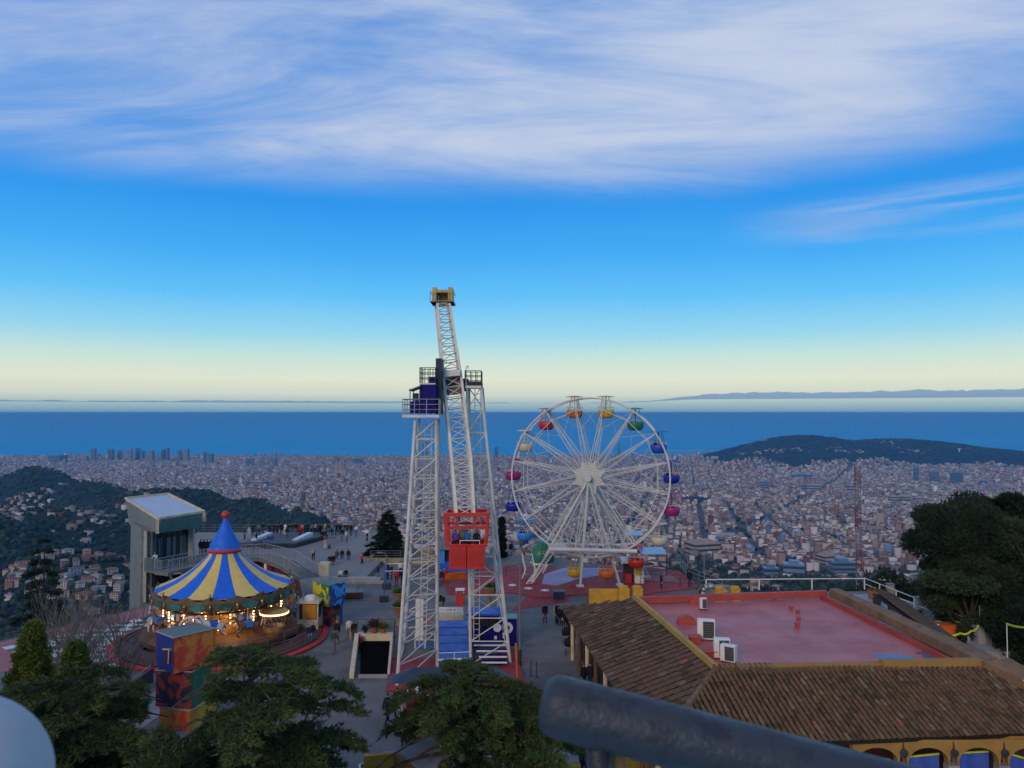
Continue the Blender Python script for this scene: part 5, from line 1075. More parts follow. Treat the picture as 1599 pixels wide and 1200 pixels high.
# lattice side stairs at left and right foot
for (a, c_, nm) in ((((822, 912), (868, 848)), 0, 'l'), (((1008, 905), (978, 848)), 0, 'r')):
    p, q = gp(a[0][0], a[0][1], .2), at(a[1][0], a[1][1], 77); s_ = Vector((.55, .3, 0)); b = MB(); b.sq(p, q, .1); b.sq(p + s_, q + s_, .1)
    for k in range(22): b.bar(p.lerp(q, k / 22), p.lerp(q, k / 22) + s_, .03, 4)
    b.build('service_ladder', m_wheel, fw)
    b = MB(); b.box(q + Vector((.2, -.2, -.5)), (1.3, 1.0, .9), .3); b.build('gear_guard', m_wheel, fw)
# cabins: top attaches at rim pivot
def cabin(mat, label, k, riders=0):
    a = angk(k); piv = W3(RW * 1.03 * math.cos(a), RW * 1.03 * math.sin(a), 0); o = thing('wheel_cabin', label, 'cabin', piv, 'round cabins of the ferris wheel'); p = piv
    b = MB(); b.lathe([(.84, .02), (.84, .06), (.35, .14), (.02, .16), (.02, .05), (.35, .04), (.84, .02)], p, 18); b.build('cabin_roof', mat, o)
    b = MB(); b.bar(p + Vector((0, 0, .05)), p - Vector((0, 0, 1.6)), .06, 8); b.build('centre_pole', mat, o)
    b = MB(); b.lathe([(.1, -2.08), (.5, -2.06), (.72, -1.9), (.82, -1.5), (.8, -1.25), (.74, -1.25), (.7, -1.5), (.1, -1.85)], p, 20); b.build('tub', mat, o, smooth=True)
    b = MB(); b.lathe([(.8, -1.02), (.83, -1.0), (.8, -.98)], p, 20)
    for i in range(10): t_ = 2 * math.pi * i / 10; v = Vector((.8 * math.cos(t_), .8 * math.sin(t_), 0)); b.bar(p + v + Vector((0, 0, -1.25)), p + v + Vector((0, 0, -1.0)), .018, 4)
    b.build('tub_rail', m_wheel, o); b = MB(); [b.bar(p + Vector((.3 * sx, .3 * sy, .05)), p + Vector((.55 * sx, .55 * sy, -1.25)), .022, 4) for sx in (-1, 1) for sy in (-1, 1)]; b.build('hanger_rod', mat, o)
    return piv
m_wcab = M('cabin_cream', (.55, .5, .36), .5, var=.1)
CB = [(3, m_ycab, 'yellow cabin near the very top right of the wheel'), (4, m_ocab, 'orange cabin near the very top left of the wheel'), (5, m_redp, 'red cabin at the upper left of the wheel'), (6, m_wcab, 'cream cabin at the left above the red-roofed magenta one'), (7, m_magenta, 'magenta cabin at the left end of the wheel'), (8, m_dblue, 'dark blue cabin at the left, below the magenta one'),
      (9, m_skyb, 'light blue cabin with riders at the lower left of the wheel'), (10, m_green, 'green cabin at the lower left behind the legs'), (11, m_ycab, 'yellow cabin at the bottom of the wheel'), (12, m_ocab, 'orange cabin at the bottom of the wheel'), (13, m_redp, 'red cabin at the lower right behind the legs'), (14, m_wcab, 'cream cabin at the lower right of the wheel'),
      (15, m_magenta, 'magenta cabin at the right of the wheel'), (0, m_dblue, 'dark blue cabin with riders at the right end of the wheel'), (1, m_blue, 'mid blue cabin with riders at the upper right of the wheel'), (2, m_green, 'green cabin at the upper right of the wheel')]
PIV = {k: cabin(m_, lb, k) for k, m_, lb in CB}
# red decks around the wheel
b = MB(); b.prism([V2(gp(*p)) for p in ((690, 900), (700, 930), (800, 927), (840, 935), (905, 930), (1000, 931), (1095, 918), (1060, 893), (1000, 886), (860, 888), (790, 885), (760, 893))], .004, .1); struct(b.build('ride_deck', m_red))
b = MB(); b.prism([V2(gp(*p, .1)) for p in ((846, 912), (850, 897), (880, 887), (935, 887), (975, 892), (940, 898), (900, 905), (870, 915))], .1, .11); struct(b.build('mauve_floor', m_mauve))
b = MB(); b.prism([V2(gp(*p, .1)) for p in ((985, 905), (998, 893), (1040, 893), (1062, 908))], .1, .11); struct(b.build('pink_floor', m_pink))
b = MB(); b.prism([V2(gp(*p)) for p in ((798, 955), (826, 930), (880, 932), (893, 940))], .002, .012); struct(b.build('red_floor_star_point', m_red))
b = MB(); b.prism([V2(gp(*p)) for p in ((676, 872), (690, 905), (760, 905), (775, 890), (740, 880))], .002, .012); struct(b.build('red_paving', m_red))
def star(px, py, r_, label):
    p = gp(px, py, .1); b = MB(); b.prism([(p.x + (r_ if i % 2 == 0 else r_ * .5) * math.cos(i * math.pi / 8), p.y + 1.25 * (r_ if i % 2 == 0 else r_ * .5) * math.sin(i * math.pi / 8)) for i in range(16)], .1, .112); tag(b.build('painted_star', m_whitep), label, 'floor star', 'white stars on the red deck')
for px, py, lb in ((800, 914, 'white painted star leftmost of three on the red deck'), (825, 919, 'white painted star middle of three on the red deck'), (851, 922, 'white painted star rightmost of three on the red deck')): star(px, py, .5, lb)
# ferris booth
p = gp(990, 913); o = thing('operator_booth', 'small white operator booth with yellow door at the right foot of the ferris wheel', 'booth', p)
x, y = p.x, p.y
b = MB(); b.bx(x + .1, x + 1.0, y, y + 1.2, .1, 2.2); b.build('booth_wall', m_whitep, o); b = MB(); b.bx(x - .9, x + .1, y + .8, y + 1.2, .1, 2.2); b.build('booth_back', m_dk, o)
b = MB(); b.bx(x + .15, x + .8, y - .04, y - .003, .9, 2.1); b.build('yellow_door', m_ycab, o); b = MB(); b.slab([(x - 1.2, y - .3, 2.25), (x + 1.1, y - .3, 2.25), (x + 1.1, y + 1.5, 2.5), (x - 1.2, y + 1.5, 2.5)], .15); b.build('booth_roof', m_whitep, o)
b = MB(); b.bx(x - .85, x - .2, y + .1, y + .6, .1, 1.0); b.build('red_seat', m_redb, o)
# bus-shelter roof behind at right (1000-1050, 848-870)
p = gp(1003, 893); o = thing('glass_shelter', 'light blue roofed open shelter behind the right foot of the wheel', 'shelter', p)
zr2 = at(0, 862, 82).z; b = MB(); b.slab([at(1000, 866, 81), at(1042, 865, 81), at(1034, 854, 86), at(1000, 855, 86)], .08); b.build('shelter_roof', M('pale_blue_roof', (.25, .42, .55), .4), o)
for px in (1002, 1041): b = MB(); q = at(px, 866, 81.2); b.bar((q.x, q.y, 0), (q.x, q.y, q.z), .06); b.build('shelter_post', m_dk, o)
p = gp(972, 860, 2); o = thing('pale_blue_canopy', 'thin pale blue flat canopy visible behind the wheel rim', 'canopy', (12, 84, 0)); b = MB(); b.slab([at(974, 836, 84), at(1004, 836, 84), at(1003, 829, 88), at(976, 829, 88)], .08); b.build('canopy_roof', M('pale_blue_canopy', (.25, .42, .55), .4), o)
for px in (976, 1002): q = at(px, 836, 84.2); b = MB(); b.bar((q.x, q.y, -2), (q.x, q.y, q.z), .07); b.build('canopy_post', m_dk, o)
# green slide-like arch by the left foot
p = gp(845, 880); o = thing('green_dome', 'green rounded ride housing behind the left foot of the wheel', 'ride housing', p); b = MB(); b.lathe([(1.1, 0), (1.2, .8), (1.0, 1.7), (.5, 2.2), (.05, 2.35)], p, 16); b.build('dome_shell', m_green, o, smooth=True); b = MB(); b.lathe([(1.25, 0), (1.25, .2), (1.1, .2)], p, 16); b.build('dome_base', m_whitep, o)
p = gp(823, 892); o = thing('turnstile_stair', 'small white framed stair with glass sides left of the ferris wheel', 'stair', p)
b = MB(); q = at(815, 864, 80); r_ = gp(830, 905); 
for s_ in (0, 1.0): b.bar(q + Vector((s_, 0, 0)), r_ + Vector((s_ - .6, 0, 1.0)), .06); b.bar(r_ + Vector((s_ - .6, 0, 1.0)), r_ + Vector((s_ - 1.0, 0, 0)), .06); b.bar(q + Vector((s_, 0, -.5)), r_ + Vector((s_ - .6, 0, .4)), .03)
b.build('stair_frame', m_whitep, o); b = MB(); [b.box(q.lerp(r_ + Vector((-.6, 0, .4)), k / 8) + Vector((.5, 0, -.5)), (1.0, .3, .05)) for k in range(9)]; b.build('stair_tread', m_grey, o)
rail('railing', [gp(1000, 915, .1), gp(1062, 917, .1), gp(1094, 918, .1)], h=1.1, label='dark railing in front of the pink floor right of the wheel booth', m_=m_dk, n=3)
rail('railing', [gp(1044, 868, 0) + Vector((0, -4, 0)), gp(1075, 905, 0), gp(1128, 925, 0)], h=1.2, label='sloping grey railing descending right of the ferris wheel deck', m_=m_steel, n=3)
rail('railing', [gp(790, 900), gp(840, 893)], h=1.0, label='dark railing on the red deck left of the wheel', m_=m_dk, n=2)
# green-roofed food hut behind the gondola
p = gp(715, 892); o = thing('food_hut', 'long food hut with ribbed grey green roof behind the red gondola', 'hut', p)
zr3 = 2.6; b = MB(); x0, x1 = X_(683, 84), X_(745, 84); b.slab([(x0, 83, 2.5), (x1 + 1, 83, 2.5), (x1, 87, 3.5), (x0 + .5, 87, 3.5)], .12); hr = b.build('hut_roof', M('grey_green_roof', (.14, .19, .18), .6), o)
b = MB(); [b.slab([(x0 + .1 + k * .3, 82.98, 2.55), (x0 + .18 + k * .3, 82.98, 2.55), (x0 + .4 + k * .29, 86.9, 3.55), (x0 + .32 + k * .29, 86.9, 3.55)], .04) for k in range(15)]; b.build('roof_rib', m_grey, hr)
b = MB(); b.bx(x0 + .2, x1, 84, 86.5, 0, 2.5); b.build('hut_room', m_dk, o); b = MB(); b.bx(x0 + .3, x1, 83.4, 83.9, 0, 1.1); b.build('hut_counter', m_blue, o); b = MB(); b.bx(x0 + .35, x0 + .9, 83.3, 83.38, .9, 2.4); b.build('menu_board', m_skyb, o)
# lying orange banner, canoe-like; red cloth; small seats
p = gp(712, 905); o = thing('orange_awning', 'orange and red striped low awning behind the gondola', 'awning', p); b = MB(); b.slab([gp(694, 905, .9), gp(728, 903, .9), gp(726, 893, 1.6), gp(698, 896, 1.5)], .08); b.build('awning_cloth', m_orange, o); b = MB(); [b.bar(gp(px, 906, 0), gp(px, 906, .9) * .999, .04) for px in (696, 726)]; b.build('awning_post', m_dk, o)
for px, py, lb in ((718, 946, 'red and white popcorn stand beyond the blue ramp'),):
    c = gp(px, py); o = thing('snack_stand', lb, 'stand', c); b = MB(); b.box(c + Vector((0, .3, .5)), (.75, .6, 1.0)); b.build('stand_box', m_redb, o); b = MB(); b.box(c + Vector((0, .3, 1.35)), (.8, .6, .12)); b.build('stand_roof', m_whitep, o); b = MB(); [b.bar(c + Vector((sx * .34, .3, 1.0)), c + Vector((sx * .34, .3, 1.3)), .03) for sx in (-1, 1)]; b.build('stand_post', m_whitep, o)
# lamp posts
def lamp(px, py, top, label, d_arm=1):
    c = gp(px, py); zt_ = at(px, top, c.y).z; o = thing('lamp_post', label, 'lamp post', c, 'slim grey lamp posts'); b = MB(); b.bar(c, (c.x, c.y, zt_), .085, 8, .05); b.build('pole', m_grey, o); b = MB(); b.bar(c, c + Vector((0, 0, 1.1)), .12, 8); b.build('base_sleeve', m_dk, o)
    b = MB(); b.tube([Vector((c.x, c.y, zt_ - .1)), Vector((c.x - .25 * d_arm, c.y, zt_ + .25)), Vector((c.x - .6 * d_arm, c.y, zt_ + .35))], .035); b.box((c.x - .75 * d_arm, c.y, zt_ + .33), (.5, .18, .09)); b.build('lamp_head', m_grey, o)
lamp(812, 1040, 868, 'tall slim grey lamp post right of the lattice towers'); lamp(1100, 925, 868, 'slim lamp post right of the ferris wheel deck'); lamp(604, 905, 868, 'short lamp post left of the lattice tower base'); lamp(290, 975, 902, 'lamp post beside the checkered floor'); lamp(1074, 905, 862, 'thin post behind the wheel deck right end')
# queue posts right of ride
for px, py, lb in ((829, 1056, 'black queue post, left of two by the red rope'), (838, 1058, 'black queue post, right of two by the red rope')):
    c = gp(px, py); o = thing('queue_post', lb, 'queue post', c, 'queue posts'); b = MB(); b.bar(c, c + Vector((0, 0, 1.0)), .03, 8); b.build('post', m_dk, o); b = MB(); b.lathe([(.17, 0), (.17, .03), (.03, .05)], c, 12); b.build('base', m_dk, o)
a_, c_ = gp(814, 1054) + Vector((0, 0, .95)), gp(829, 1056) + Vector((0, 0, .95)); b = MB(); b.bar(a_, c_, .025); tag(b.build('rope_barrier', m_redb), 'red rope from the lamp post to the black queue post', 'rope')
# yellow striped standpipe post next to lamp
c = gp(808, 1062); b = MB(); b.bar(c, c + Vector((-.1, 0, 2.3)), .06, 8); tag(b.build('bollard_post', m_ocab), 'orange leaning post beside the grey lamp post foot', 'post')
# white fence segments low right of the ride (stairs 745-795,1005-1040)
o = thing('exit_stair', 'white railed exit steps between the right lattice tower and booth', 'stairs', gp(765, 1045)); 
for k, py in enumerate((1008, 1017, 1026, 1035)): a_, c_ = gp(740 + 4 * k, py, 1.0 - .2 * k), gp(792, py, 1.0 - .2 * k); b = MB(); b.sq(a_, c_, .09); b.build('step_nosing', m_whitep, o); b = MB(); b.slab([a_, c_, c_ + Vector((0, .6, 0)), a_ + Vector((0, .6, 0))], .06); b.build('tread', m_navy, o)
# blue rail panels left of ramp (x 645-680, y 992-1010)
o = thing('guard_fence', 'white fence with blue lower panels and crossed circles left of the ramp', 'fence', gp(648, 1012)); a_, c_ = gp(648, 1013), gp(679, 1013)
for h_ in (.1, .62, 1.05): b = MB(); b.sq(a_ + Vector((0, 0, h_)), c_ + Vector((0, 0, h_)), .06); b.build('fence_rail', m_whitep if h_ > .2 else m_skyb, o)
for k in range(3):
    t_ = (k + .5) / 3; p = a_.lerp(c_, t_) + Vector((0, 0, .36)); b = MB()
    for i in range(12): t0, t1 = i * math.pi / 6, (i + 1) * math.pi / 6; b.bar(p + Vector((.2 * math.cos(t0), 0, .2 * math.sin(t0))), p + Vector((.2 * math.cos(t1), 0, .2 * math.sin(t1))), .02, 4)
    b.bar(p + Vector((-.2, 0, -.2)), p + Vector((.2, 0, .2)), .018, 4); b.bar(p + Vector((.2, 0, -.2)), p + Vector((-.2, 0, .2)), .018, 4); b.build('crossed_ring', m_skyb, o)
    b = MB(); b.sq(a_.lerp(c_, k / 2), a_.lerp(c_, k / 2) + Vector((0, 0, 1.05)), .07); b.build('fence_post', m_whitep, o)
b = MB(); b.box(at(655, 968, 55.5), (.55, .1, 2.9)); tag(b.build('hanging_panel', m_whitep), 'tall white panel standing inside the left lattice tower', 'panel')
b = MB(); b.box(at(666, 968, 55.6), (.5, .1, .5)); tag(b.build('notice_board', M('pink_board', (.35, .12, .14), .6)), 'small pink board beside the tall white panel in the left tower', 'board')
# ================================================================== RIGHT BUILDING WITH TILED ROOF
ZE, ZR, ZF = 3.4, 4.8, 4.35
E = gp(1027, 1168, ZE); A1 = gp(878, 948, ZE); B1 = gp(990, 934, ZR); C1 = gp(1118, 1047, ZR); G1 = gp(1532, 1040, ZR); E2 = gp(1690, 1141, ZE); K1 = gp(1290, 925, ZR)
bld = thing('tiled_roof_building', 'ochre park building with mossy clay tile hip roof round a red flat roof', 'building', (12, 42, 0))
m_tile = M('mossy_clay_tile', (.13, .075, .042), .85, var=.3, scale=6, dirt=(.055, .055, .03), dscale=1.2, damt=.8, bump=.5, bscale=60, spec=.2)
m_tile2 = M('pale_lichen_tile', (.165, .112, .072), .85, var=.35, scale=6, dirt=(.07, .06, .04), dscale=2, spec=.2); m_tile3 = M('new_orange_tile', (.25, .09, .045), .8, var=.2, scale=6, spec=.2); m_tile4 = M('dark_mossy_tile', (.08, .05, .03), .9, var=.4, scale=6, dirt=(.04, .05, .02), spec=.2)
TM = [m_tile, m_tile2, m_tile3, m_tile4]
m_dkb = M('channel_shade_board', (.018, .014, .01), .95)  # near-black underlay; shade of the tile channels is put into its colour
def under(poly): b = MB(); b.slab([p - Vector((0, 0, .09)) for p in poly], .12); return b.build('roof_board', m_dkb, bld)
under([E, C1, B1, A1]); under([E, E2, G1, C1]); under([E2, E2 + Vector((4, 25, 0)), K1 + Vector((3.2, 0, 0)), G1])
def tile_mesh(len_, rad, flat):
    """barrel tile along +y (downslope is -y), cover arch; or flat pantile"""
    vs_, fs = [], []
    if flat:
        prof_ = [(-rad, 0), (-rad * .55, .035), (-rad * .1, .01), (rad * .4, .01), (rad, .03)]
    else:
        prof_ = [(rad * math.cos(t), rad * .85 * math.sin(t)) for t in np.linspace(math.pi, 0, 6)]
    n = len(prof_)
    for y, s_, dz_ in ((-len_ / 2, 1.0, .03), (len_ / 2, .82, 0)):
        for x, z in prof_: vs_.append((x * s_, y, z * s_ + dz_))
    for y, s_, dz_ in ((-len_ / 2, 1.0, .03),):
        for x, z in prof_: vs_.append((x, y, z + dz_ - .035))
    for i in range(n - 1): fs.append((i, i + 1, n + i + 1, n + i)); fs.append((2 * n + i, 2 * n + i + 1, i + 1, i))
    return vs_, fs
protoT = {}
for nm, ln, rd, fl_ in (('flat', .50, .30, True), ('barrel', .46, .10, False)):
    vs_, fs = tile_mesh(ln, rd, fl_)
    for mi, m_ in enumerate(TM):
        me = bpy.data.meshes.new('roof_tile_' + nm); me.from_pydata(vs_, [], fs); me.materials.append(m_); me.polygons.foreach_set('use_smooth', [True] * len(fs)); protoT[nm, mi] = (me, vs_, fs)
def in_poly(u, v, poly):
    c = False
    for i in range(len(poly)):
        (x0, y0), (x1, y1) = poly[i], poly[i - 1]
        if (y0 > v) != (y1 > v) and u < (x1 - x0) * (v - y0) / (y1 - y0) + x0: c = not c
    return c
def tiles(poly, ax_pts, nm, du, dv, share, cap):
    """lay tiles on planar polygon; ax_pts: two points giving the eave direction"""
    nrm = (poly[1] - poly[0]).cross(poly[2] - poly[0]).normalized(); nrm = nrm if nrm.z > 0 else -nrm
    U = (ax_pts[1] - ax_pts[0]).normalized(); Vv = nrm.cross(U).normalized()
    if Vv.z < 0: Vv = -Vv; U = -U
    O = poly[0]; p2 = [((p - O).dot(U), (p - O).dot(Vv)) for p in poly]; u0, u1 = min(p[0] for p in p2), max(p[0] for p in p2); v0, v1 = min(p[1] for p in p2), max(p[1] for p in p2)
    L_ = []
    v = v0 + dv * .3
    while v < v1:
        u = u0 + du * .5
        while u < u1:
            if in_poly(u, v, p2):
                P = O + U * (u + rnd.uniform(-.012, .012)) + Vv * (v + rnd.uniform(-.02, .02)) + nrm * (.02 + rnd.uniform(0, .015)); L_.append(P)
            u += du
        v += dv
    Rm = Matrix((U, Vv, nrm)).transposed() @ Matrix.Rotation(R(3), 3, 'X')
    L_ = [p for p in L_ if abs(ray_in(p)) == 1 or True]
    L_.sort(key=lambda p: (p - Vector((0, 0, HC))).length if on_screen(p) else 1e6)
    W4 = [[], [], [], []]; V4 = [[], [], [], []]
    for i, P in enumerate(L_):
        r_ = rnd.random(); mi = 2 if r_ < .008 else 1 if r_ < .09 else 3 if r_ < .28 else 0
        me, vs_, fs = protoT[nm, mi]; rot = Rm @ Matrix.Rotation(rnd.uniform(-.03, .03), 3, 'Z')
        if i < cap:
            t_ = obj('roof_tile', me, bld); t_.location = P - bld.location; t_.rotation_euler = rot.to_euler()
        else:
            o_ = len(V4[mi]); V4[mi] += [tuple(P + rot @ Vector(v_)) for v_ in vs_]; W4[mi] += [tuple(k + o_ for k in f_) for f_ in fs]
    return V4, W4
def on_screen(p): return p.y > 1 and 0 < CX + F * p.x / p.y < 1600 and EYE + (HC - p.z) / p.y * F < 1210
def ray_in(p): return 1
S = MB(); 
def stash(VW):
    V4, W4 = VW
    for mi in range(4): S.cur = mi; o_ = len(S.v); S.v += V4[mi]; S.f += [tuple(k + o_ for k in f_) for f_ in W4[mi]]; S.mi += [mi] * len(W4[mi])
stash(tiles([E, C1, B1, A1], (E, A1), 'flat', .56, .44, 0, 130))
stash(tiles([E, E2, G1, C1], (E, E2), 'barrel', .25, .40, 0, 160))
stash(tiles([E2, E2 + Vector((4, 25, 0)), K1 + Vector((3.4, 0, 0)), G1], (E2, E2 + Vector((4, 25, 0))), 'barrel', .25, .40, 0, 0))
ot = S.build('roof_tiling', TM, bld, smooth=True); ot['kind'] = 'stuff'; ot.name = 'remaining_roof_tiles'
# pan channels under barrels read as dark gaps
b = MB(); n = 26
for k in range(n): t_ = k / n; p, q = E.lerp(C1, t_), E.lerp(C1, (k + .95) / n); b.bar(p + Vector((0, 0, .1)), q + Vector((0, 0, .09)), .15, 7)
b.build('hip_ridge_tiles', m_tile2, bld)
b = MB(); b.sq(B1 + Vector((0, 0, .12)), C1 + Vector((0, 0, .12)), .22, .3); b.build('coping', M('yellow_coping', (.42, .26, .06), .8, var=.15, dirt=(.25, .14, .04)), bld)
b = MB(); b.sq(C1 + Vector((0, .05, .06)), C1.lerp(G1, .62) + Vector((0, .05, .06)), .3, .34); b.sq(C1.lerp(G1, .62) + Vector((0, .0, .14)), G1 + Vector((0, .0, .14)), .42, .4); b.build('front_parapet', m_ochre, bld)
b = MB(); b.slab([G1 + Vector((-.1, -.3, .3)), G1 + Vector((1.0, .3, .3)), K1 + Vector((.75, 0, .3)), K1 + Vector((.1, -.3, .3))], .5); b.slab([G1 + Vector((-.1, -.3, .3)), G1 + Vector((1.5, .3, .3)), E2 + Vector((1.2, 2.5, .9)), E2 + Vector((.2, 2.2, .9))], .5); b.build('side_parapet', M('brown_coping', (.20, .115, .06), .9, var=.25, scale=1.5, dirt=(.1, .07, .04)), bld)
m_rr = M('red_membrane', (.42, .12, .115), .5, var=.14, scale=.35, dirt=(.30, .08, .08), dscale=.55, damt=.75, spec=.5); m_rr2 = M('red_upstand', (.36, .06, .045), .6, var=.15, scale=1)
zf = lambda p: Vector((p.x, p.y, ZF))
b = MB(); b.slab([zf(C1), zf(G1), zf(K1), zf(B1)], .3); b.build('flat_roof', m_rr, bld)
b = MB(); b.sq(B1 + Vector((0, 0, -.15)), K1 + Vector((0, 0, -.1)), .35, .42); b.build('back_upstand', m_rr2, bld)
b = MB(); b.sq(G1 + Vector((-.35, 0, -.35)), K1 + Vector((-.3, 0, -.3)), .25, .3); b.build('side_upstand', m_rr2, bld); b = MB(); b.sq(B1 + Vector((.25, 0, -.3)), C1 + Vector((.25, 0, -.3)), .25, .3); b.build('side_upstand', m_rr2, bld)
b = MB(); b.prism([V2(B1), V2(K1), (K1.x + .8, K1.y), (G1.x + 1.4, G1.y), (C1.x, C1.y + .3)], 0, ZF - .32); b.build('wall', m_ochre, bld)
b = MB(); b.prism([(E.x + 1.2, E.y + 3.6), (C1.x, C1.y), V2(B1), (A1.x + 1.2, A1.y - .3)], 0, 3.3); b.build('shop_shade_block', M('shop_interior_shade', (.03, .02, .015), .8), bld)  # solid near-black block; the shop interior's shade is put into its colour
# posts under the left eave
for k in range(9):
    t_ = .08 + k * .11; p = E.lerp(A1, t_) + Vector((.55, 0, 0)); b = MB(); b.bar((p.x, p.y, 0), (p.x, p.y, 3.2), .13, 8); b.build('eave_post', m_wood if k % 2 else m_cream, bld)
b = MB(); b.sq(E + Vector((.1, 0, -.2)), A1 + Vector((.1, 0, -.2)), .14, .2); b.build('eave_fascia', m_wood, bld)
# arched front
fy = 33.2
b = MB(); b.bx(E.x + .9, E2.x, fy + 3.2, fy + 3.4, 0, 3.3); b.build('veranda_back_wall', M('veranda_dark_wall', (.10, .04, .03), .8), bld)  # plain dark reddish brown back wall
pxs = [1318, 1397, 1474, 1551, 1630]
xs_ = [(p - CX) / F * fy for p in pxs]
for i, x in enumerate(xs_):
    b = MB(); b.bx(x - .24, x + .24, fy - .2, fy + .2, 1.75, 2.2); b.build('column_capital', m_conc, bld); b = MB(); b.bx(x - .2, x + .2, fy - .18, fy + .18, 0, 1.75); b.build('column', m_conc, bld)
for i in range(len(xs_) - 1):
    x0, x1 = xs_[i], xs_[i + 1]; b = MB(); N_ = 12; c_ = (x0 + x1) / 2; hw = (x1 - x0) / 2 - .2; vs_ = []
    for k in range(N_ + 1): t = math.pi * (1 - k / N_); vs_.append((c_ + hw * math.cos(t), fy - .18, 2.1 + .85 * math.sin(t) ** .7)); vs_.append((c_ + (x1 - x0) / 2 * (2 * k / N_ - 1), fy - .18, 3.28))
    o_ = len(vs_); vs_ += [(x, y + .36, z) for x, y, z in vs_]
    fs = []
    for k in range(N_): a = 2 * k; fs += [(a, a + 2, a + 3, a + 1), (o_ + a + 1, o_ + a + 3, o_ + a + 2, o_ + a), (a, o_ + a, o_ + a + 2, a + 2)]
    b.add(vs_, fs); b.build('arch', m_ochre, bld)
    b = MB(); b.lathe([(.01, 0), (.16, .02), (.17, .08), (.01, .1)], (0, 0, 0), 12); b.build('round_lamp', m_dk, bld, M4=Matrix.Translation((x0, fy - .2, 2.75)) @ Matrix.Rotation(R(90), 4, 'X'))
# blue tarpaulin screens with yellow edge
m_tarp = M('blue_tarpaulin', (.05, .10, .42), .5, var=.15, scale=1.2, bump=.6, bscale=3, dirt=(.03, .06, .3), dscale=.6)
for i, (x0, x1, z0_, z1_, y_) in enumerate([(xs_[0] + .3, xs_[1] - .25, 2.2, 2.15, fy + .5), (xs_[1] + .3, xs_[2] - .25, 2.25, 2.4, fy + .5), (xs_[2] + .3, xs_[3] - .25, 2.42, 2.5, fy + .5), (xs_[3] + .3, xs_[4], 2.55, 2.0, fy + .3)]):
    o = thing('blue_tarpaulin', 'blue tarpaulin screen with yellow top edge under %s arch from the left' % ['the first', 'the second', 'the third', 'the right end'][i], 'tarpaulin', (x0, y_, 0), 'blue screens under the arches')
    b = MB(); nn = 16; vs_ = []
    for k in range(nn + 1): t = k / nn; x = x0 + (x1 - x0) * t; yy_ = y_ + .05 * math.sin(9 * t + i); vs_ += [(x, yy_, 0), (x, yy_ + .03, z0_ + (z1_ - z0_) * t)]
    o_ = len(vs_); vs_ += [(a, c_ + .02, d_) for a, c_, d_ in vs_]; fs = []
    for k in range(nn): a = 2 * k; fs += [(a, a + 2, a + 3, a + 1), (o_ + a, o_ + a + 1, o_ + a + 3, o_ + a + 2)]
    b.add(vs_, fs); b.build('tarpaulin_sheet', m_tarp, o); b = MB(); b.sq((x0, y_ - .02, z0_ + .02), (x1, y_ - .02, z1_ + .02), .05, .07); b.build('yellow_hem', M('yellow_tape', (.55, .6, .03), .5), o)
b = MB(); b.box((xs_[2] - .1 + 1.1, fy + 1.6, 2.6), (.9, .5, .6)); tag(b.build('small_shelf', M('terracotta_shelf', (.3, .12, .06), .7)), 'small terracotta coloured shelf unit behind the arches at right', 'shelf')  # box in plain terracotta colour
# ---- things on the flat roof
def rp(px, py): return gp(px, py, ZF)
def acunit(px, py, w, d, h, label, yaw=0.0):
    p = rp(px, py); o = thing('air_conditioner', label, 'air conditioner', p, 'air conditioners on the red roof'); Rm = Matrix.Rotation(yaw, 3, 'Z'); P = lambda x, y, z: p + Rm @ Vector((x, y, z))
    b = MB(); b.box(P(0, d / 2, h / 2 + .08), (w, d, h), yaw); b.build('casing', m_whitep, o)
    b = MB(); b.box(P(w * .13, -.015, h / 2 + .08), (w * .62, .03, h * .86), yaw); b.build('fan_grille', m_dk, o)
    b = MB(); [b.box(P(w * .13, -.035, .16 + h * .86 * (k + .5) / 9), (w * .62, .015, .02), yaw) for k in range(9)]; b.build('grille_bar', m_grey, o)
    b = MB(); [b.box(P(sx * w * .38, d / 2, .04), (.08, d, .08), yaw) for sx in (-1, 1)]; b.build('foot', m_dk, o)
acunit(1103, 1001, .95, .42, 1.05, 'tall white air conditioner standing on the red roof near the coping', R(-12)); acunit(1136, 1036, .75, .4, .8, 'white air conditioner with open side nearer the front parapet', R(-35)); acunit(1128, 1030, .8, .35, .95, 'white air conditioner partly hidden behind the nearest one', R(-5)); acunit(1099, 953, .42, .3, .65, 'small white vent unit below the silver duct on the roof back edge')
p = rp(1100, 936); o = thing('vent_duct', 'silver elbow ventilation duct at the back edge of the red roof', 'duct', p); b = MB(); b.tube([p + Vector((-.1, 0, -.0)), p + Vector((-.1, 0, .55)), p + Vector((0, -.05, .8)), p + Vector((.25, -.1, .9)), p + Vector((.65, -.1, .85))], .19, 10); b.build('duct', m_steel, o, smooth=True)
b = MB(); b.bar(p + Vector((-.45, .1, .5)), p + Vector((-.1, .1, .95)), .26, 10); b.build('duct_cowl', m_dk, o)
for px, py, s_, lb in ((1073, 976, .55, 'red half-round vent hood near the yellow coping'), (1088, 945, .5, 'red rounded vent hood by the silver duct')):
    p = rp(px, py); b = MB(); pr_ = [(s_ * math.cos(t), s_ * math.sin(t) * 1.0) for t in np.linspace(0, math.pi, 9)]; vs_ = [p + Vector((x, 0, z)) for x, z in pr_] + [p + Vector((x, .45, z)) for x, z in pr_]; b.add(vs_, [tuple(range(9)), tuple(range(9, 18))[::-1]] + [(i, 9 + i, 10 + i, i + 1) for i in range(8)]); tag(b.build('vent_hood', m_rr2), lb, 'vent', 'red vents on the roof')
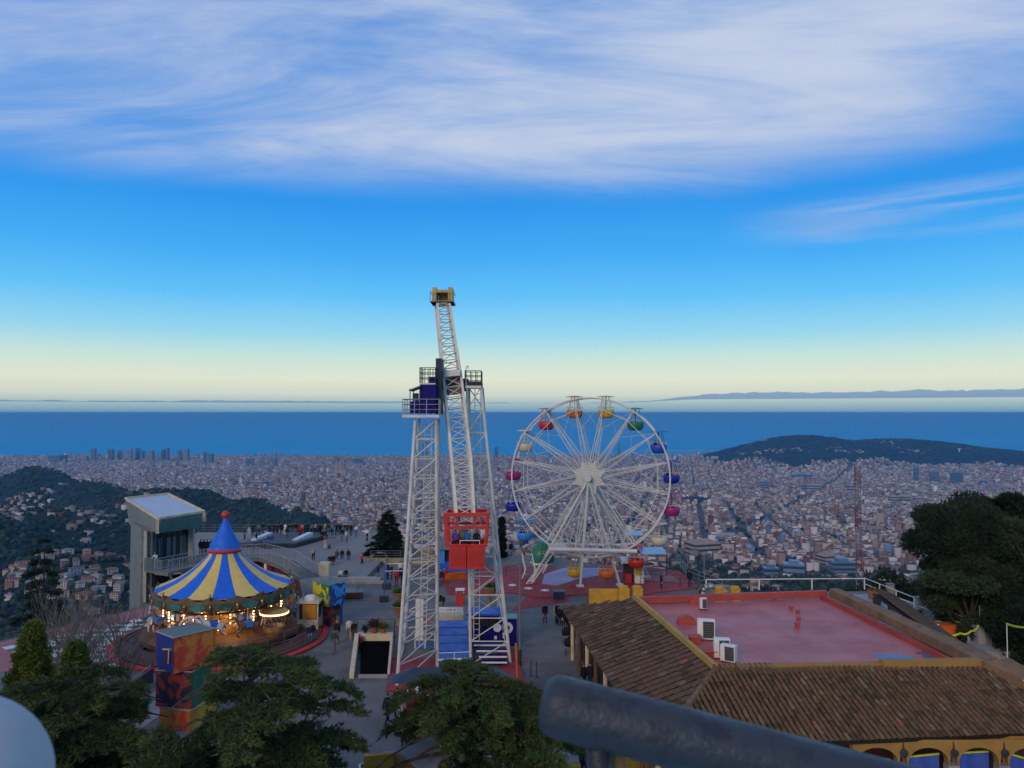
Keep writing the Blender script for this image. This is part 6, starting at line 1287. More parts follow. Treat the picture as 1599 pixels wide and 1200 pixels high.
for px, py, w, h, lb in ((1087, 1007, .55, .4, 'red box vent left of the tall air conditioner'), (1110, 1029, .85, .35, 'low red box vent left of the open air conditioner'), (1246, 982, .22, .3, 'small red vent, nearest in the row of four'), (1248, 970, .2, .2, 'small red vent, third in the row going away'), (1247, 959, .2, .2, 'small red vent, second from the back of the row'), (1236, 953, .2, .2, 'small red vent farthest back in the row'), (1209, 937, .2, .22, 'small dark red vent near the roof back upstand'), (1463, 1027, .1, .3, 'short red pipe with arm near the right corner of the roof'), (1240, 934, .2, .15, 'tiny red vent beside the back upstand')):
    p = rp(px, py); b = MB(); b.box(p + Vector((0, w / 2, h / 2)), (w, w, h)); b.box(p + Vector((0, w / 2, h)), (w * 1.2, w * 1.2, .04)); tag(b.build('roof_vent', m_rr2), lb, 'vent', 'red vents on the roof')
m_pud = M('roof_puddle', (.10, .12, .2), .08, spec=.9, var=.05)
for (px, py, rx, ry, lb) in ((1396, 1026, .95, .28, 'elongated bluish puddle near the front parapet of the red roof'), (1458, 1024, .7, .55, 'bluish puddle by the red pipe at the roof right corner'), (1155, 1041, .8, .12, 'narrow puddle at the nearest left corner of the red roof')):
    p = rp(px, py); b = MB(); n = 20; b.add([p + Vector((rx * math.cos(2 * math.pi * k / n) * (1 + .25 * math.sin(k * 2.3)), ry * 1.5 * math.sin(2 * math.pi * k / n) * (1 + .2 * math.sin(k * 1.7)) - .12 * rx * math.cos(2 * math.pi * k / n), .006)) for k in range(n)], [tuple(range(n))]); tag(b.build('puddle', m_pud), lb, 'puddle', 'puddles on the red roof')
# ---- yellow walls, gate, fence behind the building
o = thing('yellow_wall', 'bright yellow low wall block left of the tiled roof far end', 'wall', gp(950, 945)); w0 = gp(922, 944, 0); dW = w0.y + 4
b = MB(); x0, x1 = X_(919, 62), X_(963, 62); b.bx(x0, x1, 62, 62.3, 0, 17 - (918 - 645) / 1208 * 62); b.build('wall_panel', m_yel if 0 else M('yellow_render', (.52, .29, .03), .8, var=.12, dirt=(.35, .2, .05)), o)
for px, w in ((972, .8), (993, .75)): b = MB(); xx = X_(px, 61.5); b.bx(xx - w / 2, xx + w / 2, 61, 61.8, 0, 17 - (916 - 645) / 1208 * 61.2); b.lathe([(.36, 0), (.36, .12), (.05, .2)], (xx, 61.4, 17 - (916 - 645) / 1208 * 61.2), 12); b.build('gate_pier', bpy.data.materials['yellow_render'], o)
b = MB(); b.sq((x0 + .4, 60, 0), (x0 + 1.6, 62, 1.2), .5, .1); b.build('ramp_kerb', m_pink, o)
b = MB(); b.bx(x0, x0 + 1.9, 61.2, 61.9, 0, .1); b.build('wall_base', m_conc, o)
rail('railing', [(X_(1002, 62), 62, 1.2), (X_(1092, 62.5), 62.5, 1.2)], h=1.3, n=2, m_=m_dk, label='dark picket railing between the yellow piers and the silver duct', post=2, pickets=.13)
o = thing('planter_wall_block', 'pair of yellow wall blocks with rounded caps behind the red roof', 'wall', (X_(1122, 60), 60, 0))
for px in (1122, 1146): xx = X_(px, 60); zt_ = 17 - (917 - 645) / 1208 * 60; b = MB(); b.bx(xx - .35, xx + .35, 60, 60.6, 0, zt_); b.lathe([(.38, 0), (.34, .12), (.05, .18)], (xx, 60.3, zt_), 12); b.build('pier', bpy.data.materials['yellow_render'], o)
rail('railing', [(X_(888, 60), 59, 0), (X_(900, 63), 63, 0), (X_(916, 66), 66, 0)], h=1.3, label='dark railing at the steps left of the yellow wall', m_=m_dk, n=3)
o = thing('covered_bin', 'dark blue covered box by the red deck edge', 'box', gp(873, 937)); p = gp(873, 937); b = MB(); b.box(p + Vector((0, .3, .35)), (1.0, .6, .7)); b.build('bin_body', M('navy_cloth', (.02, .03, .07), .7), o); b = MB(); b.box(p + Vector((0, .3, .74)), (1.1, .7, .08)); b.build('bin_lid', m_grey, o)
# white line rail at the edge
rail('railing', [(X_(1100, 73.5), 73.5, .3), (X_(1345, 74), 74, .3)], h=1.0, n=1, m_=m_whitep, label='long thin white rail along the park edge behind the red roof', post=6, r=.05)
rail('railing', [(X_(1345, 73.8), 73.8, .3), (X_(1520, 57), 57, .6)], h=1.1, n=2, m_=m_whitep, label='white rail descending toward the dark pine right of the red roof', post=3, r=.035)
b = MB(); b.prism([(X_(1325, 73), 73), (X_(1365, 73), 73), (X_(1500, 58), 58), (X_(1515, 50), 50), (X_(1470, 48), 48)], .004, .05); struct(b.build('side_path', M('pale_blue_path', (.22, .27, .31), .6, var=.1, scale=.5)))
for px, py, lb in ((1372, 955, 'dark garden seat on the pale path, leftmost of the row'), (1396, 962, 'dark garden seat on the pale path, second of the row'), (1424, 973, 'dark garden seat on the pale path, third of the row'), (1437, 977, 'dark garden seat on the pale path, last of the row')):
    c = gp(px, py, .05); o = thing('garden_seat', lb, 'seat', c, 'seats on the pale side path'); b = MB(); b.box(c + Vector((0, 0, .42)), (.7, .6, .08)); b.build('seat', m_grey, o); b = MB(); b.box(c + Vector((0, .3, .8)), (.7, .06, .7)); b.build('backrest', m_dk, o); b = MB(); [b.bar(c + Vector((sx * .3, sy * .25, 0)), c + Vector((sx * .3, sy * .25, .4)), .03) for sx in (-1, 1) for sy in (-1, 1)]; b.build('leg', m_dk, o)
for px, py, h, lb in ((1392, 940, 1.5, 'grey bin post by the rail, farthest right of the red roof'), (1438, 965, 1.6, 'grey bin post by the rail, middle'), (1486, 988, 1.7, 'grey bin post by the rail, nearest the yellow tape')):
    c = gp(px, py, .05); o = thing('rail_bollard', lb, 'bollard', c, 'grey bollards along the white rail'); b = MB(); b.box(c + Vector((0, .2, h / 2)), (.55, .5, h)); b.build('bollard_body', m_conc, o); b = MB(); b.box(c + Vector((0, .2, h + .04)), (.65, .6, .08)); b.build('bollard_cap', m_grey, o)
for px, py, lb in ((1362, 935, 'first orange planter beyond the red roof corner'), (1372, 937, 'second orange planter beyond the red roof corner'), (1383, 939, 'third orange planter beyond the red roof corner')):
    c = gp(px, py, .05); o = thing('orange_planter', lb, 'planter', c, 'orange planters beyond the roof'); b = MB(); b.lathe([(.3, 0), (.42, .8), (.35, .8), (.25, .2)], c, 12); b.build('pot', m_tc, o); frond_plant(c + Vector((0, 0, .7)), .2, 50, m_lf, .35, .04, .4, par=o, seed=px)
c = gp(1468, 990, .05); o = thing('white_planter_bowl', 'white round bowl with orange rim by the orange box', 'planter', c); b = MB(); b.lathe([(.5, 0), (.75, .7), (.8, .9), (.6, .85)], c, 16); b.build('bowl', m_whitep, o, smooth=True); b = MB(); b.lathe([(.8, .9), (.82, 1.0), (.5, 1.02)], c, 16); b.build('rim', m_tc, o)
c = gp(1484, 1002, .05); b = MB(); b.box(c + Vector((0, .3, .55)), (1.0, .5, 1.1)); b.box(c + Vector((0, .3, 1.12)), (1.06, .56, .06)); tag(b.build('orange_barrier', m_orange), 'plain orange box barrier beneath the yellow tape', 'barrier')
c = gp(1539, 1020, .05); o = thing('utility_cabinet', 'light grey utility cabinet under the blue sign at the right', 'cabinet', c); b = MB(); b.box(c + Vector((0, .3, .85)), (.95, .6, 1.7)); b.build('cabinet_body', m_conc, o); b = MB(); b.box(c + Vector((0, .3, 1.74)), (1.1, .75, .1)); b.build('cabinet_cap', m_steel, o); b = MB(); b.box(c + Vector((.22, -.012, .85)), (.4, .02, 1.4)); b.build('cabinet_door', m_steel, o)
c = gp(1543, 1018, .05) + Vector((0, .9, 0)); o = thing('blue_sign', 'small blue sign with a white symbol on a post', 'sign', c); b = MB(); b.bar(c, c + Vector((0, 0, 3.0)), .04); b.build('post', m_grey, o); zs = 17 - (974 - 645) / 1208 * c.y; b = MB(); b.box((c.x, c.y - .06, zs), (.42, .03, .56)); b.build('sign_board', m_blue, o); b = MB(); b.box((c.x, c.y - .085, zs + .08), (.06, .01, .2)); b.box((c.x + .07, c.y - .085, zs + .13), (.12, .01, .06)); b.box((c.x, c.y - .085, zs - .16), (.2, .01, .05)); b.build('sign_symbol', m_sign, o)
c = gp(1516, 1015, .05); o = thing('notice_sign', 'white printed notice hanging under the yellow tape', 'notice', c); zs = 17 - (996 - 645) / 1208 * c.y; b = MB(); b.box((c.x, c.y, zs), (.45, .03, .65), R(10)); b.build('notice_board', m_sign, o); b = MB(); b.box((c.x, c.y - .025, zs + .2), (.3, .01, .1), R(10)); [b.box((c.x, c.y - .025, zs + .05 - k * .09), (.32, .01, .03), R(10)) for k in range(3)]; b.build('notice_print', m_blue, o); b = MB(); b.bar(c + Vector((0, .05, 0)), (c.x, c.y + .05, zs + .4), .03); b.build('post', m_grey, o)
m_tape = bpy.data.materials['yellow_tape']
def tape(pts, label, sag=.15):
    b = MB(); P = []
    for a_, c_ in zip(pts[:-1], pts[1:]):
        for k in range(8): t = k / 8; P.append(Vector(a_).lerp(Vector(c_), t) - Vector((0, 0, sag * 4 * t * (1 - t))))
    P.append(Vector(pts[-1])); [b.sq(P[i], P[i + 1], .03, .12) for i in range(len(P) - 1)]; tag(b.build('barrier_tape', m_tape), label, 'tape', 'yellow tapes')
tape([at(1467, 991, 55), at(1500, 989, 54), at(1517, 985, 54), at(1528, 977, 53.5)], 'yellow tape sagging over the orange box left of the notice'); tape([at(1571, 974, 52), at(1599, 980, 50), at(1640, 984, 48)], 'yellow tape at the right picture edge beside the pine', .05); 
b = MB(); q = at(1572, 974, 52); b.bar((q.x, q.y, 0), q, .03); tag(b.build('tape_post', m_whitep), 'thin white post holding the yellow tape at the right edge', 'post')
b = MB(); q = gp(1590, 1040); b.box((q.x + 1, q.y + 2, .3), (5, 2.2, .6)); b.box((q.x + 1, q.y + 2, .63), (5.2, 2.4, .08)); tag(b.build('low_stone_wall', m_conc), 'low grey stone wall right of the utility cabinet', 'wall')
b = MB(); p = E2 + Vector((-.9, 4.5, 1.2)); b.tube([p, p + Vector((.25, -1.4, .05)), p + Vector((.6, -2.6, -.45)), p + Vector((1.2, -4, -.7))], .05); tag(b.build('white_drain_pipe', m_whitep), 'thin curved white pipe lying on the right end of the tiled roof', 'pipe')
# umbrellas/closed parasols under eave
for px, py, m_, lb in ((911, 1006, m_blue, 'folded bright blue parasol under the left eave'), (940, 1048, m_green, 'folded green parasol under the left eave')):
    z0_ = 1.5; c = gp(px, py + 20); o = thing('folded_parasol', lb, 'parasol', c, 'folded parasols by the shop front'); b = MB(); b.lathe([(.05, 2.5), (.28, 1.9), (.34, 1.1), (.2, .9), (.05, .9)], c, 10); b.build('cloth', m_, o); b = MB(); b.bar(c, c + Vector((0, 0, 2.6)), .03); b.build('pole', m_dk, o)
# ---- lattice radio mast (distant, red and white)
MY = 420.; base = Vector(((1335 - CX) / F * MY, MY, float(terr(np.array([(1335 - CX) / F * MY]), np.array([MY]))[0]))); topz = at(1335, 728, MY).z
o = thing('radio_mast', 'tall thin red and white lattice mast right of the ferris wheel', 'mast', base)
m_mr = M('mast_dull_red', (.13, .05, .05), .6); m_mw = M('mast_pale', (.17, .16, .18), .6); nseg = 12; hgt = topz - base.z
for k in range(nseg):
    z0_, z1_ = base.z + hgt * k / nseg, base.z + hgt * (k + 1) / nseg; b = MB(); w = 1.5
    for sx, sy in ((-1, -1), (1, -1), (0, 1)): b.bar((base.x + sx * w, MY + sy * w, z0_), (base.x + sx * w, MY + sy * w, z1_), .26, 4)
    for j in range(8):
        za, zb_ = z0_ + (z1_ - z0_) * j / 8, z0_ + (z1_ - z0_) * (j + 1) / 8; s_ = 1 if j % 2 else -1
        b.bar((base.x - s_ * w, MY - w, za), (base.x + s_ * w, MY - w, zb_), .14, 4); b.bar((base.x - w, MY - w, za), (base.x + w, MY - w, za), .1, 4); b.bar((base.x - w, MY - w, za), (base.x, MY + w, zb_), .05, 4); b.bar((base.x + w, MY - w, za), (base.x, MY + w, zb_), .05, 4)
    b.build('lattice_section', m_mr if k % 2 else m_mw, o)
# second, shorter posts by the wheel (fence of hillside)
# ================================================================== BOTTOM EDGE BUILDINGS
o = thing('orange_kiosk_building', 'orange and yellow walled low building with worn white roof below the middle cedar', 'building', (-5.5, 27, 0))
zk = 3.3; q = [gp(620, 1172, zk), gp(655, 1152, zk), gp(790, 1225, zk), gp(700, 1260, zk)]
m_wr = M('worn_white_roof', (.34, .37, .4), .6, var=.15, scale=.8, dirt=(.2, .2, .2), dscale=.5, damt=.6); b = MB(); b.slab([gp(x_, y_, zk) for x_, y_ in ((620, 1172), (656, 1148), (810, 1200), (850, 1300), (730, 1260))], .2); b.build('roof', m_wr, o)
for (a_, c_, m_) in (((568, 1176), (619, 1172), bpy.data.materials['yellow_render']), ((619, 1174), (735, 1262), M('burnt_orange_render', (.32, .13, .025), .8, var=.15, dirt=(.2, .08, .02)))):
    p, r_ = gp(*a_, zk), gp(*c_, zk); b = MB(); b.sq(p - Vector((0, 0, 1.66)), r_ - Vector((0, 0, 1.66)), .2, 3.25) if False else b.box((p + r_) / 2 - Vector((0, 0, 1.75)), ((r_ - p).length, .2, 3.3), math.atan2(r_.y - p.y, r_.x - p.x)); b.build('wall', m_, o)
o = thing('glass_skylight', 'dark glass panel roof with white frame at the bottom edge', 'skylight', gp(590, 1190, 2.6)); b = MB(); qq = [gp(x_, y_, 2.6) for x_, y_ in ((562, 1196), (606, 1186), (612, 1240), (560, 1250))]; b.slab(qq, .08); b.build('glass_panel', m_glass, o)
b = MB(); [b.sq(qq[k] + Vector((0, 0, .04)), qq[(k + 1) % 4] + Vector((0, 0, .04)), .08) for k in range(4)]; b.sq(qq[0].lerp(qq[1], .55) + Vector((0, 0, .04)), qq[3].lerp(qq[2], .55) + Vector((0, 0, .04)), .06); b.build('frame', m_whitep, o)
b = MB(); b.prism([V2(p) for p in qq], 0, 2.48); b.build('wall', m_grey, o)
for px, py, w, lb in ((628, 1136, .5, 'small yellow canopy left of the middle cedar'), (800, 1150, .7, 'yellow parasol under the right side of the middle cedar'), (650, 1150, .5, 'round yellow and brown parasol against the cedar trunk')):
    c = gp(px, py, 2.2); o = thing('yellow_parasol', lb, 'parasol', (c.x, c.y, 0), 'yellow parasols below the middle cedar'); b = MB(); b.lathe([(w, 2.2), (w * .5, 2.45), (.03, 2.6)], (c.x, c.y, 0), 8); b.build('canopy', m_ycab, o); b = MB(); b.bar((c.x, c.y, 0), (c.x, c.y, 2.3), .04); b.build('pole', m_dk, o)
b = MB(); b.prism([V2(gp(*p)) for p in ((870, 1196), (975, 1176), (1090, 1200), (1100, 1250), (860, 1240))], .006, .014); struct(b.build('yellow_floor_marking', M('worn_yellow_floor', (.42, .26, .02), .8, var=.3, scale=2, dirt=(.12, .1, .05), dscale=1.5, damt=.8)))
b = MB(); b.prism([V2(gp(*p)) for p in ((790, 1196), (865, 1192), (870, 1199), (800, 1210))], .006, .014); struct(b.build('yellow_kerb_marking', bpy.data.materials['worn_yellow_floor']))
# queue fence lower left path
rail('railing', [gp(182, 1108), gp(235, 1066)], h=1.1, n=2, label='sloping steel railing with dark panel between the left trees', m_=m_steel, post=1.2, pickets=.12)
b = MB(); p, q = gp(183, 1108), gp(238, 1066); b.box((p + q) / 2 + Vector((0, .1, .45)), ((q - p).length, .04, .85), math.atan2(q.y - p.y, q.x - p.x)); tag(b.build('fence_panel', M('navy_panel', (.02, .025, .05), .5)), 'dark navy panel fixed to the sloping railing at left', 'panel')
b = MB(); b.prism([V2(gp(*p_)) for p_ in ((184, 1118), (240, 1078), (262, 1078), (262, 1110), (205, 1150), (186, 1150))], .004, .03); struct(b.build('side_walk', m_asph2))
b = MB(); b.prism([V2(gp(*p_)) for p_ in ((184, 1116), (240, 1076), (243, 1078), (188, 1122))], .03, .1); struct(b.build('pink_kerb', m_pink))
# ================================================================== FOREGROUND RAIL AND BALL
m_frail = M('worn_blue_grey_rail', (.027, .031, .040), .45, var=.12, scale=8, dirt=(.012, .013, .016), dscale=38, damt=.85, spec=.5, bump=.2, bscale=90)
o = thing('foreground_handrail', 'thick worn blue grey pipe handrail crossing the lower right, close to the viewer', 'handrail', at(860, 1100, .85))
pA, pB = at(878, 1105, .86), at(2050, 1412, .80); dr = (pB - pA).normalized(); rr_ = 46 / F * .86
b = MB(); nn = 40; prof_ = []
d_, a_, c_ = basis(dr); rings = [(-.024, .35), (-.0225, .62), (-.019, .82), (-.013, .95), (-.005, 1.0)] + [(t, 1.0) for t in np.linspace(0, (pB - pA).length, 8)]
vs_ = []
for t, s_ in rings:
    for k in range(nn): th_ = 2 * math.pi * k / nn; vs_.append(pA + dr * t + (a_ * math.cos(th_) + c_ * math.sin(th_)) * rr_ * s_)
b.add(vs_, [(j * nn + i, j * nn + (i + 1) % nn, (j + 1) * nn + (i + 1) % nn, (j + 1) * nn + i) for j in range(len(rings) - 1) for i in range(nn)] + [tuple(range(nn))[::-1], tuple(range((len(rings) - 1) * nn, len(rings) * nn))])
b.build('pipe', m_frail, o, smooth=True)
pp = pA + dr * .04; b = MB(); b.bar(pp - Vector((0, 0, .015)), pp - Vector((0, 0, .9)), .0125, 20); b.build('baluster', m_frail, o, smooth=True)
b = MB(); b.bar(pp + Vector((.02, .03, -.02)), pp + Vector((.05, .05, -.3)), .009, 12); b.build('bracket_rod', M('brown_wood_rod', (.2, .13, .06), .6), o, smooth=True)
b = MB(); cb = at(-84, 1240, .62); b.lathe([(max(.0005, .0744 * math.sin(math.pi * k / 24)), -.0744 * math.cos(math.pi * k / 24)) for k in range(25)], cb, 40)
o = b.build('stone_ball', M('white_stone_ball', (.40, .40, .40), .7, var=.08, scale=20, dirt=(.4, .44, .5), dscale=18, damt=.4), smooth=True); tag(o, 'smooth white stone ball cut off at the bottom left corner', 'ornament'); 
b = MB(); b.bar(cb - Vector((0, 0, .05)), cb - Vector((0, 0, .7)), .03, 16); b.build('ball_neck', m_conc, o)
# ================================================================== TREES
def leafmat(name, spec=.2, rough=.75): 
    m = bpy.data.materials.new(name); m.use_nodes = True; t = NT(m.node_tree); b = t.n['Principled BSDF']
    a = t.new('ShaderNodeAttribute', attribute_name='Col', attribute_type='GEOMETRY'); t.l.new(a.outputs['Color'], b.inputs['Base Color']); b.inputs['Roughness'].default_value = rough; b.inputs['Specular IOR Level'].default_value = spec
    tr = t.new('ShaderNodeBsdfTranslucent'); t.l.new(a.outputs['Color'], tr.inputs[0]); mx = t.new('ShaderNodeMixShader'); mx.inputs[0].default_value = .2
    t.l.new(b.outputs[0], mx.inputs[1]); t.l.new(tr.outputs[0], mx.inputs[2]); t.l.new(mx.outputs[0], t.n['Material Output'].inputs[0]); return m
m_needle = leafmat('needle_foliage'); m_bark = M('tree_bark', (.055, .042, .032), .95, var=.3, scale=5, bump=.5, bscale=20)
m_twig = M('bare_twigs', (.12, .112, .105), .9, var=.3, scale=3)
def blades(P, D, size, n_per, spread, col, colvar, wid=.16):
    """P (n,3) tuft centres, D (n,3) main direction -> needle blades (triangles)"""
    n = len(P); k = n_per; P = np.repeat(P, k, 0); D = np.repeat(D, k, 0); s = np.repeat(size, k) * rng.uniform(.55, 1.15, n * k)
    d = D + rng.normal(0, spread, (n * k, 3)); d /= np.linalg.norm(d, axis=1)[:, None] + 1e-9
    r_ = rng.normal(0, 1, (n * k, 3)); sd = np.cross(d, r_); sd /= np.linalg.norm(sd, axis=1)[:, None] + 1e-9
    st = P + rng.normal(0, 1, (n * k, 3)) * s[:, None] * .12
    V = np.stack([st - sd * (s * wid)[:, None], st + sd * (s * wid)[:, None], st + d * s[:, None]], 1).reshape(-1, 3)
    Fc = np.arange(n * k * 3).reshape(-1, 3); base = np.repeat(col * np.ones((n, 3)) if col.ndim == 1 else col, k, 0)
    return V, Fc, base * rng.uniform(1 - colvar, 1 + colvar, (n * k, 1))
def tree_obj(name, label, cat, loc, group=None): return thing(name, label, cat, loc, group)
def cedar(loc, H, spread, seed, label, nlev=16, cone=.6, tuft=.34, green=(.050, .075, .024), lean=0.0, dens=1.0, zlo=.12, group=None, cut=None, name='cedar_tree', droop=.18, nper=6):
    global rng
    sv = rng; rng = np.random.default_rng(seed); loc = Vector(loc); o = tree_obj(name, label, 'tree', loc, group)
    b = MB(); tp = [loc + Vector((lean * t * t, .2 * math.sin(3 * t + seed), H * t)) for t in np.linspace(0, 1, 9)]; b.tube(tp, lambda t: max(.03, (.05 + H * .018) * (1 - t)), 9); b.build('trunk', m_bark, o)
    TP, TD, TS, TC = [], [], [], []; lm = MB(); g = np.array(green)
    for li in range(nlev):
        f_ = li / (nlev - 1); z = H * (zlo + (1 - zlo) * f_ ** .9) - .15; L0 = spread * (1 - f_ ** 1.3 * cone) * (1 if f_ < .97 else .35)
        nb = max(3, int(rng.integers(4, 7) * (1 - .3 * f_))); a0 = rng.uniform(0, 6.28); c0 = loc + Vector((lean * f_ * f_, 0, 0))
        for bi in range(nb):
            a = a0 + 2 * math.pi * bi / nb + rng.normal(0, .25); L = L0 * rng.uniform(.6, 1.12); pts = []
            rise = rng.uniform(.02, .22)
            for t in np.linspace(0, 1, 7): pts.append(Vector((c0.x + math.cos(a) * L * t, c0.y + math.sin(a) * L * t, loc.z + z + L * (rise * t - (rise + droop) * t ** 2.6) + rng.normal(0, .04))))
            lm.tube(pts, lambda t: max(.012, .02 + .018 * L * (1 - t)), 5)
            bt = (.75 + .5 * rng.random())
            for s_ in range(int(L / .17 * dens) + 3):
                t = .12 + .88 * rng.random() ** .75; i = min(5, int(t * 6)); p = pts[i].lerp(pts[i + 1], t * 6 - i)
                side = 1 if rng.random() < .5 else -1; aa = a + side * rng.uniform(.55, 1.15); l2 = L * .36 * (1.12 - t) * rng.uniform(.5, 1.3) + .25
                q = p + Vector((math.cos(aa) * l2, math.sin(aa) * l2, rng.normal(0, .04) - .10 * l2)); m = max(2, int(l2 / (tuft * .34)))
                for k in range(m + 1):
                    u = (k + rng.random() * .6) / (m + .6); w = p.lerp(q, min(u, 1))
                    if cut and cut(w): continue
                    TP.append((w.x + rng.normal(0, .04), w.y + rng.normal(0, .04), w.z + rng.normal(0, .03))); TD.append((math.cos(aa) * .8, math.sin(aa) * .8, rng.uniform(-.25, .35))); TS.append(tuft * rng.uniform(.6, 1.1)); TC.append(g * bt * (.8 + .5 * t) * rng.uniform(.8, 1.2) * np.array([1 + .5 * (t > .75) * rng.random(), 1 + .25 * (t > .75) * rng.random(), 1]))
    lm.build('branch', m_bark, o)['kind'] = 'stuff'
    V, Fc, C = blades(np.array(TP), np.array(TD), np.array(TS), nper, .55, np.array(TC), .25, .13); ob = obj('foliage', raw_mesh('foliage', V - np.array(loc)[None], Fc, m_needle, C), o); ob['kind'] = 'stuff'
    rng = sv; return o, len(Fc)
def clump_tree(loc, H, spread, seed, label, green, name='pine_tree', n_cl=60, leaf=.3, per=260, flat=.55, base_frac=.35, trunks=1, cat='tree', group=None, shape='round', crad=None, wid=.2):
    global rng
    sv = rng; rng = np.random.default_rng(seed); loc = Vector(loc); o = tree_obj(name, label, cat, loc, group); b = MB(); TP, TD, TS, TC = [], [], [], []; g = np.array(green)
    for tI in range(trunks): b.tube([loc + Vector((.3 * tI, 0, 0)), loc + Vector((.3 * tI + rng.normal(0, .3), rng.normal(0, .3), H * .5)), loc + Vector((rng.normal(0, .6), rng.normal(0, .6), H * .85))], lambda t: (.06 + H * .018) * (1 - .7 * t), 8)
    b.build('trunk', m_bark, o); lb_ = MB()
    for c in range(n_cl):
        if shape == 'cone': f_ = rng.random() ** 1.3; rad = spread * (1 - f_) * rng.uniform(.35, 1); z = H * (base_frac + (1 - base_frac) * f_)
        else:
            d = rng.normal(0, 1, 3); d /= np.linalg.norm(d); rr = rng.uniform(.45, 1.0) ** .6; rad = spread * rr * math.hypot(d[0], d[1]); z = H * (base_frac + (1 - base_frac) * (.5 + .5 * d[2] * rr))
        a = rng.uniform(0, 6.28); cx_, cy_ = rad * math.cos(a), rad * math.sin(a); cr = (crad or spread * .26) * rng.uniform(.6, 1.25); cc_ = loc + Vector((cx_, cy_, z))
        lb_.tube([loc + Vector((0, 0, z * .55 + .1)), loc + Vector((cx_ * .6, cy_ * .6, z * .8)), cc_], lambda t: .05 * (1 - .7 * t) + .01, 4)
        k = int(per * rng.uniform(.7, 1.3)); d = rng.normal(0, 1, (k, 3)); d /= np.linalg.norm(d, axis=1)[:, None]; r_ = rng.random((k, 1)) ** .33; P = np.array(cc_) + d * r_ * cr * np.array([1, 1, flat]); TP.append(P); TD.append(d * .8 + np.array([0, 0, .45])); TS.append(np.full(k, leaf)); tone = rng.uniform(.65, 1.35); TC.append(g * tone * rng.uniform(.85, 1.15, (k, 1)))
    lb_.build('branch', m_bark, o)['kind'] = 'stuff'
    V, Fc, C = blades(np.concatenate(TP), np.concatenate(TD), np.concatenate(TS), 3, .6, np.concatenate(TC), .25, wid); ob = obj('foliage', raw_mesh('foliage', V - np.array(loc)[None], Fc, m_needle, C), o); ob['kind'] = 'stuff'; rng = sv; return o, len(Fc)
tc_ = 0
def gap_mid(p):
    px, py = CX + F * p.x / p.y, EYE + (HC - p.z) / p.y * F
    return 560 < px < 700 + 10 * math.sin(py * .2) and py > 1146 + 8 * math.sin(px * .11)
def keep_gap(p):
    px, py = CX + F * p.x / p.y, EYE + (HC - p.z) / p.y * F
    return 238 < px < 330 and 1050 + 12 * math.sin(px * .13) < py < 1136 + 10 * math.sin(px * .09)
def add(r_): global tc_; tc_ += r_[1]
# middle cedar below the booth
add(cedar((-1.3, 31.5, -1.5), 8.3, 4.5, 5, 'broad dark cedar crown at bottom centre in front of the striped booth', nlev=13, cone=.36, tuft=.20, dens=2.6, zlo=.56, lean=-.9, cut=gap_mid))
# big left cedars
add(cedar((-9.0, 26.5, -2), 10.9, 5.9, 8, 'large spreading cedar at bottom left, its branches reaching toward the stairwell', nlev=17, cone=.42, tuft=.20, dens=2.7, zlo=.3, cut=keep_gap))
add(cedar((-15.2, 27.5, -2), 10.2, 4.6, 9, 'dark cedar behind the white stone ball at bottom left', nlev=14, cone=.5, tuft=.21, dens=2.4, zlo=.4, cut=keep_gap))
add(cedar((-12.6, 20.5, -2), 8.6, 3.2, 23, 'nearest dark cedar along the bottom left edge', nlev=12, cone=.45, tuft=.17, dens=2.4, zlo=.45, cut=keep_gap))
# yellow-green conifers at left
add(clump_tree((-24.2, 39.5, -3), 9.3, 3.0, 31, 'yellow green bushy conifer with pointed top left of the checkered floor', (.11, .13, .02), 'bushy_conifer', 260, .2, 130, .9, .12, shape='cone', crad=.42))
add(clump_tree((-20.9, 37.5, -3), 8.8, 3.1, 32, 'green bushy conifer with pointed top nearest the bare trees', (.08, .115, .02), 'bushy_conifer', 260, .2, 130, .9, .12, shape='cone', crad=.425))
add(clump_tree((-26.5, 36.0, -3), 8.6, 3.3, 33, 'dark green bushy conifer at the left picture edge', (.04, .07, .018), 'bushy_conifer', 260, .2, 130, .9, .12, shape='cone', crad=.42))
add(clump_tree((-17.8, 33.5, -3), 6.8, 3.0, 34, 'low yellow green shrub tree above the bottom left cedar', (.10, .115, .018), 'bushy_conifer', 200, .18, 130, .9, .12, shape='cone', crad=.4))
add(clump_tree((-13.6, 22.8, -1), 6.0, 1.3, 35, 'small yellow green shrub at the bottom edge right of the stone ball', (.09, .11, .012), 'shrub', 30, .14, 260, .8, .3, crad=.6))
# dark conifer far left
add(cedar((-44.5, 74, -14), 19.0, 3.6, 12, 'tall dark conifer at the left edge behind the bare trees', nlev=17, cone=.85, tuft=.5, dens=1.2, green=(.016, .03, .018), zlo=.1, name='dark_conifer'))
add(cedar((-38.5, 66, -12), 14.0, 3.0, 13, 'shorter dark conifer at the left edge in front of the tall one', nlev=14, cone=.8, tuft=.5, dens=1.1, green=(.016, .03, .018), zlo=.1, name='dark_conifer'))
# terrace cedar
add(cedar((-14.4, 90.6, 0), 5.6, 2.5, 14, 'dark young cedar in the walled bed left of the lattice towers', nlev=14, cone=.85, tuft=.34, dens=2.2, green=(.012, .024, .015), zlo=.06, name='young_cedar', nper=7))
# cypress
add(clump_tree((-1.2, 92, 0), 4.3, .55, 15, 'narrow dark cypress left of the ferris wheel', (.012, .02, .013), 'cypress_tree', 40, .2, 150, 1.3, .02, shape='cone', crad=.4))
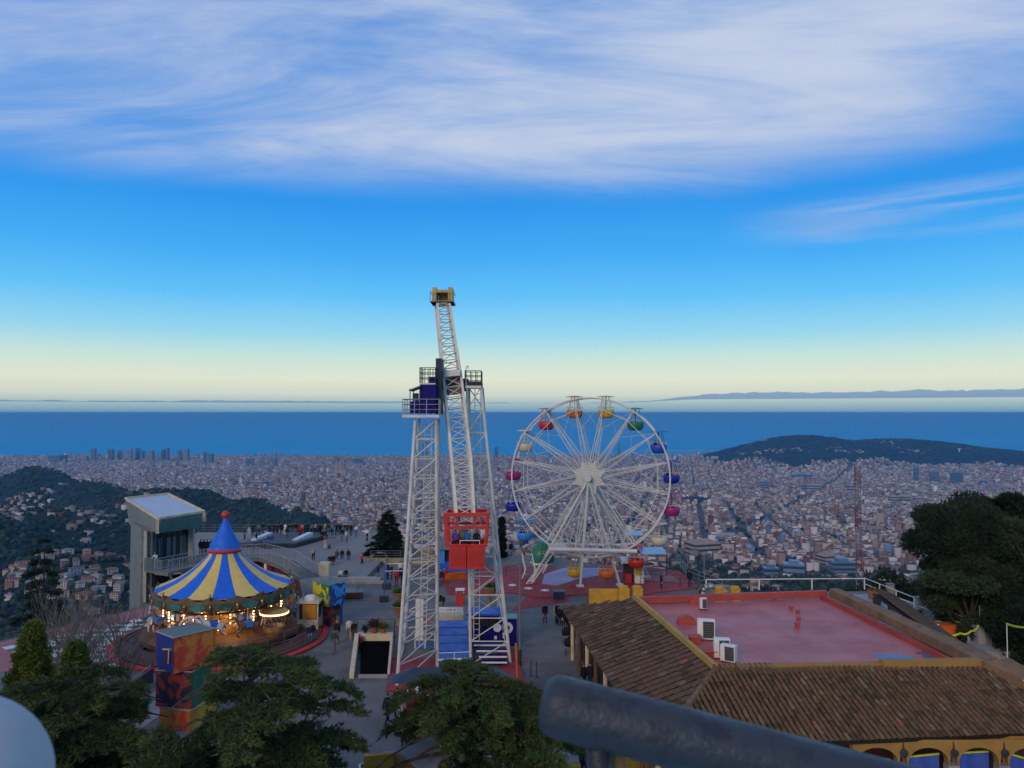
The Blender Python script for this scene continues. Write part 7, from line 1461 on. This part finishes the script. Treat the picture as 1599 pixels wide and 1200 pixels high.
# big right pine(s)
PG = 'dark pines right of the red roof'
add(clump_tree((35.4, 62, -3), 12.6, 3.2, 41, 'tall dark umbrella pine, highest crown at the right', (.026, .044, .022), 'pine_tree', 62, .3, 620, .5, .5, 1, group=PG, crad=1.55))
add(clump_tree((34.3, 58.5, -3), 9.2, 2.9, 42, 'lower dark pine in front of the tall one, left part of the mass', (.038, .058, .028), 'pine_tree', 46, .3, 560, .6, .25, 1, group=PG, crad=1.4))
add(clump_tree((39.4, 60, -3), 11.6, 3.8, 43, 'dark pine at the right picture edge', (.036, .056, .027), 'pine_tree', 50, .3, 560, .6, .25, 1, group=PG, crad=1.6))
add(clump_tree((41, 66, -3), 13.2, 3.6, 44, 'dark pine behind, at the far right edge', (.018, .034, .018), 'pine_tree', 55, .34, 480, .55, .35, 1, group=PG, crad=1.6))
add(clump_tree((36.8, 54.5, -3), 8.0, 2.8, 46, 'low dark pine branch mass above the utility cabinet', (.015, .028, .014), 'pine_tree', 45, .28, 520, .6, .3, 1, group=PG, crad=1.2))
# small trees just below the plaza edge on the right
for i_, (px, y_, h_, s_) in enumerate(((1150, 100, 12, 5), (1215, 110, 12, 6), (1290, 104, 12, 6), (1370, 95, 13, 5), (1400, 88, 12, 4))):
    x = (px - CX) / F * y_; add(clump_tree((x, y_, float(basez(y_)) - 1), h_ + 3, s_, 50 + i_, 'dark tree crown just below the white rail, %s from the left' % ['first', 'second', 'third', 'fourth', 'fifth'][i_], (.022, .036, .018), 'hillside_tree', 36, .5, 160, .7, .4, 1, group='trees below the white rail', crad=2.2))
# bottom right shrub by tarps
add(clump_tree((21.6, 31.0, 0), 2.4, .9, 60, 'small green shrub at the right bottom corner before the blue tarpaulin', (.05, .09, .02), 'shrub', 20, .1, 260, .8, .3, crad=.5))
# bare trees
def bare(loc, H, seed, label, group='bare winter trees beside the checkered floor', fan=.42):
    r_ = random.Random(seed); loc = Vector(loc); o = thing('bare_tree', label, 'tree', loc, group); b = MB(); tw = MB()
    def grow(p, d, l, rad, lev):
        q = p; mb = b if lev < 2 else tw; n = 3
        for k in range(n):
            d2 = (d + Vector((r_.gauss(0, .10), r_.gauss(0, .10), .05))).normalized(); q2 = q + d2 * l / n; mb.bar(q, q2, rad * (1 - k / n * .35), 5 if lev < 2 else 3, rad * (1 - (k + 1) / n * .35)); q = q2; d = d2
            if lev < 4 and k < n - 1:
                for _ in range((1 if r_.random() < .6 else 0) if lev else 2): sd = Vector((r_.gauss(0, 1), r_.gauss(0, 1), 0)).normalized(); grow(q, (d + sd * r_.uniform(.35, .7)).normalized(), l * r_.uniform(.5, .75), rad * .53, lev + 1)
        if lev < 4:
            for _ in range(3 if lev < 2 else 2): sd = Vector((r_.gauss(0, 1), r_.gauss(0, 1), 0)).normalized(); grow(q, (d + sd * fan * r_.uniform(.4, 1)).normalized(), l * r_.uniform(.55, .8), rad * .53, lev + 1)
    grow(loc, Vector((r_.gauss(0, .05), 0, 1)), H * .38, .06 + H * .006, 0); b.build('trunk', m_twig, o); tw.build('twig', m_twig, o)['kind'] = 'stuff'
for i_, (px, d, zb_, tp_) in enumerate(((158, 46, -3, 888), (182, 47.5, -3, 876), (120, 52, -6, 893), (192, 50, -2, 900), (140, 48, -3, 900), (92, 56, -8, 905), (76, 50, -4, 880), (110, 49, -4, 880))):
    x = (px - CX) / F * d; zt_ = at(px, tp_, d).z; bare((x, d, zb_), (zt_ - zb_) * .86, 70 + i_, 'leafless grey tree of upright twigs, %s, left of the lift tower' % ['third from the right', 'second from the right, tallest', 'third from the left', 'rightmost', 'in the middle', 'leftmost', 'nearest the railing', 'second from the left'][i_])
open('/tmp/tt','w').write(str(tc_)) if False else None
# ================================================================== PEOPLE
def person_mesh(pose):
    # (x,y,z,(rx,ry),tag)  facing -y
    V = [(0, 0, .94, .13, 'p'), (0, 0, 1.12, .125, 'j'), (0, 0, 1.32, .145, 'j'), (0, 0, 1.45, .06, 'j'), (0, -.01, 1.53, .06, 's'), (0, -.015, 1.6, .088, 'h'), (0, -.01, 1.67, .07, 'h')]
    E_ = [(0, 1), (1, 2), (2, 3), (3, 4), (4, 5), (5, 6)]
    def limb(st, pts):
        pr = st
        for p in pts: V.append(p); E_.append((pr, len(V) - 1)); pr = len(V) - 1
    if pose == 'lean': V[1:7] = [(0, -.06, 1.1, .125, 'j'), (0, -.16, 1.28, .145, 'j'), (0, -.22, 1.4, .06, 'j'), (0, -.26, 1.47, .06, 's'), (0, -.3, 1.54, .088, 'h'), (0, -.32, 1.6, .07, 'h')]
    if pose == 'sit': dz_ = -.42
    else: dz_ = 0
    if dz_: V[:] = [(x, y, z + dz_, r_, t) for x, y, z, r_, t in V]
    for s in (-1, 1):
        sh = (s * .17, V[2][1], V[2][2] + .04, .062, 'j')
        if pose == 'lean': arm = [sh, (s * .24, -.28, 1.16, .05, 'j'), (s * .14, -.48, 1.08, .038, 'j'), (s * .10, -.56, 1.08, .04, 's')]
        elif pose == 'walk': arm = [sh, (s * .21, s * .10, 1.1, .05, 'j'), (s * .21, -.02 + s * .16, .9, .038, 'j'), (s * .2, -.05 + s * .18, .82, .04, 's')]
        elif pose == 'phone': arm = [sh, (s * .22, -.08, 1.12, .05, 'j'), (s * .14, -.3, 1.22, .038, 'j'), (s * .1, -.36, 1.28, .04, 's')]
        elif pose == 'sit': arm = [sh, (s * .22, -.06, .72, .05, 'j'), (s * .15, -.3, .62, .038, 'j'), (s * .12, -.36, .6, .04, 's')]
        else: arm = [sh, (s * .215, .02, 1.1, .05, 'j'), (s * .2, -.05, .9, .038, 'j'), (s * .19, -.06, .82, .04, 's')]
        limb(2, arm); h = 0.09 * s
        if pose == 'walk': leg = [(h, 0, .86, .095, 'p'), (h, -.14 * s - .04, .48, .062, 'p'), (h, -.24 * s + .06, .09, .048, 'p'), (h, -.24 * s - .08, .045, .045, 'b')]
        elif pose == 'sit': leg = [(h, -.08, .5, .095, 'p'), (h, -.46, .5, .065, 'p'), (h, -.44, .1, .048, 'p'), (h, -.56, .045, .045, 'b')]
        else: leg = [(h, 0, .86, .095, 'p'), (h * 1.1, -.01, .48, .062, 'p'), (h * 1.1, .01, .09, .048, 'p'), (h * 1.1, -.12, .045, .045, 'b')]
        limb(0, leg)
    me = skin_mesh(V, E_, 0, 1, 'person'); cs = np.array([v[:3] for v in V]); idx = {'j': 0, 'p': 1, 's': 2, 'h': 3, 'b': 4}; mi = []
    for p in me.polygons:
        c = np.array(p.center); k = int(np.argmin(((cs - c) ** 2).sum(1))); t = V[k][4]
        if t == 'h': hc = cs[5]; t = 's' if (c[1] < hc[1] - .035 and c[2] < hc[2] + .07) else 'h'
        mi.append(idx[t])
    return me, mi
POSE = {k: person_mesh(k) for k in ('stand', 'lean', 'walk', 'phone', 'sit')}
pm = {}
def cm(name, c): 
    if name not in pm: pm[name] = M('cloth_' + name, c, .85, var=.15, scale=5, spec=.2)
    return pm[name]
CL = {'black': (.012, .012, .015), 'navy': (.015, .02, .06), 'grey': (.12, .12, .13), 'white': (.55, .54, .52), 'red': (.4, .02, .02), 'beige': (.35, .26, .16), 'brown': (.12, .06, .03), 'pink': (.5, .2, .18), 'blue': (.03, .12, .35), 'jeans': (.05, .10, .2), 'purple': (.12, .04, .28), 'lime': (.3, .65, .02), 'tan': (.32, .22, .08), 'green': (.03, .06, .03), 'maroon': (.10, .02, .03), 'lightblue': (.2, .35, .5)}
skin_m = M('skin', (.42, .25, .18), .6); hairs = [M('dark_hair', (.02, .014, .01), .7), M('brown_hair', (.07, .035, .015), .7), M('fair_hair', (.3, .2, .1), .7)]; shoe_m = M('dark_shoes', (.03, .03, .03), .6); shoe_w = M('white_shoes', (.5, .5, .5), .6)
pc = {}
def person(px, py, pose, top, bot, yaw, label, z=0.0, group=None, h=1.0, hair=0, shoes=0, loc=None, par=None, cut=False):
    k = (pose, top, bot, hair, shoes)
    if k not in pc:
        me0, mi = POSE[pose]; me = me0.copy(); [me.materials.append(m_) for m_ in (cm(top, CL[top]), cm(bot, CL[bot]), skin_m, hairs[hair], shoe_w if shoes else shoe_m)]; me.polygons.foreach_set('material_index', mi); me.polygons.foreach_set('use_smooth', [True] * len(mi)); pc[k] = me
    p = loc if loc is not None else gp(px, py, z); o = obj('person', pc[k]); o.location = p; o.rotation_euler = (0, 0, R(yaw)); o.scale = (h, h, h); tag(o, label, 'person', group); return o
GR = 'people leaning on the terrace railing'
crowd = [(382, 'stand', 'green', 'black', 128), (389, 'stand', 'lightblue', 'lightblue', 165), (410, 'lean', 'black', 'grey', 285), (421, 'lean', 'black', 'black', 352), (427, 'lean', 'black', 'navy', 382), (433, 'lean', 'black', 'black', 420), (439, 'stand', 'black', 'black', 448), (445, 'lean', 'white', 'white', 480), (450, 'lean', 'black', 'jeans', 512), (455, 'lean', 'black', 'jeans', 540), (461, 'stand', 'black', 'grey', 577), (466, 'lean', 'black', 'black', 606), (472, 'stand', 'pink', 'grey', 640), (476, 'lean', 'black', 'navy', 660), (486, 'lean', 'blue', 'navy', 720), (492, 'lean', 'tan', 'black', 757), (501, 'stand', 'black', 'black', 805), (507, 'lean', 'tan', 'grey', 840), (513, 'lean', 'black', 'grey', 872), (525, 'lean', 'black', 'black', 945), (531, 'stand', 'black', 'navy', 978), (538, 'lean', 'black', 'jeans', 1010), (542, 'lean', 'black', 'black', 1040)]
posw = ['far left end', 'left end, in pale blue', 'left of the stage', 'above the left end of the stage', 'behind the left white block', 'between two dark coats left', 'upright beside the white coat', 'in the only white coat', 'right of the white coat', 'second right of the white coat', 'above the stage middle', 'taller, above the stage middle', 'in a pink top', 'right of the pink top', 'in a blue jacket', 'right of the blue jacket', 'above the right end of the stage', 'in tan right of the stage', 'right of the tan jacket', 'in the right hand cluster, left', 'in the right hand cluster, middle', 'in the right hand cluster, in jeans', 'at the right end of the cluster']
for (px, ps, a_, c_, q_), w_ in zip(crowd, posw):
    far = q_ not in (128, 165); person(px, 836.5 if far else 843, ps, a_, c_, 180 + rnd.uniform(-25, 25) if far else rnd.uniform(0, 360), 'person in %s and %s at the terrace railing, %s' % (a_, c_, w_), .45, GR, rnd.uniform(.94, 1.06))
ppl = [
 (573, 846, 'walk', 'white', 'black', 150, 'person in a cream jacket walking by the short steel railing', .45), (489, 878, 'walk', 'beige', 'black', 20, 'person in a beige coat walking right of the stage', .45), (504, 843, 'sit', 'black', 'black', 0, 'person in black sitting behind the pink one right of the stage', .45),
 (508, 857, 'sit', 'pink', 'white', 10, 'person in a pink top sitting right of the stage', .45), (425, 848, 'sit', 'purple', 'black', 0, 'person in purple sitting at the left end of the stage', .45),
 (526, 880, 'walk', 'brown', 'jeans', 200, 'person in a brown jacket, leftmost of three walking on the terrace', 0), (534, 880, 'walk', 'black', 'jeans', 190, 'person in a black top and jeans, middle of three on the terrace', 0), (544, 881, 'stand', 'black', 'jeans', 170, 'person in black, rightmost of three on the terrace, carrying a bag', 0),
 (565, 887, 'walk', 'red', 'black', 100, 'person in a bright red jacket walking alone in mid plaza', 0), (515, 884, 'sit', 'black', 'navy', 0, 'person in black sitting by the cream pillar, left of a pair', .4), (520, 890, 'stand', 'black', 'brown', 30, 'person in black standing by the cream pillar at the walkway end', 0),
 (532, 907, 'sit', 'white', 'black', 0, 'person in a white top sitting on the terrace step, left of a pair', 0), (540, 907, 'sit', 'black', 'jeans', 0, 'person in black and jeans sitting on the terrace step, right of a pair', 0),
 (590, 908, 'stand', 'navy', 'blue', 90, 'person in navy and blue trousers standing left of the lattice tower', 0), (606, 905, 'stand', 'black', 'navy', 120, 'person in black behind the pole stand', 0), (611, 907, 'stand', 'navy', 'jeans', 60, 'person in a navy coat right of the pole stand', 0), (619, 916, 'stand', 'red', 'maroon', 180, 'person in a red coat beside the left lattice tower leg', 0), (625, 903, 'stand', 'white', 'black', 200, 'person in a white jacket beside the left lattice tower leg', 0), (628, 915, 'stand', 'black', 'black', 160, 'person in black next to the red coat by the left tower', 0), (631, 898, 'stand', 'grey', 'grey', 160, 'person in grey behind the left lattice tower leg', 0),
 (694, 915, 'stand', 'red', 'red', 0, 'person in a bright red suit behind the gondola', 0), (688, 916, 'stand', 'navy', 'navy', 0, 'person in navy beside the red suit behind the gondola', 0), (687, 949, 'sit', 'black', 'black', 30, 'person in black sitting beyond the white banner board, left of two', 0), (692, 951, 'sit', 'black', 'grey', -30, 'person in black sitting beyond the white banner board, right of two', 0), (713, 944, 'sit', 'black', 'black', 90, 'person in black seated at the popcorn stand', 0), (723, 944, 'sit', 'black', 'red', -90, 'person with red trousers seated right of the popcorn stand', 0),
 (798, 868, 'stand', 'black', 'black', 180, 'person in black standing right of the narrow cypress', 0), (851, 976, 'stand', 'black', 'maroon', 20, 'person in a dark jacket and maroon trousers alone on the open asphalt', 0), (869, 975, 'stand', 'black', 'black', 60, 'person in black with a yellow bag at the tiled roof corner', 0), (873, 978, 'stand', 'navy', 'black', 200, 'person in navy behind the yellow bag at the roof corner', 0),
 (758, 1000, 'stand', 'lime', 'black', 0, 'person in a neon green vest inside the blue kiosk', 0), (745, 1008, 'stand', 'black', 'navy', 140, 'person in black queueing left of the kiosk, taller of two', 0), (749, 1012, 'phone', 'navy', 'black', 160, 'person in navy queueing left of the kiosk, shorter of two', 0),
 (522, 1021, 'walk', 'green', 'grey', 150, 'person in a dark green jacket walking by the marker post', 0), (526, 1006, 'stand', 'black', 'grey', 170, 'person with fair hair just behind the dark green jacket', 0), (545, 1001, 'walk', 'white', 'beige', 200, 'person all in white and beige, left of a pair on the asphalt', 0), (553, 1004, 'walk', 'black', 'brown', 190, 'person in a long black coat, right of a pair on the asphalt', 0),
 (1033, 922, 'stand', 'black', 'navy', 90, 'person in black standing at the railing right of the wheel booth', 0.1), (1077, 918, 'stand', 'black', 'navy', 180, 'person in dark clothes at the right end of the wheel deck', 0.1),
 (482, 1001, 'sit', 'navy', 'jeans', 30, 'person in navy sitting on the carousel deck edge, left of a pair', .3), (489, 998, 'sit', 'navy', 'jeans', -20, 'person in navy sitting on the carousel deck edge, right of a pair', .3),
 (893, 1016, 'stand', 'black', 'black', 150, 'person in black in the group along the shop front, nearest', 0), (889, 1004, 'stand', 'black', 'navy', 100, 'person in black in the middle of the group along the shop front', 0), (886, 990, 'stand', 'black', 'black', 210, 'person in black at the far end of the group along the shop front', 0), (896, 1010, 'stand', 'grey', 'black', 240, 'person in grey in the group along the shop front', 0), (880, 982, 'stand', 'black', 'black', 30, 'person in black at the roof corner beside a pushchair', 0),
 (912, 1078, 'stand', 'black', 'black', 200, 'person in black above the end of the foreground handrail, left of two', 0), (922, 1080, 'stand', 'black', 'navy', 150, 'person in black above the foreground handrail, right of two', 0),
 (768, 1119, 'stand', 'black', 'black', 180, 'person in black behind the right part of the middle cedar', 0), (779, 1128, 'stand', 'red', 'black', 180, 'person with a red scarf behind the middle cedar', 0), (605, 1130, 'walk', 'black', 'black', 150, 'person in black at the left edge of the middle cedar', 0), (626, 1125, 'stand', 'white', 'white', 160, 'person in white at the left edge of the middle cedar', 0), (620, 1122, 'stand', 'black', 'navy', 170, 'person in black beside the white coat left of the middle cedar', 0),
 (912, 1222, 'stand', 'navy', 'navy', 160, 'person in navy at the bottom edge below the handrail end, left of two', 0), (921, 1228, 'stand', 'grey', 'navy', 150, 'person in grey at the bottom edge below the handrail end, right of two', 0), (871, 1232, 'stand', 'white', 'navy', 150, 'person with a white top at the bottom edge right of the cedar', 0), (898, 1160, 'walk', 'black', 'white', 100, 'person with white shoes just under the handrail end', 0),
 (248, 872, 'lean', 'white', 'white', 0, 'person in white leaning on the glass balcony of the lift tower', None), (242, 870, 'stand', 'black', 'black', 0, 'person in black beside the one in white on the lift tower balcony', None)]
for (px, py, ps, a_, c_, yw, lb, z) in ppl:
    if z is None: person(0, 0, ps, a_, c_, yw, lb, loc=Vector(((px - CX) / F * 74.6, 74.6 + .4 * (px < 245), zbal)))
    else: person(px, py, ps, a_, c_, yw, lb, z, h=rnd.uniform(.95, 1.05), hair=2 if 'fair' in lb else rnd.choice((0, 0, 1)), shoes=rnd.random() < .3)
for i_, (px, py) in enumerate(((317, 858), (322, 860), (327, 857), (333, 861))):
    q = Vector(((px - CX) / F * 78.5, 78.5, 2.6)); person(0, 0, 'stand', 'black', 'black', 180, 'person in black on the raised walkway left of the carousel spire, %s of four' % ['first', 'second', 'third', 'last'][i_], loc=q)
XP = [(395, 837, 'lean', 'black', 'black', 180, 'person in black at the terrace railing, alone between the pale blue and the cluster'), (404, 838, 'stand', 'grey', 'navy', 190, 'person in a grey top left of the railing cluster'), (448, 842, 'stand', 'black', 'grey', 170, 'person in black one pace back from the railing behind the stage'), (469, 841, 'stand', 'red', 'navy', 200, 'person in red one pace back from the terrace railing'), (481, 836, 'lean', 'black', 'black', 180, 'person in black just left of the blue jacket at the railing'), (497, 837, 'lean', 'navy', 'black', 175, 'person in navy right of the tan jacket at the railing'), (519, 838, 'lean', 'grey', 'black', 180, 'person in grey between the two railing clusters'), (548, 838, 'stand', 'black', 'navy', 180, 'person in black near the right end of the terrace railing'), (556, 839, 'lean', 'white', 'jeans', 180, 'person in white and jeans near the terrace corner'), (534, 845, 'stand', 'black', 'jeans', 30, 'person in black and jeans standing behind the right cluster'), (541, 848, 'stand', 'white', 'grey', 60, 'person in white right of the stage behind the right cluster'), (507, 848, 'stand', 'black', 'brown', 20, 'person in black standing by the tables right of the stage'), (400, 851, 'stand', 'black', 'jeans', 90, 'person in black standing by the leftmost folding table')]
for (px, py, ps, a_, c_, yw, lb) in XP: person(px, py, ps, a_, c_, yw, lb, .45, h=rnd.uniform(.95, 1.05))
# yellow bag, black bags, strollers
for px, py, m_, s_, lb in ((868, 971, m_ycab, .4, 'bright yellow bag hanging by the group at the tiled roof corner'), (514, 857, m_dk, .35, 'black bag beside the seated person in pink'), (513, 912, m_dk, .5, 'black bin below the cream pillar')):
    p = gp(px, py, .45 if py == 857 else 0); b = MB(); b.lathe([(s_ * .45, 0), (s_ * .5, s_ * .2), (s_ * .48, s_ * 1.1), (s_ * .35, s_ * 1.35), (.02, s_ * 1.4)], p + (Vector((0, 0, .6)) if m_ is m_ycab else Vector((0, 0, 0))), 10); tag(b.build('bag' if s_ < .45 else 'bin', m_, smooth=True), lb, 'bag' if s_ < .45 else 'bin')
def stroller(px, py, label):
    p = gp(px, py); o = thing('pushchair', label, 'pushchair', p, 'pushchairs parked by the shop front'); b = MB(); b.lathe([(.02, .45), (.28, .5), (.34, .75), (.3, .95), (.1, 1.05)], p, 10); b.build('seat', cm('black', CL['black']), o, smooth=True)
    for sx in (-1, 1):
        for sy in (-1, 1): b = MB(); b.lathe([(.04, -.02), (.13, -.02), (.13, .02), (.04, .02)], (0, 0, 0), 12); b.build('wheel', m_dk, o, M4=Matrix.Translation(p + Vector((sx * .25, sy * .3, .13))) @ Matrix.Rotation(R(90), 4, 'Y'))
    b = MB(); [b.bar(p + Vector((sx * .25, -.3, .15)), p + Vector((sx * .22, .45, 1.05)), .018) for sx in (-1, 1)]; b.bar(p + Vector((-.22, .45, 1.05)), p + Vector((.22, .45, 1.05)), .02); b.build('push_frame', m_grey, o)
for px, py, lb in ((880, 973, 'pushchair at the far tiled roof corner'), (884, 1003, 'pushchair in the row by the shop front, farther'), (888, 1020, 'pushchair in the row by the shop front, nearest')): stroller(px, py, lb)
# gondola riders and wheel riders
bx0, bx1, dg_, zr_, zbm = GZ
for i_, (px, t_, hr, lb) in enumerate(((711, 'purple', 0, 'rider in purple at the left of the red gondola'), (720, 'tan', 2, 'rider with fair hair behind the purple rider in the red gondola'), (729, 'blue', 0, 'rider in a blue top in the middle of the red gondola'), (744, 'black', 2, 'fair haired rider in black at the right of the red gondola'))):
    person(0, 0, 'sit', t_, 'navy', 175, lb, hair=hr, loc=Vector(((px - CX) / F * dg_, dg_ + .5 + .45 * (i_ == 1), zr_ - .30)), group='riders in the red gondola')
for k, n_, lb in ((0, 2, 'the dark blue cabin at the right end'), (1, 2, 'the upper right blue cabin'), (9, 2, 'the lower left light blue cabin')):
    for j in range(n_): person(0, 0, 'sit', ['black', 'tan'][j], 'navy', 0, 'rider in %s sitting in %s of the wheel' % (['black', 'tan'][j], lb), loc=PIV[k] + Vector((-.3 + .6 * j, 0, -2.0)), group='wheel riders')
